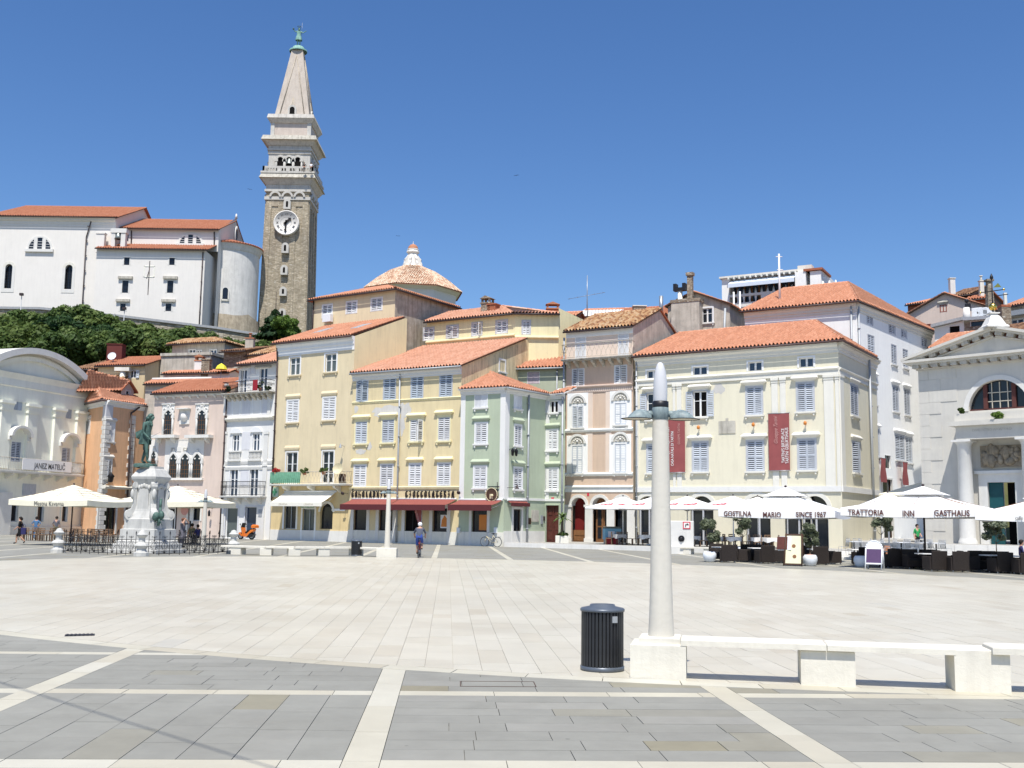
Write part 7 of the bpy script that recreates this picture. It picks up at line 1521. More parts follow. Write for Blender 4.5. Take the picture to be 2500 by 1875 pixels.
for a,c_ in(((-.25,zl-.1),(ua,za+.12)),((ua,za+.12),(F.L+.3,zr_-.1))):
    e=[F.P(a[0],-.35,a[1]),F.P(a[0],9,a[1]),F.P(c_[0],9,c_[1]),F.P(c_[0],-.35,c_[1])];(h.roof([e[1],e[0],e[3],e[2]],'tile_red')if a[0]<0 else h.roof([e[3],e[2],e[1],e[0]],'tile_red'))
h.win(F,'g5',420,945,590,1040,sm='sh_brown',solid=True,sur=.05,surm='sh_brown',sill=None);h.finish()
h,F,ze,zr,r=cott('red_dormer','red dormer with tile roof left of the pink gable','g5',(185,590),(600,570),122,120,5,'brick_red','tile_red',(400,535),.25,None,.3);h.finish()
h,F,ze,zr,r=cott('dark_attic_hut','dark timber attic hut on the ridge behind the pink gable','g5',(905,455),(1290,440),124,122,4,'wood_dark','tile_dark',(1090,352),.36,None,.3);p=F.uz('g5',960,380,1);h.chimney(F.P(p[0],1,p[1]),.6,.6,1.6,'stone_white','stone',0,'flat');h.finish()
h,F,ze,zr,r=cott('long_red_dormer','long red tiled dormer beside the tall stone chimney','g5',(1240,520),(1570,500),120,119,5,'brick_red','tile_orange',(1400,448),.30,None,.5);p=F.uz('g5',1475,430,1.5);h.chimney(F.P(p[0],1.5,p[1]),.45,.45,1.6,'stone','stone',0,'pot');h.finish()
A=at(*cp('g5',650,1000),99);B=at(*cp('g5',1640,1000),96);F=Fr(A,B);h=House('lean_to_loft','white loft wall with dark opening under a grey lean-to roof','house',F);uu=F.uz('g5',1165,900)[0];z0=F.uz('g5',900,1115)[1];zA,zB=F.uz('g5',660,985)[1],F.uz('g5',1230,850)[1];zC_=F.uz('g5',1640,830)[1]
h.wall(F,z0-6,[(0,zA-.1),(uu,zB-.1)],'w_white',0,uu);h.wall(F,z0-6,zC_-.2,'tile_wall',uu,F.L)if False else h.wall(F,z0-6,zC_-.2,'chimney_stone',uu,F.L);h.wall(F.side(8),z0-6,zC_,'chimney_stone');h.win(F,'g5',915,972,1095,1088,'dark',gl='dark',sur=.05,sill=None);h.win(F,'g5',1290,880,1590,965,'dark',gl='glass',sur=.05,sill=None)
h.slab_roof([F.P(-.2,-.5,zA+.2),F.P(uu,-.5,zB+.2),F.P(uu,5,zB+.5),F.P(-.2,5,zA+.5)],'lead',.3);h.slab_roof([F.P(uu,-.45,zB+.15),F.P(F.L+.2,-.45,zC_+.15),F.P(F.L+.2,6,zC_+.4),F.P(uu,6,zB+.4)],'pipe_grey',.3)
p=F.uz('g5',1215,840,.6);b=MB();b.cyl((0,0,-.3),(0,0,F.uz('g5',1215,650,.6)[1]-p[1]),.36,.28,14);h.part('round_chimney',b,'w_church',M=F.M@Matrix.Translation((p[0],.6,p[1])));b=MB();zz=F.uz('g5',1200,440,.8)[1]-p[1];b.cyl((0,.2,0),(0,.2,zz-.6),.1,None,6);b.ball((0,.2,zz-.5),.2,8);b.box(-.15,.35,.1,.3,zz-1.2,zz-.8);h.part('cowl',b,'iron',M=F.M@Matrix.Translation((p[0],.6,p[1])))
for k in range(3):p=F.uz('g5',1410+90*k,800,2);b=MB();b.bbox(-.45,.45,-.4,.4,-.5,.75,.03);h.part('air_conditioner',b,'paper',M=F.M@Matrix.Translation((p[0],2,p[1])))
h.finish()
h,F,ze,zr,r=cott('low_tiled_house','low red tiled roof between the white side wall and the church','g5',(560,1350),(1160,1345),92,90,8,'w_white','tile_red',(900,1120),.40,None,.3,ovs=.1);h.finish()
A=at(*cp('g5',1160,1100),93);B=at(*cp('g5',2600,1100),87);F=Fr(A,B);h=House('old_tile_roof','old brown mottled tile roof behind the church gable','house',F);ze=F.uz('g5',1500,1190)[1];r=F.ridge_dep('g5',1900,975,ze,.36);zr=F.uz('g5',1900,975,r)[1];h.wall(F,ze-8,ze,'w_roughgrey');boxwalls(h,F,r+1,ze-8,ze,'w_roughgrey');slopes(h,F,r,ze,zr,r,'tile_dark',.3,.1,.1,back=False);h.finish()
h,F,ze,zr,r=cott('far_right_house','house with red roof and glazed veranda at the edge of the hill','g5',(1890,610),(2700,560),108,104,9,'w_roughgrey','tile_red',(2212,486),.34,None,.5,[(1985,850,2200,945,dict(gl='glass_blue')),(2240,840,2400,940,dict(gl='glass_blue'))]);z0=F.uz('g5',2100,800)[1];h.band('veranda_roof',F,z0,z0+.5,.8,'pipe_grey');h.finish()
for nm,lab,x,y0,y1,wpx,Y,m_,st in(('stone_chimney','tall tapering rubble chimney rising above the far roofs',1620,620,195,130,104,'chimney_stone','flat'),('stone_chimney','squat rubble stone chimney with a brick top beside the church finial',1880,960,650,170,94,'chimney_stone','flat'),('stove_pipe','pale square flue pipe standing beside the weather vane',1890,640,430,50,98,'stone','flat')):
    p=at(*cp('g5',x,y0),Y);q=at(*cp('g5',x,y1),Y);w=wpx/7.135*Y/2600;o=thing(nm,lab,'chimney',p);b=MB();b.cyl((0,0,-1.5),(0,0,q.z-p.z),w*.72,w*.46 if y1==195 else w*.66,4,sm=False);b.build('stack',m_,o,Matrix.Rotation(math.pi/4,4,'Z'));b=MB();b.box(-w*.5,w*.5,-w*.5,w*.5,q.z-p.z,q.z-p.z+.2);b.build('cap','brick_red' if wpx==170 else m_,o)
for x,y0,y1,lab in((150,1290,905,'thin floodlight pole in the shrubs left of the dark tree'),(1000,1330,1020,'thin floodlight pole in the shrubs below the aisle windows')):
    p=at(*cp('c1',x,y0),140);q=at(*cp('c1',x+(30 if x<500 else 15),y1),140);o=thing('floodlight_pole',lab,'lamp post',(p.x,p.y,HZ(p.x,p.y)),0,'floodlight poles on the hill');hh=q.z-HZ(p.x,p.y);b=MB();b.cyl((0,0,-.5),(0,0,hh),.08,.05,8);b.build('pole','pipe_grey',o);b=MB();b.box(-.22,.22,-.3,.1,hh-.1,hh+.22);b.build('floodlight','pipe_dark',o)
def leaves(name,n,fn,size,mat,seed,asp=1.6,up=.3):
    rng=np.random.default_rng(seed);P,N,T=fn(rng,n);n=len(P);s_=size*rng.uniform(.6,1.4,n)
    N=N+rng.normal(0,.55,(n,3));N[:,2]+=up;N/=np.linalg.norm(N,axis=1)[:,None]+1e-9;A=np.cross(N,rng.normal(0,1,(n,3)));A/=np.linalg.norm(A,axis=1)[:,None]+1e-9;B=np.cross(N,A)
    A*=(s_*asp*.5)[:,None];B*=(s_*.5)[:,None]
    V=np.stack([P-A,P+B*.9-A*.1,P+A,P-B*.9-A*.1],1).reshape(-1,3);me=bpy.data.meshes.new(name);me.from_pydata(V.tolist(),[],np.arange(4*n).reshape(n,4).tolist())
    a=me.attributes.new('tint','FLOAT','FACE');a.data.foreach_set('value',np.clip(T+rng.normal(0,.16,n),0,1).astype(np.float32));me.materials.append(MT(mat));me.update();return me
def clumps(R0,H,k,lean=0.0,low=.15):
    def fn(rng,n):
        cs=[];
        for i in range(k):a=rng.uniform(0,2*math.pi);rr=R0*math.sqrt(rng.uniform(0,1))*.8;z=H*(low+(1-low)*rng.uniform(.0,.9)*(1-.35*rr/R0));cs.append((rr*math.cos(a),rr*math.sin(a),z,R0*rng.uniform(.22,.42),rng.uniform(.2,.8)))
        P,N,T=[],[],[];w=np.array([c[3]**2 for c in cs]);w/=w.sum();pick=rng.choice(k,n,p=w);C=np.array(cs)[pick];d=rng.normal(0,1,(n,3));d/=np.linalg.norm(d,axis=1)[:,None];rad=C[:,3]*rng.uniform(.72,1.06,n);P=C[:,:3]+d*rad[:,None]*np.array([1,1,.85]);return P,d,C[:,4]*.7+.15+.1*d[:,2]
    return fn
def cone_fn(R0,H):
    def fn(rng,n):
        z=H*(1-np.sqrt(rng.uniform(0.0,1,n)));z=H*rng.uniform(0,1,n)**.9;rr=R0*(1-z/H)**.7*rng.uniform(.6,1.05,n)*(1+.25*np.sin(z*5+rng.uniform(0,6,n)*.3));a=rng.uniform(0,2*math.pi,n);return np.stack([rr*np.cos(a),rr*np.sin(a),z+.2],1),np.stack([np.cos(a),np.sin(a),np.full(n,.6)],1),rng.uniform(.2,.8,n)
    return fn
def trunk_mb(H,r,limbs,spread,seed):
    rng=random.Random(seed);b=MB();p=Vector((0,0,-.4));pts=[p]
    for k in range(4):pts.append(Vector((rng.uniform(-.08,.08)*H*.3,rng.uniform(-.08,.08)*H*.3,H*(k+1)/4)))
    for k in range(4):b.cyl(pts[k],pts[k+1],r*(1-.18*k),r*(1-.18*(k+1)),7)
    for k in range(limbs):a=rng.uniform(0,6.28);s_=pts[2+k%3];e=s_+Vector((math.cos(a)*spread,math.sin(a)*spread,H*rng.uniform(.3,.6)));m_=s_.lerp(e,.5)+Vector((0,0,-.1*H));b.cyl(s_,m_,r*.45,r*.3,5);b.cyl(m_,e,r*.3,r*.12,5)
    return b
PRO=[leaves('crown',7500,clumps(3.4,4.6,26),.40,m_,s_)for s_,m_ in((1,'leaf_hill'),(2,'leaf_mid'),(3,'leaf_hill'))]+[leaves('crown',9000,clumps(3.8,7.0,34),.42,'leaf_dark',4)]
TRK=[trunk_mb(2.6,.22,5,1.8,s_).mesh('trunk','bark')for s_ in(1,2)]
rng=random.Random(21)
spots=[(8,800,136,1.0,'under the arched nave window'),(45,815,131,1.0,'beside the floodlight pole'),(20,835,126,1.0,'above the red roof behind the arched gable'),(85,785,137,.95,'against the wall by the dark tree'),(75,825,127,1.0,'at the foot of the dark tree'),(185,775,136,1.0,'under the nave drainpipe'),(215,790,134,.95,'under the second nave window'),(255,800,134,.95,'below the aisle corner'),(205,830,127,1.0,'above the arched gable crown'),(295,812,132,.9,'below the left aisle windows'),(330,818,132,.9,'beside the second floodlight pole'),(290,835,126,.95,'behind the dark flat roof'),(345,835,127,.95,'behind the red chimney'),(370,828,133,.85,'below the sundial'),(410,832,134,.8,'below the right aisle windows'),(445,822,134,.85,'above the grey hillside roof'),(385,850,127,.85,'behind the ochre house roof'),(425,850,127,.8,'beside the concrete terrace'),(482,830,138,.75,'under the aisle corner pipe'),(555,846,138,.62,'below the rock footing'),(590,850,138,.62,'under the end of the retaining wall'),(622,853,138,.62,'behind the weathered roof chimney'),(648,850,142,.6,'left of the cypress'),(135,840,125,1.0,'behind the arched gable roof')]
for i,(px,py,Y,s_,w_)in enumerate(spots):
    p=at(px,py,Y);s_*=.92;o=thing('shrub',('dense green shrub ','leafy green bush ','bushy shrub ')[i%3]+w_,'shrub',(p.x,Y,p.z-2.6*s_),rng.uniform(0,6.28),'shrubs on the hillside');o.scale=(s_*1.05,s_*1.05,s_);obj('crown',PRO[i%3],o);obj('trunk',TRK[i%2],o)
for px,py,Y,s_,l_ in((150,815,129,.92,'tall dark tree among the hillside shrubs by the floodlight pole'),(250,832,129,.8,'dark rounded tree on the slope above the ochre house')):
    p=at(px,py,Y);o=thing('hillside_tree',l_,'tree',(p.x,Y,p.z-4.2*s_),1.0);o.scale=(s_,s_,s_);obj('crown',PRO[3],o);obj('trunk',TRK[0],o)
p=at(*cp('c3',265,1590),150);q=at(*cp('c3',280,1355),150);o=thing('cypress_tree','small dark pointed cypress in front of the bell tower','tree',(p.x,150,p.z-.5));obj('crown',leaves('crown',5200,cone_fn(2.3,q.z-p.z+.3),.42,'leaf_cypress',8),o);b=MB();b.cyl((0,0,-1.5),(0,0,7),.22,.05,7);b.build('trunk','bark',o)
p=at(*cp('c3',370,1590),148);o=thing('bright_shrub','bright yellow green shrub beside the cypress under the tower','shrub',(p.x,148,p.z-.3));obj('crown',leaves('crown',6500,clumps(2.0,3.4,18),.30,'leaf_bright',12),o);obj('trunk',TRK[1],o)
for F_,c,x,y,dep,r_,lab_,m_ in((FCH,'d5',975,985,-1.2,.45,'small bush growing on the ledge above the church portico','leaf_bright'),(FCH,'d5',733,945,-.9,.22,'little weed tuft on the church ledge beside the half round window','leaf_hill')):
    u,z=F_.uz(c,x,y,dep);o=thing('ledge_plant',lab_,'plant',F_.P(u,dep,z-r_));obj('foliage',leaves('foliage',900,clumps(r_,r_*2.2,8),.10,m_,31),o);b=MB();b.cyl((0,0,-.1),(0,0,r_),.03,.02,5);b.build('stem','bark',o)
def lamp_post(name,label,base,zbase,rz=0.0,blk=True):
    """tapered concrete post with a frosted glass tip and two bronze hoods"""
    o=thing(name,label,'lamp post',(base[0],base[1],0),rz,'street lamps of the square');z0=zbase
    b=MB();b.lathe([(.163,z0),(.163,z0+.02),(.150,z0+.25),(.140,z0+.6),(.130,z0+1.1),(.118,z0+1.8),(.105,z0+2.55),(.100,z0+2.72)],28);b.build('shaft','concrete_pole',o)
    zc=z0+2.72;b=MB();b.lathe([(.101,zc),(.107,zc+.005),(.107,zc+.15),(.103,zc+.155),(.103,zc+.165)],28);cl=b.build('collar','lamp_metal',o);b=MB();b.lathe([(.10,zc+.15),(.106,zc+.165),(.106,zc+.235),(.09,zc+.24)],28);b.build('seal','iron',o)
    b=MB();b.lathe([(.086,zc+.235),(.091,zc+.34),(.090,zc+.44),(.083,zc+.54),(.069,zc+.63),(.050,zc+.70),(.036,zc+.73),(.02,zc+.745),(.001,zc+.747)],28);b.build('glass_tip','frosted',o)
    for sg in(-1,1):
        b=MB();n,m_=14,10;V=[];Lh=.385
        for i in range(n+1):
            t=i/n;hgt=.122*(math.sin(math.pi*min(1,t*1.12+.10))**.75 if t<.8 else math.sin(math.pi*min(1,.8*1.12+.1))**.75*((1-t)/.2)**.8);wd=.165*(math.sin(math.pi*min(.98,t*.9+.08))**.6)*(1 if t<.9 else(1-t)/.1*.9+.1);hgt=max(hgt,.004)
            for j in range(m_+1):a=math.pi*j/m_;V.append((sg*(.12+Lh*t),wd*math.cos(a),zc+.012+hgt*math.sin(a)))
        b.add(V,[(i*(m_+1)+j,i*(m_+1)+j+1,(i+1)*(m_+1)+j+1,(i+1)*(m_+1)+j)for i in range(n)for j in range(m_)],0,True);b.cyl((sg*.10,0,zc+.085),(sg*.17,0,zc+.06),.035,.06,10)
        hd=b.build('lamp_hood','lamp_metal',o);b=MB();pts=[(sg*(.12+Lh*i/n),V[i*(m_+1)][1]*.93,zc+.012)for i in range(n+1)]+[(sg*(.12+Lh*i/n),-V[i*(m_+1)][1]*.93,zc+.012)for i in range(n,-1,-1)];b.add(pts,[tuple(range(len(pts)))]);b.build('diffuser','print_tan',hd)
        b=MB();q=[(sg*(.12+Lh*i/n),V[i*(m_+1)][1],zc+.010)for i in range(n+1)];b.tube(q,.006,5);b.tube([(x,-y,z)for x,y,z in q],.006,5);b.build('rim','iron',hd)
    return o
FB=Fr(gnd(1538.5,1657.5),gnd(2469,1695));bt=FB.uz('e3',450,382)[1];zs1=FB.uz('e3',800,364)[1];zs0=FB.uz('e3',800,397)[1];uA=FB.uz('e3',583,560)[0];DEP=.52
o=thing('stone_bench','long pale stone bench beside the lamp post and waste bin','bench',FB.o,math.atan2(FB.u.y,FB.u.x))
def blk(u0,u1,z1,nm='support_block',y0=0.0,y1=DEP):b=MB();b.bbox(u0,u1,y0,y1,0,z1,.012);return b.build(nm,'stone_bench',o)
u2a,u2b=FB.uz('e3',1138,500)[0],FB.uz('e3',1402,500)[0];u3a,u3b=FB.uz('e3',1880,560)[0],FB.uz('e3',2150,560)[0]
b=MB();b.bbox(0,uA,0,.62,0,bt,.014);b.bbox(.10,uA-.07,.06,.56,bt,bt+.075,.012);b.build('lamp_plinth','stone_bench',o)
blk(u2a,u2b,zs0-.004,y0=.05);blk(u3a,u3b,zs1-.01)
um=FB.uz('e3',1262,390)[0]
for a,c,dz in((uA-.065,um-.004,0),(um+.004,u3a+.02,-.004)):b=MB();b.bbox(a,c,-.005,.46,zs0,zs1+dz,.014);b.build('seat_slab','stone_bench',o)
o2=thing('stone_bench','pale stone bench slab starting at the last block of the row','bench',FB.P(u3b-.22,0,0),math.atan2(FB.u.y,FB.u.x));b=MB();b.bbox(.02,2.1,-.06,.42,zs0+.03,zs1+.035,.014);b.build('seat_slab','stone_bench',o2);b=MB();b.bbox(1.5,2.2,0,DEP,0,zs0+.028,.012);b.build('support_block','stone_bench',o2)
lp=FB.P(FB.uz('e3',463,350,.3)[0],.31,0);lamp_post('street_lamp','tall concrete lamp post with frosted tip rising from the stone bench',lp,bt+.074,-.03)
def waste_bin(p,label):
    o=thing('waste_bin',label,'bin',(p.x,p.y,.006),0,'slatted waste bins');b=MB();b.lathe([(.235,.02),(.235,.74)],24);b.build('liner','black',o);b=MB();b.lathe([(.27,.0),(.285,.01),(.285,.055),(.26,.06),(.001,.06)],32);b.build('base_ring','bin_lid',o)
    b=MB();b.lathe([(.265,.745),(.29,.75),(.29,.775),(.275,.79),(.17,.812),(.16,.835),(.145,.835),(.14,.815),(.001,.815)],32);b.build('lid','bin_lid',o);me=MB().bbox(-.016,.016,-.012,.012,.05,.75,.003).mesh('slat','bin_dark');n=36
    for k in range(n):a=2*math.pi*k/n;obj('slat',me,o,Matrix.Rotation(a,4,'Z')@Matrix.Translation((0,-.262,0)))
    b=MB();b.box(-.035,.035,-.02,.0,.62,.70);b.build('lock_plate','pipe_grey',o,Matrix.Rotation(.5,4,'Z')@Matrix.Translation((0,-.275,0)));return o
waste_bin(gnd(1475,1644)+Vector((0,.28,0)),'dark slatted round waste bin standing beside the bench plinth')
waste_bin(gnd(868,1358)+Vector((0,.28,0)),'slatted waste bin beside the lamp post across the square')
row=[(575,1354),(648,1356),(719,1357),(791,1357),(860,1357)];P=[gnd(*p)for p in row];o=thing('stone_bench','row of low white stone bench blocks across the square by the monument','bench',(P[0].x,P[0].y,0));L0=P[0];lamp2=gnd(943,1361)
for k,p in enumerate(P):
    q=P[k+1]if k+1<len(P)else lamp2;a=math.atan2((q-p).y,(q-p).x);M_=Matrix.Translation((p.x-L0.x,p.y-L0.y,0))@Matrix.Rotation(a,4,'Z');b=MB();b.bbox(-.29,.29,0,.5,0,.36,.012);b.build('support_block','stone_bench',o,M_);b=MB();L=(q-p).length;b.bbox(.01 if k else-.9,L-.01,-.03,.47,.362,.46,.012);b.build('seat_slab','stone_bench',o,M_)
p=lamp2;b=MB();b.bbox(-.5,.5,0,.62,0,.47,.014);tag(b.build('lamp_plinth','stone_bench',None,Matrix.Translation((p.x,p.y,0))),'white stone plinth block under the far lamp post','plinth');lamp_post('street_lamp','lamp post on a plinth at the end of the far bench row',(p.x,p.y+.31),.468)
p=G(497,62);lamp_post('street_lamp','lamp post beyond the monument fence before the Venetian house',p,0.006)
MC=Vector((-18.55,55.2,0));MR=R(-14.7+45)
o=thing('monument_pedestal','grey stone monument pedestal with scrolls on steps','pedestal',MC,MR-R(45));o.scale=(.70,.70,1);Fm=Fr((-60,MC.y-1.2),(60,MC.y-1.2));zz=lambda y:Fm.uz('g1',1040,y)[1]
def sq(b,prof,rot=0.0):
    v=[]
    for a,z in prof:v+=[(sx*a,sy*a,z)for sx,sy in((-1,-1),(1,-1),(1,1),(-1,1))]
    f=[(j*4+k,j*4+(k+1)%4,(j+1)*4+(k+1)%4,(j+1)*4+k)for j in range(len(prof)-1)for k in range(4)]+[tuple(range(len(v)-4,len(v)))]
    b.add(v,f);b.v=b.v[:-len(v)]+[tuple(Matrix.Rotation(rot,3,'Z')@Vector(p))for p in v];return b
for a,z0,z1 in((2.0,0.006,.22),(1.75,.22,.5)):b=MB();b.bbox(-a,a,-a,a,z0,z1,.02);b.build('step','stone_monument',o)
b=MB();sq(b,[(1.55,.5),(1.55,.62),(1.42,.68),(1.40,zz(1330)),(1.30,zz(1325))]);b.build('base_course','stone_monument',o)
b=MB();sq(b,[(1.22,zz(1325)),(1.22,zz(1222)),(1.12,zz(1215)),(.92,zz(1140)),(.84,zz(1080)),(.74,zz(900)),(.80,zz(850)),(.98,zz(800)),(1.02,zz(775)),(.98,zz(765)),(.72,zz(700)),(.62,zz(690)),(.60,zz(665))]);b.build('die','stone_monument',o)
for k in range(4):
    Mk=Matrix.Rotation(k*math.pi/2+math.pi/4,4,'Z');b=MB();pr=[(1.02,zz(860)),(1.25,zz(845)),(1.30,zz(880)),(1.18,zz(930)),(1.22,zz(1000)),(1.18,zz(1060)),(1.30,zz(1110)),(1.55,zz(1130)),(1.72,zz(1160)),(1.72,zz(1200)),(1.55,zz(1222)),(1.0,zz(1222))];b.prism(pr,1,-.20,.20);b.build('scroll','stone_monument',o,Mk)
    b=MB();b.cyl((1.5,-.26,zz(1180)),(1.5,.26,zz(1180)),.26,None,16);b.cyl((1.5,-.29,zz(1180)),(1.5,.29,zz(1180)),.12,None,12);b.build('volute','stone_monument',o,Mk);b=MB();b.cyl((1.12,-.24,zz(865)),(1.12,.24,zz(865)),.16,None,14);b.build('volute','stone_monument',o,Mk);b=MB();b.ball((1.25,0,zz(960)),.17,8,0,1.6);b.build('acanthus','stone_monument',o,Mk)
    Mk=Matrix.Rotation(k*math.pi/2,4,'Z');b=MB()
    for x in(-.4,-.2,0,.2,.4):b.ball((x,-.83,zz(870)-.25*abs(x)+.0),.13,7)
    b.build('garland','stone_monument',o,Mk);b=MB();b.prism([(-.45,zz(1130)),(.45,zz(1130)),(.38,zz(900)),(-.38,zz(900))],1,-.885,-.70);b.build('die_panel','stone_monument',o,Mk)
p=Fm.uz('g1',1165,1200);b=MB();x0=p[0]-60-MC.x;b.tube([(x0,-1.0,zz(1290)),(x0+.05,-.95,zz(1200)),(x0,-.8,zz(1100)),(x0-.02,-.7,zz(1010))],.07,7);b.ball((x0-.15,-.95,zz(1195)),.22,8,0,1.1);b.ball((x0+.12,-.95,zz(1180)),.16,8,0,1.4)
for k in range(7):a=k*.9;b.cyl((x0,-.97,zz(1215)),(x0+.32*math.cos(a),-1.0,zz(1240)+.3*math.sin(a)),.05,.01,5)
tag(b.build('bronze_trophy','verdigris',None,Matrix.Translation(MC)),'dark bronze trophy of lyre and leaves fixed to the pedestal','ornament')
fo=thing('monument_fence','ornate black iron fence with stone posts round the monument','fence',MC);FR=4.25;cs=[Vector((FR*math.cos(R(a)),FR*math.sin(R(a)),0))for a in(-75,15,105,195)]
for k in range(4):
    c=cs[k];b=MB();b.lathe([(.36,.006),(.36,.18),(.26,.22),(.22,.34),(.34,.50),(.30,.58),(.16,.66),(.15,.86),(.25,.95),(.28,1.02),(.2,1.06),(.12,1.2),(.02,1.24)],10,(c.x,c.y,0),sm=False);b.build('stone_post','stone_monument',fo)
    d=cs[(k+1)%4]-c;L=d.length;e=d/L;s0,s1=.42,L-.42;n=9;b=MB();Pt=lambda s_,z:(c.x+e.x*s_,c.y+e.y*s_,z)
    for z,r_ in((.10,.018),(.46,.010),(.76,.016)):b.cyl(Pt(s0,z),Pt(s1,z),r_,None,5)
    for i in range(n):
        s_=s0+(s1-s0)*i/(n-1);b.cyl(Pt(s_,.02),Pt(s_,1.08),.016,None,5);b.cyl(Pt(s_,1.08),Pt(s_,1.2),.035,.003,5);b.cyl(Pt(s_-.05,1.04),Pt(s_+.05,1.04),.014,None,5)
        if i<n-1:
            w=(s1-s0)/(n-1);m_=s_+w/2;b.cyl(Pt(m_,.1),Pt(m_,.86),.012,None,5);b.cyl(Pt(m_,.86),Pt(m_,.96),.03,.003,5)
            for sg in(-1,1):
                for(cx,cz,rr)in((.17,.34,.10),(.15,.62,.085),(.12,.88,.06),(.13,.18,.06)):
                    pts=[Pt(m_+sg*(cx-rr*.3+rr*(1-q/14)*math.cos(q*.55)),cz+rr*(1-q/14)*math.sin(q*.55))for q in range(11)];b.tube(pts,.010,4)
                b.tube([Pt(m_,.12),Pt(m_+sg*.07,.3),Pt(m_+sg*.22,.46),Pt(m_+sg*.07,.62),Pt(m_,.78)],.010,4);b.ball(Pt(m_+sg*.0,.16),.05,5)
    pn=b.build('fence_panel','iron',fo);pn['kind']='stuff'
def parasol(name,label,px,py_edge,Y,w,ze,za,mat,rz=0.0,val=.28,txt=None,vent=True,group=None,stripes=False,pole='pipe_dark',d=None,zg=0.0,sag=.12,txtm='print_brown',logo=None,center=None):
    c=center or at(px,py_edge,Y);d=d or w;o=thing(name,label,'parasol',(c.x,Y if center is None else c.y,zg),rz,group);ze-=zg;za-=zg;b=MB();n=8;hw_,hd=w/2,d/2;cor=[(-hw_,-hd),(hw_,-hd),(hw_,hd),(-hw_,hd)]
    for k in range(4):
        A,B=cor[k],cor[(k+1)%4];V=[]
        for i in range(n+1):
            t=i/n;
            for j in range(n+1):
                s_=j/n;x,y=(A[0]+(B[0]-A[0])*s_)*(1-t),(A[1]+(B[1]-A[1])*s_)*(1-t);z=ze+(za-ze)*(t**1.0)-sag*math.sin(math.pi*s_)*(1-t)*.6-sag*.5*math.sin(math.pi*t);V.append((x,y,z))
        b.add(V,[(i*(n+1)+j,i*(n+1)+j+1,(i+1)*(n+1)+j+1,(i+1)*(n+1)+j)for i in range(n)for j in range(n)],0,True)
    b.build('canopy',mat,o);b=MB()
    for k in range(4):
        A,B=cor[k],cor[(k+1)%4];V=[];nx_,ny_=(B[1]-A[1]),-(B[0]-A[0]);L=math.hypot(nx_,ny_)
        for j in range(17):s_=j/16;z=ze-sag*math.sin(math.pi*s_)*.6;wv=.02*math.sin(j*2.1);x,y=A[0]+(B[0]-A[0])*s_,A[1]+(B[1]-A[1])*s_;V+=[(x,y,z),(x+nx_/L*wv,y+ny_/L*wv,z-val)]
        b.add(V,[(2*j,2*j+1,2*j+3,2*j+2)for j in range(16)],0,True)
    b.build('valance',mat,o)
    if vent:b=MB();q=.17;V=[(sx*w*q,sy*d*q,ze+(za-ze)*(1-q*2)+.10)for sx,sy in((-1,-1),(1,-1),(1,1),(-1,1))]+[(0,0,za+.22)];b.add(V,[(0,1,4),(1,2,4),(2,3,4),(3,0,4)]);b.build('vent_cap',mat,o)
    b=MB();b.cyl((0,0,.0),(0,0,za),.045,None,10);b.build('pole',pole,o);b=MB();b.bbox(-.42,.42,-.42,.42,0.006,.12,.02);b.build('base','concrete_pole',o);b=MB();b.ball((0,0,za+(.26 if vent else.05)),.07,6);b.build('finial','pipe_dark',o)
    b=MB()
    for sx,sy in((-1,-1),(1,-1),(1,1),(-1,1),(0,-1),(1,0),(0,1),(-1,0)):b.cyl((0,0,za-.06),(sx*hw_*.98,sy*hd*.98,ze-.03-(sag*.6 if 0 in(sx,sy)else 0)),.014,None,5);b.cyl((0,0,ze-.25),(sx*hw_*.5,sy*hd*.5,(ze+za)/2-.1),.012,None,5)
    b.build('rib','wood' if pole=='pipe_dark' else 'steel',o)
    if stripes:
        for q in range(1,6):
            t=q/6.2;b=MB();pts=[]
            for k in range(5):A=cor[k%4];pts.append((A[0]*(1-t)*1.003,A[1]*(1-t)*1.003,ze+(za-ze)*t-sag*.5*math.sin(math.pi*t)+.015))
            b.tube(pts,.014,4);b.build('canopy_seam','print_tan',o)
    for body,fx,sz in(txt or()):
        text('lettering',body,sz,txtm,o,Matrix.Translation((w*(fx-.5),-hd-.035,ze-val*.52-sag*.6*math.sin(math.pi*fx)))@Matrix.Rotation(R(90),4,'X'),.006 if txtm=='print_brown' else.0,sx=.78)
    if logo:
        for k,(fx,t)in enumerate(logo):
            b=MB();s_=.52;M_=None;x,y=w*(fx-.5)*(1-t),-hd*(1-t);z=ze+(za-ze)*t-sag*.6*math.sin(math.pi*fx)*(1-t)-sag*.5*math.sin(math.pi*t)+.04;sl=math.atan2(za-ze,hd)
            for q in([(-1,-.3),(-.5,-.1),(-.2,-.35),(.1,-.1),(.6,-.2),(1,.1),(.5,.15),(.2,.35),(-.1,.1),(-.6,.2)],[(.3,.3),(.7,.55),(.9,.35),(.6,.2)],[(-.9,-.55),(-.6,-.2),(-.75,-.15),(-1.1,-.5)]):b.add([(px_*s_,pz*s_*.8+.0,0)for px_,pz in q],[tuple(range(len(q)))])
            mk=b.build('printed_mark','print_red',o,Matrix.Translation((x,y,z))@Matrix.Rotation(sl,4,'X'));mk['kind']='stuff'
    return o
W1='canvas_white'
parasol('large_parasol','large white parasol lettered Gostilna Mario since 1967',1893,1262,55.6,5.7,2.62,3.62,W1,-.43,.34,[('GOSTILNA',.17,.37),('MARIO',.47,.37),('SINCE 1967',.80,.37)],group='large white restaurant parasols',pole='pipe_grey',center=Vector((14.3,55.6,0)))
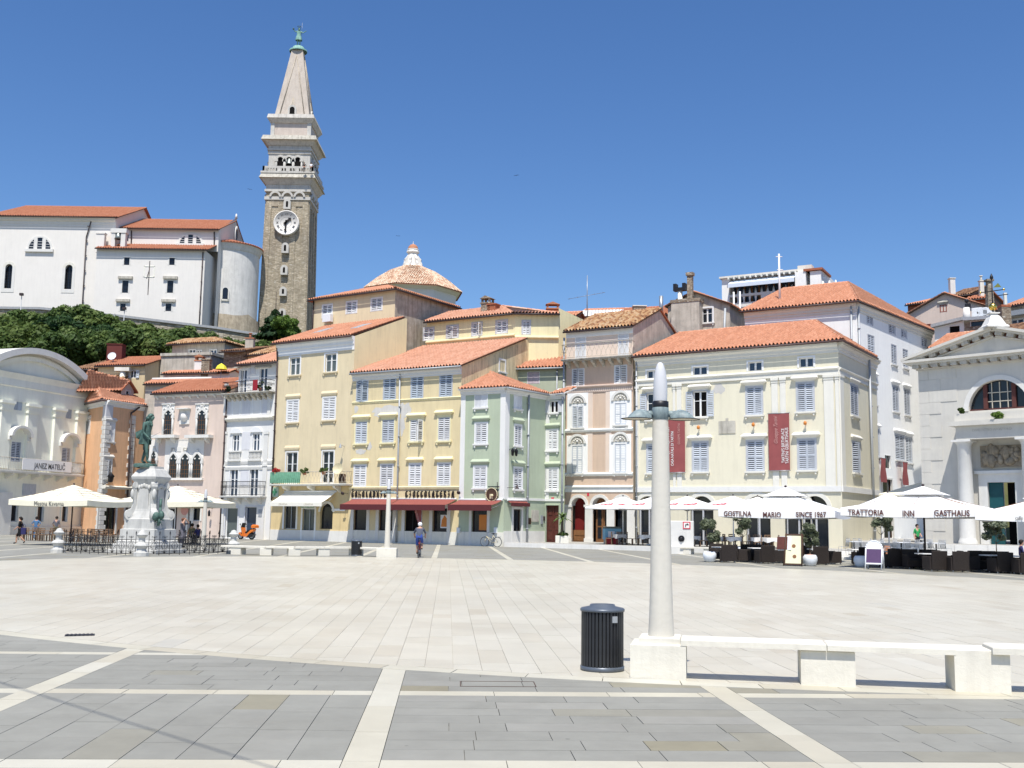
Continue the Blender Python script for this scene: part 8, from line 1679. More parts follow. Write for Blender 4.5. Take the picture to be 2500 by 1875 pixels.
parasol('large_parasol','large white parasol lettered Trattoria Inn Gasthaus',2221,1262,49.9,5.95,2.70,3.55,W1,-.58,.34,[('TRATTORIA',.19,.37),('INN',.50,.37),('GASTHAUS',.80,.37)],group='large white restaurant parasols',pole='pipe_dark',center=Vector((19.1,49.5,0)))
parasol('large_parasol','white parasol with small grey logo beside the church door',2512,1270,47.0,4.8,2.52,3.3,W1,-.6,.30,[('caffe',.35,.2)],txtm='print_grey',pole='pipe_dark',center=Vector((22.7,45.3,0)))
parasol('white_parasol','plain white parasol between the lettered ones behind',2168,1240,66,4.2,2.95,3.95,W1,-.1,.15,pole='fr_white',zg=.3,vent=False)
parasol('white_parasol','greyish white parasol by the white side wall',2262,1200,76,4.6,4.2,5.2,'canvas_cream',.6,.15,pole='fr_white',zg=.85,vent=False)
for i,(px,Y,rz,lg,lab)in enumerate(((1521,79,-.45,((.28,.3),(.72,.3)),'white parasol with red marks in front of the pink arcade'),(1596,77,-.45,((.3,.3),),'white parasol with a red mark half hidden behind the near lamp post'),(1678,75,-.5,((.3,.3),(.75,.3)),'white parasol with red marks by the drinking fountain board'),(1790,72.5,-.5,((.35,.3),),'white parasol with a red mark before the arched doors'),(1850,74,-.5,((.3,.3),),'white parasol half hidden behind the large lettered parasol'))):
    parasol('white_parasol',lab,px,1240,Y,4.3,2.98,3.8,W1,rz,.10,vent=False,logo=lg,group='small white parasols',pole='fr_white',zg=.3,sag=.06)
parasol('cream_parasol','cream cafe parasol with Mestna Kavarna lettering in front of the hall',178,1225,66,5.4,2.85,3.95,'canvas_cream',-.22,.34,[('Mestna Kavarna',.52,.34)],True,'cream cafe parasols',True,txtm='print_tan',vent=True)if False else parasol('cream_parasol','cream cafe parasol with Mestna Kavarna lettering in front of the hall',178,1225,68,5.3,2.80,3.80,'canvas_cream',-.18,.34,txt=[('Mestna Kavarna',.52,.40)],vent=False,group='cream cafe parasols',stripes=True,txtm='print_grey')
parasol('cream_parasol','cream cafe parasol with lettering in front of the Venetian house',432,1225,74,6.2,2.9,4.0,'canvas_cream',-.08,.34,txt=[('Mestna Kavarna',.28,.42)],vent=False,group='cream cafe parasols',stripes=True,txtm='print_brown')
def wicker_chair():
    o=thing('wicker_armchair','','chair',(0,0,0),0,'dark wicker armchairs');b=MB();b.bbox(-.30,.30,-.28,.28,.12,.40,.02);b.build('seat','wicker',o)
    b=MB();b.add([(-.33,.26,.08),(.33,.26,.08),(.33,.34,.08),(-.33,.34,.08),(-.36,.36,.88),(.36,.36,.88),(.36,.42,.86),(-.36,.42,.86)],[(0,3,2,1),(4,5,6,7),(0,1,5,4),(1,2,6,5),(2,3,7,6),(3,0,4,7)]);b.build('backrest','wicker',o)
    for sg in(-1,1):b=MB();b.bbox(sg*.35-.05,sg*.35+.05,-.30,.30,.08,.64,.02);b.build('armrest','wicker',o)
    for sx in(-1,1):
        for sy in(-1,1):b=MB();b.cyl((sx*.31,sy*.27,0),(sx*.31,sy*.27,.1),.025,None,6);b.build('leg','pipe_grey',o)
    b=MB();b.bbox(-.28,.28,-.27,.25,.40,.47,.03);b.build('cushion','cushion',o);return o
def wood_chair(mat='wood_chair'):
    o=thing('wooden_chair','','chair',(0,0,0),0,'wooden terrace chairs');b=MB();b.bbox(-.22,.22,-.22,.22,.43,.47,.01);b.build('seat',mat,o)
    for sx in(-1,1):
        for sy in(-1,1):b=MB();b.box(sx*.2-.02,sx*.2+.02,sy*.2-.02,sy*.2+.02,0,.43 if sy<0 else.92);b.build('leg',mat,o)
    for z in(.60,.74,.86):b=MB();b.box(-.18,.18,.185,.215,z,z+.07);b.build('back_slat',mat,o)
    return o
def wire_chair():
    o=thing('wire_chair','','chair',(0,0,0),0,'wire terrace chairs');b=MB()
    for k in range(9):x=-.2+.05*k;b.cyl((x,-.2,.45),(x,.2,.45),.006,None,4);b.cyl((x,.2,.45),(x,.27,.86),.006,None,4)
    for k in range(6):b.cyl((-.2,.2+.012*k,.45+.07*k),(.2,.2+.012*k,.45+.07*k),.006,None,4);b.cyl((-.2,-.2+.08*k,.45),(.2,-.2+.08*k,.45),.006,None,4)
    b.tube([(-.22,.2,.45),(-.22,.28,.9),(.22,.28,.9),(.22,.2,.45)],.012,5);s_=b.build('mesh_shell','pipe_grey',o);s_['kind']='stuff'
    for sx in(-1,1):
        for sy in(-1,1):b=MB();b.cyl((sx*.2,sy*.18,.45),(sx*.23,sy*.23,0),.011,None,5);b.build('leg','pipe_grey',o)
    return o
def table(mat_top,mat_leg,w=.8,cloth=None,four=False,h_=.74):
    o=thing('table','','table',(0,0,0),0,'terrace tables');b=MB();b.bbox(-w/2,w/2,-w/2,w/2,h_-.04,h_,.008);b.build('table_top',mat_top,o)
    if four:
        for sx in(-1,1):
            for sy in(-1,1):b=MB();b.box(sx*(w/2-.06)-.025,sx*(w/2-.06)+.025,sy*(w/2-.06)-.025,sy*(w/2-.06)+.025,0,h_-.04);b.build('leg',mat_leg,o)
    else:b=MB();b.cyl((0,0,0),(0,0,h_-.04),.04,None,8);b.build('pedestal',mat_leg,o);b=MB();b.bbox(-.24,.24,-.24,.24,0,.04,.01);b.build('foot',mat_leg,o)
    if cloth:
        b=MB();e=w/2+.02;V=[];n=24
        for k in range(n):
            f=k/n*4;s_=int(f);t=f-s_;A=[(-e,-e),(e,-e),(e,e),(-e,e)][s_];B=[(-e,-e),(e,-e),(e,e),(-e,e)][(s_+1)%4];x,y=A[0]+(B[0]-A[0])*t,A[1]+(B[1]-A[1])*t;out=1+.05*math.sin(k*1.9)+.03;V+=[(x,y,h_+.006),(x*out,y*out,h_-.26-.05*math.cos(t*2*math.pi))]
        b.add(V,[(2*k,2*k+1,(2*k+3)%(2*n),(2*k+2)%(2*n))for k in range(n)],0,True);b.add([V[2*k]for k in range(n)],[tuple(range(n))]);b.build('tablecloth',cloth,o)
    return o
wc,wd,wr=wicker_chair(),wood_chair(),wire_chair();tb_dark,tb_cloth,tb_clothg,tb_white,tb_brown=table('cloth_white','black',.8),table('wood','wood_dark',.85,'cloth_white',True),table('wood','wood_dark',.85,'cloth_grey',True),table('paper','black',.65),table('wood_chair','wood_dark',.8,None,True)
PROTO=[wc,wd,wr,tb_dark,tb_cloth,tb_clothg,tb_white,tb_brown]
def place(proto,p,rz,label,z=0.006):return dup(proto,(p[0],p[1],z),rz,label)
rng=random.Random(4)
K1,K2,K3=('under the lettered Gostilna parasol','under the lettered Trattoria parasol','under the parasol with grey logo')
for i,(px,py,Kx)in enumerate(((1781,1374,K1),(1871,1377,K1),(2007,1380,K1),(2183,1388,K2),(2290,1396,K2),(2347,1398,K2),(2451,1401,K3),(2512,1404,K3))):
    p=gnd(px,py);p.y+=.34;a=rng.uniform(-.25,.25);place(wc,p,math.pi+a,'dark brown wicker armchair with its back to the square '+Kx);place(wc,(p.x+rng.uniform(-.2,.3),p.y+2.0),rng.uniform(-.3,.3),'dark brown wicker armchair facing the square behind a table '+Kx);place(tb_dark,(p.x+rng.uniform(-.2,.2),p.y+.95),.1,'small white topped table among wicker armchairs '+Kx)
    place(wc,(p.x+.95,p.y+1.0+rng.uniform(-.2,.2)),math.pi/2+rng.uniform(-.2,.2),'dark brown wicker armchair turned sideways to its table '+Kx)
    if i%2:place(wc,(p.x-.3,p.y+3.2),math.pi+.2,'dark brown wicker armchair in the second row '+Kx);place(tb_dark,(p.x-.2,p.y+4.1),0,'small white topped table in the second row '+Kx)
for i,(px,Y,cl)in enumerate(((1512,78,1),(1576,77,0),(1690,74,0),(1745,72.5,0),(1790,72,0),(1850,71,0),(1880,70,0))):
    p=G(px,Y);where=('before the pink arcade','under the parasol by the pink arcade','beside the drinking fountain board','in front of the arched doorway','behind the olive trees','by the cream house wall','at the terrace edge')[i];place(tb_clothg if cl else tb_cloth,p,.3,('grey' if cl else 'white')+' clothed terrace table '+where,.302)
    for q,(dx,dy,a)in enumerate(((-.75,.1,-math.pi/2),(.75,-.1,math.pi/2),(.1,.8,0.0))):place(wd,(p.x+dx,p.y+dy),a+rng.uniform(-.2,.2),'slatted brown wooden chair at the clothed table '+where,.302)
for i,(px,Y)in enumerate(((2085,60),(2140,59.5),(2200,59.5),(2255,59.2),(2285,58.5))):
    p=G(px,Y);place(tb_white,p,.2,'small white cafe table with dark leg among wire chairs',.302)
    for q,(dx,dy,a)in enumerate(((-.6,0,-math.pi/2),(.6,.1,math.pi/2),(-.1,-.7,math.pi))):place(wr,(p.x+dx,p.y+dy),a+rng.uniform(-.3,.3),'grey wire mesh chair on the terrace beyond the wicker armchairs',.302)
for i,(px,Y)in enumerate(((72,79),(112,78),(160,77),(205,76.5),(250,76),(400,77),(455,78))):
    p=G(px,Y);where='in front of the arched gable hall' if px<300 else 'in front of the Venetian house';place(tb_brown,p,.1,'brown cafe table '+where)
    for q,(dx,dy,a)in enumerate(((-.75,.1,-math.pi/2),(.75,0,math.pi/2),(.1,-.75,math.pi),(0,.75,0))):place(wd,(p.x+dx,p.y+dy),a+rng.uniform(-.3,.3),'brown wooden cafe chair '+where)
for p_ in PROTO:
    for ch in list(p_.children):
        for g in list(ch.children):bpy.data.objects.remove(g)
        bpy.data.objects.remove(ch)
    bpy.data.objects.remove(p_)
def olive(label,p,H,zg=0.0,pot='white',seed=1):
    o=thing('olive_tree',label,'tree',(p[0],p[1],zg),seed*1.3,'potted olive trees');r_=H*.21
    obj('crown',leaves('crown',1500,clumps(r_,H*.55,15,0,.05),.08,'leaf_olive',40+seed,2.6),o,Matrix.Translation((0,0,H*.44)));b=trunk_mb(H*.5,.035,7,r_*.8,seed);b.build('trunk','bark',o,Matrix.Translation((0,0,.35)))
    q=thing('plant_pot','round white planter holding the '+label[:60]if pot=='white' else 'terracotta planter holding the '+label[:60],'pot',(p[0],p[1],zg),0,'plant pots');b=MB()
    if pot=='white':b.lathe([(.001,.006),(.20,.006),(.28,.1),(.34,.28),(.33,.42),(.27,.52),(.255,.53),(.24,.50),(.001,.48)],24);b.build('bowl','pot_white',q)
    else:b.bbox(-.35,.35,-.3,.3,.006,.5,.02);b.build('bowl','terracotta',q)
    b=MB();b.lathe([(.24,.485),(.15,.54),(.001,.56)],14);b.build('soil','terracotta' if pot=='white' else 'soil',q)
olive('olive tree beside the fountain board',gnd(*cp('e1',1203,812))+Vector((0,.3,0)),2.45,0,'white',1);olive('olive tree in the middle of the terrace',G(1812,66),3.0,0.006,'white',2);olive('olive tree behind the easel menu board',gnd(*cp('e1',2145,850))+Vector((0,.3,0)),2.2,0,'white',3);olive('olive tree in the square planter',G(2153,61),3.0,.302,'terra',4);olive('olive tree by the church door',G(2432,56),2.9,0.006,'white',5)
q=gnd(2108,1386)+Vector((0,.3,0));qq=thing('plant_pot','empty looking round white planter behind the white framed board','pot',q,0,'plant pots');b=MB();b.lathe([(.001,.006),(.20,.006),(.28,.1),(.34,.28),(.33,.42),(.27,.52),(.255,.53),(.24,.50),(.001,.48)],24);b.build('bowl','pot_white',qq)
p=G(1372,81.5);o=thing('potted_palm','small palm in a stone planter between the green and pink houses','plant',(p.x,p.y,.302));b=MB();b.bbox(-.5,.5,-.35,.35,0,.55,.03);b.build('planter','stone',o);b=MB();b.cyl((0,0,.5),(.02,0,1.9),.13,.09,8);b.build('trunk','bark',o);V,Fc,TT=[],[],[];rng2=random.Random(6)
for k in range(26):
    a=rng2.uniform(0,6.28);el=rng2.uniform(-.1,1.1);L=rng2.uniform(.8,1.15);d=Vector((math.cos(a)*math.cos(el),math.sin(a)*math.cos(el),math.sin(el)));sd=Vector((-math.sin(a),math.cos(a),0))*.07;c0_=Vector((.02,0,1.85));
    for q in range(4):f0,f1=q/4,(q+1)/4;P0,P1=(c0_+d*(L*f)-Vector((0,0,.45*f*f*L))for f in(f0,f1));w0,w1=1.2-abs(f0-.5)*1.6,1.2-abs(f1-.5)*1.6;n0=len(V);V+=[P0-sd*w0,P0+sd*w0,P1+sd*w1,P1-sd*w1];Fc.append((n0,n0+1,n0+2,n0+3));TT.append(rng2.random())
me=bpy.data.meshes.new('fronds');me.from_pydata([tuple(v)for v in V],[],Fc);a_=me.attributes.new('tint','FLOAT','FACE');a_.data.foreach_set('value',TT);me.materials.append(MT('leaf_palm'));fr_=obj('fronds',me,o);fr_['kind']='stuff';obj('underplanting',leaves('underplanting',500,clumps(.45,.5,8),.1,'leaf_hill',77),o,Matrix.Translation((0,0,.5)))
for x,y,m_,lab_ in((95,1143,'flower_red','red flowers on the green end of the beige balcony'),(262,1146,'leaf_hill','green potted plant in the middle of the beige balcony'),(377,1140,'leaf_hill','green potted plant before the right balcony door of the beige house')):
    u,z=FE.uz('d1',x,y,-.6);o=thing('balcony_flowers',lab_,'plant',FE.P(u,-.78,z-.2));obj('foliage',leaves('foliage',500,clumps(.35,.5,9),.08,m_,int(x)),o);b=MB();b.cyl((0,0,-.05),(0,0,.2),.02,None,5);b.build('stem','bark',o)
for x,y,lab_ in((660,470,'dark green plants at the end of the grey house balcony'),(870,440,'potted plant beside the red towel'),(920,465,'green pot plant at the right end of the top grey balcony')):
    u,z=FG_.uz('c5',x,y,-.5);o=thing('balcony_plant',lab_,'plant',FG_.P(u,-.45,z-.45));obj('foliage',leaves('foliage',500,clumps(.32,.8,9),.08,'leaf_dark',int(x)),o,Matrix.Translation((0,0,.1)));b=MB();b.lathe([(.12,-.1),(.17,.18)],8);b.build('pot','terracotta',o)
p=gnd(*cp('e1',1980,850));o=thing('easel_board','dark wood easel board with cream panel and white menu sheet','sign',(p.x,p.y+.2,.006),-.45)
for sg in(-1,1):b=MB();b.tube([(sg*.42,-.12,0),(sg*.36,.32,1.5)],.028,6);b.build('leg','wood_dark',o);b=MB();b.tube([(sg*.40,.78,0),(sg*.36,.34,1.5)],.028,6);b.build('leg','wood_dark',o)
tl=Matrix.Rotation(R(-16.4),4,'X');b=MB();b.box(-.36,.36,-.02,.02,.12,1.45);b.build('panel','sign_cream',o,tl);b=MB();b.box(-.42,.42,-.03,.03,1.45,1.53);b.box(-.42,-.36,-.03,.03,.05,1.5);b.box(.36,.42,-.03,.03,.05,1.5);b.box(-.36,.36,-.03,.03,.05,.12);b.build('frame','wood_dark',o,tl);b=MB();b.cyl((0,-.03,.95),(0,-.021,.95),.09,None,12);b.cyl((.05,-.03,.45),(.05,-.021,.45),.09,None,12);b.build('emblem','wood',o,tl);b=MB();b.box(-.75,-.10,-.10,-.07,.75,1.42);b.build('menu_sheet','paper',o,tl@Matrix.Rotation(-.25,4,'Z'));b=MB();b.box(-.78,-.30,-.04,.0,.78,1.38);b.build('menu_folder','wood_red',o,tl)
p=gnd(*cp('e2',745,932));o=thing('pavement_sign','white rounded A frame board with purple panel','sign',(p.x,p.y+.15,.006),-.5);tl=Matrix.Rotation(R(-15),4,'X');b=MB();n=10;arc=[(.34*math.cos(math.pi*k/n),.95+.34*math.sin(math.pi*k/n))for k in range(n+1)];b.tube([(.34,0,0)]+[(x,0,z)for x,z in arc]+[(-.34,0,0)],.03,8);b.box(-.34,.34,-.02,.02,.24,.30);b.build('frame','paper',o,tl);b=MB();b.box(-.31,.31,-.012,.012,.30,.92);b.build('panel','print_purple',o,tl);b=MB();b.prism([(.31,.92)]+[(x*.92,z)for x,z in arc]+[(-.31,.92)],1,-.014,.014);b.build('header','paper',o,tl);b=MB();tl2=Matrix.Translation((0,.66,0))@Matrix.Rotation(R(15),4,'X');b.tube([(.34,0,0)]+[(x,0,z)for x,z in arc]+[(-.34,0,0)],.03,8);b.box(-.31,.31,-.01,.01,.25,.95);b.build('rear_frame','paper',o,tl2)
p=G(1655,67.5);o=thing('fountain_board','white board wall with drinking water sign and round spout','sign',(p.x,p.y,0.006),-.35);b=MB();b.bbox(-1.05,1.0,-.12,.12,0,2.05,.03);b.build('wall','stone_white',o);b=MB();b.box(.35,.82,-.15,-.12,1.55,2.0);b.build('sign_plate','print_red',o);b=MB();b.box(.41,.76,-.16,-.148,1.61,1.94);b.build('sign_face','print_white',o);b=MB();b.box(.50,.72,-.166,-.158,1.78,1.84);b.box(.50,.55,-.166,-.158,1.66,1.84);b.box(.60,.66,-.166,-.158,1.84,1.90);b.build('tap_symbol','print_black',o);b=MB();b.cyl((.25,-.16,.95),(.25,-.1,.95),.2,None,14);b.ball((.25,-.18,.95),.11,8);b.build('spout','iron',o);b=MB();b.bbox(-.9,.9,-.5,-.12,0,.5,.04);b.build('basin','stone_white',o)
p=G(1701,66.8);o=thing('stone_bench','low white stone seat on blocks beside the fountain board','bench',(p.x,p.y,.006),-.3);b=MB();b.bbox(-1.0,1.0,-.25,.25,.36,.46,.012);b.build('seat_slab','stone_bench',o)
for sx in(-1,1):b=MB();b.bbox(sx*.62-.18,sx*.62+.18,-.2,.2,0,.36,.01);b.build('support_block','stone_bench',o)
p=G(1494,79.5);o=thing('ice_chest','pale blue display chest with goods under the parasol','chest',(p.x,p.y,.302),.2);b=MB();b.bbox(-.62,.62,-.35,.35,.35,1.15,.03);b.build('body','blue_paint',o);b=MB();b.bbox(-.60,.60,-.34,.34,1.15,1.3,.05);b.build('lid','glass_grey',o);b=MB();b.box(-.4,.1,-.36,-.35,.5,.95);b.box(.2,.5,-.36,-.35,.6,.9);b.build('label_print','paper',o)
for sx in(-1,1):b=MB();b.box(sx*.5-.05,sx*.5+.05,-.3,.3,0,.35);b.build('leg','steel',o)
p=G(1494,78.6);b=MB();b.bbox(-.4,.4,-.3,.3,0,.5,.02);b.box(-.34,.34,-.31,-.30,.1,.4);tag(b.build('red_crate','red_box',None,Matrix.Translation((p.x,p.y,.302))),'dark red crate standing before the pale blue chest','crate')
p=G(2064,60.5);o=thing('stone_steps','short flight of white stone steps up to the terrace','steps',(p.x,p.y,.006),-.5)
for k in range(3):b=MB();b.bbox(-1.2,1.2,k*.34,1.2,k*.15,(k+1)*.15-.002,.01);b.build('step','stone_white',o)
a,c=gnd(-150,1620),gnd(640,1868);kz=8.0/SDIR.z;a,c=a+SDIR*kz,c+SDIR*kz;d_=(c-a);a,c=a-d_*1.2,c+d_*2.0;o=thing('overhead_cable','thin overhead cable strung high across the near paving','cable',a);b=MB();b.cyl((0,0,0),c-a,.012,None,6);b.build('wire','iron',o)
def wheel_mb(r_,tw,n=28):
    b=MB();b.tube([(r_*math.cos(2*math.pi*k/n),0,r_*math.sin(2*math.pi*k/n))for k in range(n+1)],tw,6);return b
def bicycle(o,fm,r_=.34,drop=False):
    for x in(-.52,.54):
        w=wheel_mb(r_,.022).build('wheel','rubber',o,Matrix.Translation((x,0,r_)));b=MB()
        for k in range(14):a=2*math.pi*k/14;b.cyl((.03*math.cos(a+.5),0,.03*math.sin(a+.5)),(r_*.95*math.cos(a),0,r_*.95*math.sin(a)),.003,None,4)
        b.cyl((0,-.05,0),(0,.05,0),.025,None,8);b.build('spokes','steel',w)['kind']='stuff';wheel_mb(r_*.94,.010).build('rim','steel',w)
    b=MB();bb,st,hd,hd2,ra,fa=(0,0,.28),(-.17,0,.82),(.36,0,.86),(.39,0,.74),(-.52,0,r_),(.54,0,r_)
    for a,c in((bb,st),(bb,hd2),(st if not drop else(-.08,0,.5),hd2 if drop else hd),(ra,st),(ra,bb),(hd,hd2),(hd2,(.47,.0,.55)),((.47,0,.55),fa)):b.cyl(a,c,.018,None,7)
    b.build('frame',fm,o);b=MB();b.cyl(hd,(.34,0,1.0),.013,None,6);b.tube([(.22,-.29,1.02),(.36,-.18,1.03),(.34,0,1.0),(.36,.18,1.03),(.22,.29,1.02)],.013,6);b.build('handlebar','chrome',o);b=MB();b.cyl(st,(-.20,0,.93),.013,None,6);b.add([(-.33,-.09,.95),(-.33,.09,.95),(-.1,.03,.96),(.02,.015,.95),(.02,-.015,.95),(-.1,-.03,.96),(-.2,0,.99),(-.2,0,.91)],[(0,1,6),(1,2,6),(2,3,6),(3,4,6),(4,5,6),(5,0,6),(1,0,7),(2,1,7),(3,2,7),(4,3,7),(5,4,7),(0,5,7)]);b.build('saddle','black',o)
    b=MB();b.cyl((0,-.04,.28),(0,.04,.28),.09,None,12);b.cyl((0,-.06,.28),(.12,-.06,.17),.012,None,5);b.cyl((0,.06,.28),(-.12,.06,.39),.012,None,5);b.box(.08,.18,-.16,-.06,.155,.18);b.box(-.17,-.07,.06,.16,.385,.41);b.build('crank','steel',o)
p=at(*cp('g4',1985,860),79.2);p=G(1199,79.6);o=thing('parked_bicycle','cream bicycle leaning by the shop window of the green house','bicycle',(p.x,p.y,.006),math.pi+R(-27));bicycle(o,'bike_cream',.35,True);b=MB();b.box(-.78,-.35,-.12,.12,.70,.73);b.build('carrier','steel',o)
p=G(601,92.6);o=thing('orange_scooter','orange scooter with top box parked at the grey house','scooter',(p.x,p.y,.006),math.pi+R(-28))
for x,r_ in((.62,.26),(-.60,.26)):
    w=wheel_mb(r_,.065,20).build('wheel','rubber',o,Matrix.Translation((x,0,r_+.05)));b=MB();b.cyl((0,-.04,0),(0,.04,0),.2,None,16);b.build('rim','steel',w)
b=MB();b.prism([(.40,.30),(.62,.62),(.72,.60),(.86,.42),(.80,.36),(.64,.50),(.50,.28)],1,-.13,.13);b.prism([(.30,.30),(.48,.95),(.40,1.05),(.30,.98),(.18,.34)],1,-.20,.20);b.build('front_fairing','moto_orange',o);b=MB();b.prism([(.25,.25),(.28,.36),(-.1,.45),(-.55,.82),(-.95,.92),(-.85,.74),(-.45,.52),(-.2,.26)],1,-.17,.17);b.build('body_panel','moto_orange',o)
b=MB();b.prism([(.05,.62),(-.1,.72),(-.45,.86),(-.85,.95),(-.85,.88),(-.4,.74),(0,.52)],1,-.15,.15);b.build('seat','black',o);b=MB();b.prism([(-.15,.22),(-.2,.46),(-.75,.5),(-.75,.24)],1,-.12,.16);b.build('engine','moto_dark',o);b=MB();b.bbox(-1.15,-.68,-.23,.23,1.0,1.28,.09);b.build('top_box','moto_orange',o);b=MB();b.cyl((-.9,0,.9),(-.9,0,1.0),.06,None,6);b.build('rack','steel',o)
b=MB();b.prism([(.42,1.0),(.52,1.0),(.34,1.42),(.28,1.4)],1,-.2,.2);b.build('windscreen','moto_dark',o);b=MB();b.tube([(.30,-.36,1.08),(.36,0,1.04),(.30,.36,1.08)],.02,6);b.cyl((.34,-.3,1.08),(.42,-.36,1.28),.012,None,5);b.cyl((.34,.3,1.08),(.42,.36,1.28),.012,None,5);b.ball((.42,-.36,1.3),.06,6);b.ball((.42,.36,1.3),.06,6);b.build('handlebar','moto_dark',o);b=MB();b.cyl((.62,.1,.31),(.42,.1,.8),.025,None,6);b.cyl((.62,-.1,.31),(.42,-.1,.8),.025,None,6);b.build('fork','steel',o);b=MB();b.cyl((-.3,-.2,.3),(-.85,-.22,.42),.06,.07,8);b.build('exhaust','steel',o);b=MB();b.cyl((-.05,.1,.25),(-.12,.28,.0),.015,None,5);b.build('stand','steel',o)
ST=dict(pelvis=(0,0,.96),waist=(0,.0,1.10),chest=(0,.0,1.31),neck=(0,.01,1.49),h0=(0,-.005,1.565),h1=(0,-.015,1.645),h2=(0,-.005,1.72),
          shR=(-.175,.01,1.42),elR=(-.235,.04,1.15),wrR=(-.245,-.03,.92),shL=(.175,.01,1.42),elL=(.235,.04,1.15),wrL=(.245,-.03,.92),
          hiR=(-.095,0,.92),knR=(-.105,-.015,.50),anR=(-.105,.03,.09),toR=(-.115,-.14,.035),hiL=(.095,0,.92),knL=(.105,-.015,.50),anL=(.105,.03,.09),toL=(.115,-.14,.035))
RADI=dict(pelvis=(.155,.115),waist=(.135,.105),chest=(.165,.115),neck=(.06,.06),h0=(.072,.085),h1=(.085,.105),h2=(.062,.075),sh=(.068,.068),el=(.045,.045),wr=(.032,.032),hi=(.095,.095),kn=(.062,.062),an=(.042,.042),to=(.042,.032))
def body(pose,zones,fat=1.0,hands=True,sub=1):
    """one continuous skinned figure; zones: {bone: material index}"""
    J={k:Vector(v)for k,v in{**ST,**pose}.items()};names=list(J);V=[J[n]for n in names];ix={n:i for i,n in enumerate(names)};E=[];rad=[None]*len(V)
    for a,c in(('pelvis','waist'),('waist','chest'),('chest','neck'),('neck','h0'),('h0','h1'),('h1','h2'),('chest','shR'),('shR','elR'),('elR','wrR'),('chest','shL'),('shL','elL'),('elL','wrL'),('pelvis','hiR'),('hiR','knR'),('knR','anR'),('anR','toR'),('pelvis','hiL'),('hiL','knL'),('knL','anL'),('anL','toL')):E.append((ix[a],ix[c]))
    bones=[(names[a],names[c])for a,c in E]
    for n in names:q=RADI.get(n)or RADI[n[:2]];f=fat if n in('pelvis','waist','chest','hiR','hiL')else(1+(fat-1)*.6);rad[ix[n]]=(q[0]*f,q[1]*f)
    if hands:
        for sd in 'RL':
            d=(J['wr'+sd]-J['el'+sd]).normalized();sx=-1 if sd=='R' else 1;lat=d.cross(Vector((0,-1,0.3))).normalized();palm=J['wr'+sd]+d*.075;V.append(palm);rad.append((.038,.022));pi=len(V)-1;E.append((ix['wr'+sd],pi));bones.append(('hand'+sd,'hand'+sd))
            for q in range(4):L=(.075,.085,.08,.062)[q];V.append(palm+d*L+lat*((q-1.5)*.021)+Vector((0,-.02,0)));rad.append((.009,.009));E.append((pi,len(V)-1));bones.append(('hand'+sd,'hand'+sd))
            V.append(J['wr'+sd]+d*.05+lat*-.05+Vector((0,-.03,0)));rad.append((.011,.011));E.append((ix['wr'+sd],len(V)-1));bones.append(('hand'+sd,'hand'+sd))
    V.append(J['h1']+Vector((0,-.105,-.005)).copy()if 'nose' not in pose else Vector(pose['nose']));rad.append((.012,.014));E.append((ix['h1'],len(V)-1));bones.append(('h0','h1'))
    me=bpy.data.meshes.new('sk');me.from_pydata([tuple(v)for v in V],E,[]);o=bpy.data.objects.new('sk',me);COL.objects.link(o);sk=o.modifiers.new('s','SKIN');sk.use_smooth_shade=True;sb=o.modifiers.new('u','SUBSURF');sb.levels=sub;sb.render_levels=sub
    for i,r_ in enumerate(rad):me.skin_vertices[0].data[i].radius=r_
    me.skin_vertices[0].data[ix['pelvis']].use_root=True
    dg=bpy.context.evaluated_depsgraph_get();dg.update();m2=bpy.data.meshes.new_from_object(o.evaluated_get(dg));bpy.data.objects.remove(o);m2.materials.clear()
    seg=[(V[a],V[c],zones.get(bn[0]+'-'+bn[1],zones.get(bn[1],zones.get(bn[1][:2],0))))for(a,c),bn in zip(E,bones)]
    for p in m2.polygons:
        c=p.center;best=(9,0)
        for a,d,zi in seg:
            ab=d-a;t=max(0,min(1,(c-a).dot(ab)/max(1e-9,ab.dot(ab))));q=(c-a-ab*t).length
            if q<best[0]:best=(q,zi)
        p.material_index=best[1];p.use_smooth=True
    return m2,J
def person(name,label,loc,rz,pose,zones,mats,hair='hair',hairlen=.0,scale=1.0,fat=1.0,group=None,cap=None,skirt=None):
    o=thing(name,label,'person',loc,rz,group);o.scale=(scale,)*3;me,J=body(pose,zones,fat)
    for m_ in mats:me.materials.append(MT(m_))
    obj('body',me,o);h1=J['h1'];b=MB();n=10;V=[]
    up=(J['h2']-J['h0']).normalized();c=h1+up*.02+Vector((0,.012,0));b.ball((0,0,0),.112,12,0,1.05);b.v=[(x,y*1.12,z)for x,y,z in b.v]
    b.v=[(x,y if not(y<-.02 and z<.035)else y*.2,z if z>-.03 or y>-.02 else z*.3)for x,y,z in b.v];b.build('hair' if not cap else 'cap',cap or hair,o,Matrix.Translation(c))
    if hairlen:b=MB();b.cyl((0,.07,.02),(0,.10,-hairlen),.08,.05,8);b.build('hair',hair,o,Matrix.Translation(c))
    if skirt:z0,z1,r0,r1,m_=skirt;b=MB();b.lathe([(r0,z1),(r1,z0)],18);b.v=[(x,y*.8,z)for x,y,z in b.v];b.build('skirt',m_,o)
    return o
Zc=dict(sh=1,chest=1,waist=1,el=1,wr=0,hi=2,kn=2,an=0,to=3,neck=0,h0=0,h1=0,h2=0)
Zl=dict(Zc,an=2)
Zs=dict(Zc,**{'shR-elR':1,'shL-elL':1});
walk=dict(pelvis=(0,0,.93),knR=(-.09,-.16,.52),anR=(-.09,-.20,.10),toR=(-.09,-.37,.06),knL=(.09,.05,.50),anL=(.09,.36,.20),toL=(.09,.28,.07),elR=(-.22,.14,1.17),wrR=(-.20,.05,.95),elL=(.22,-.05,1.15),wrL=(.18,-.22,1.0))
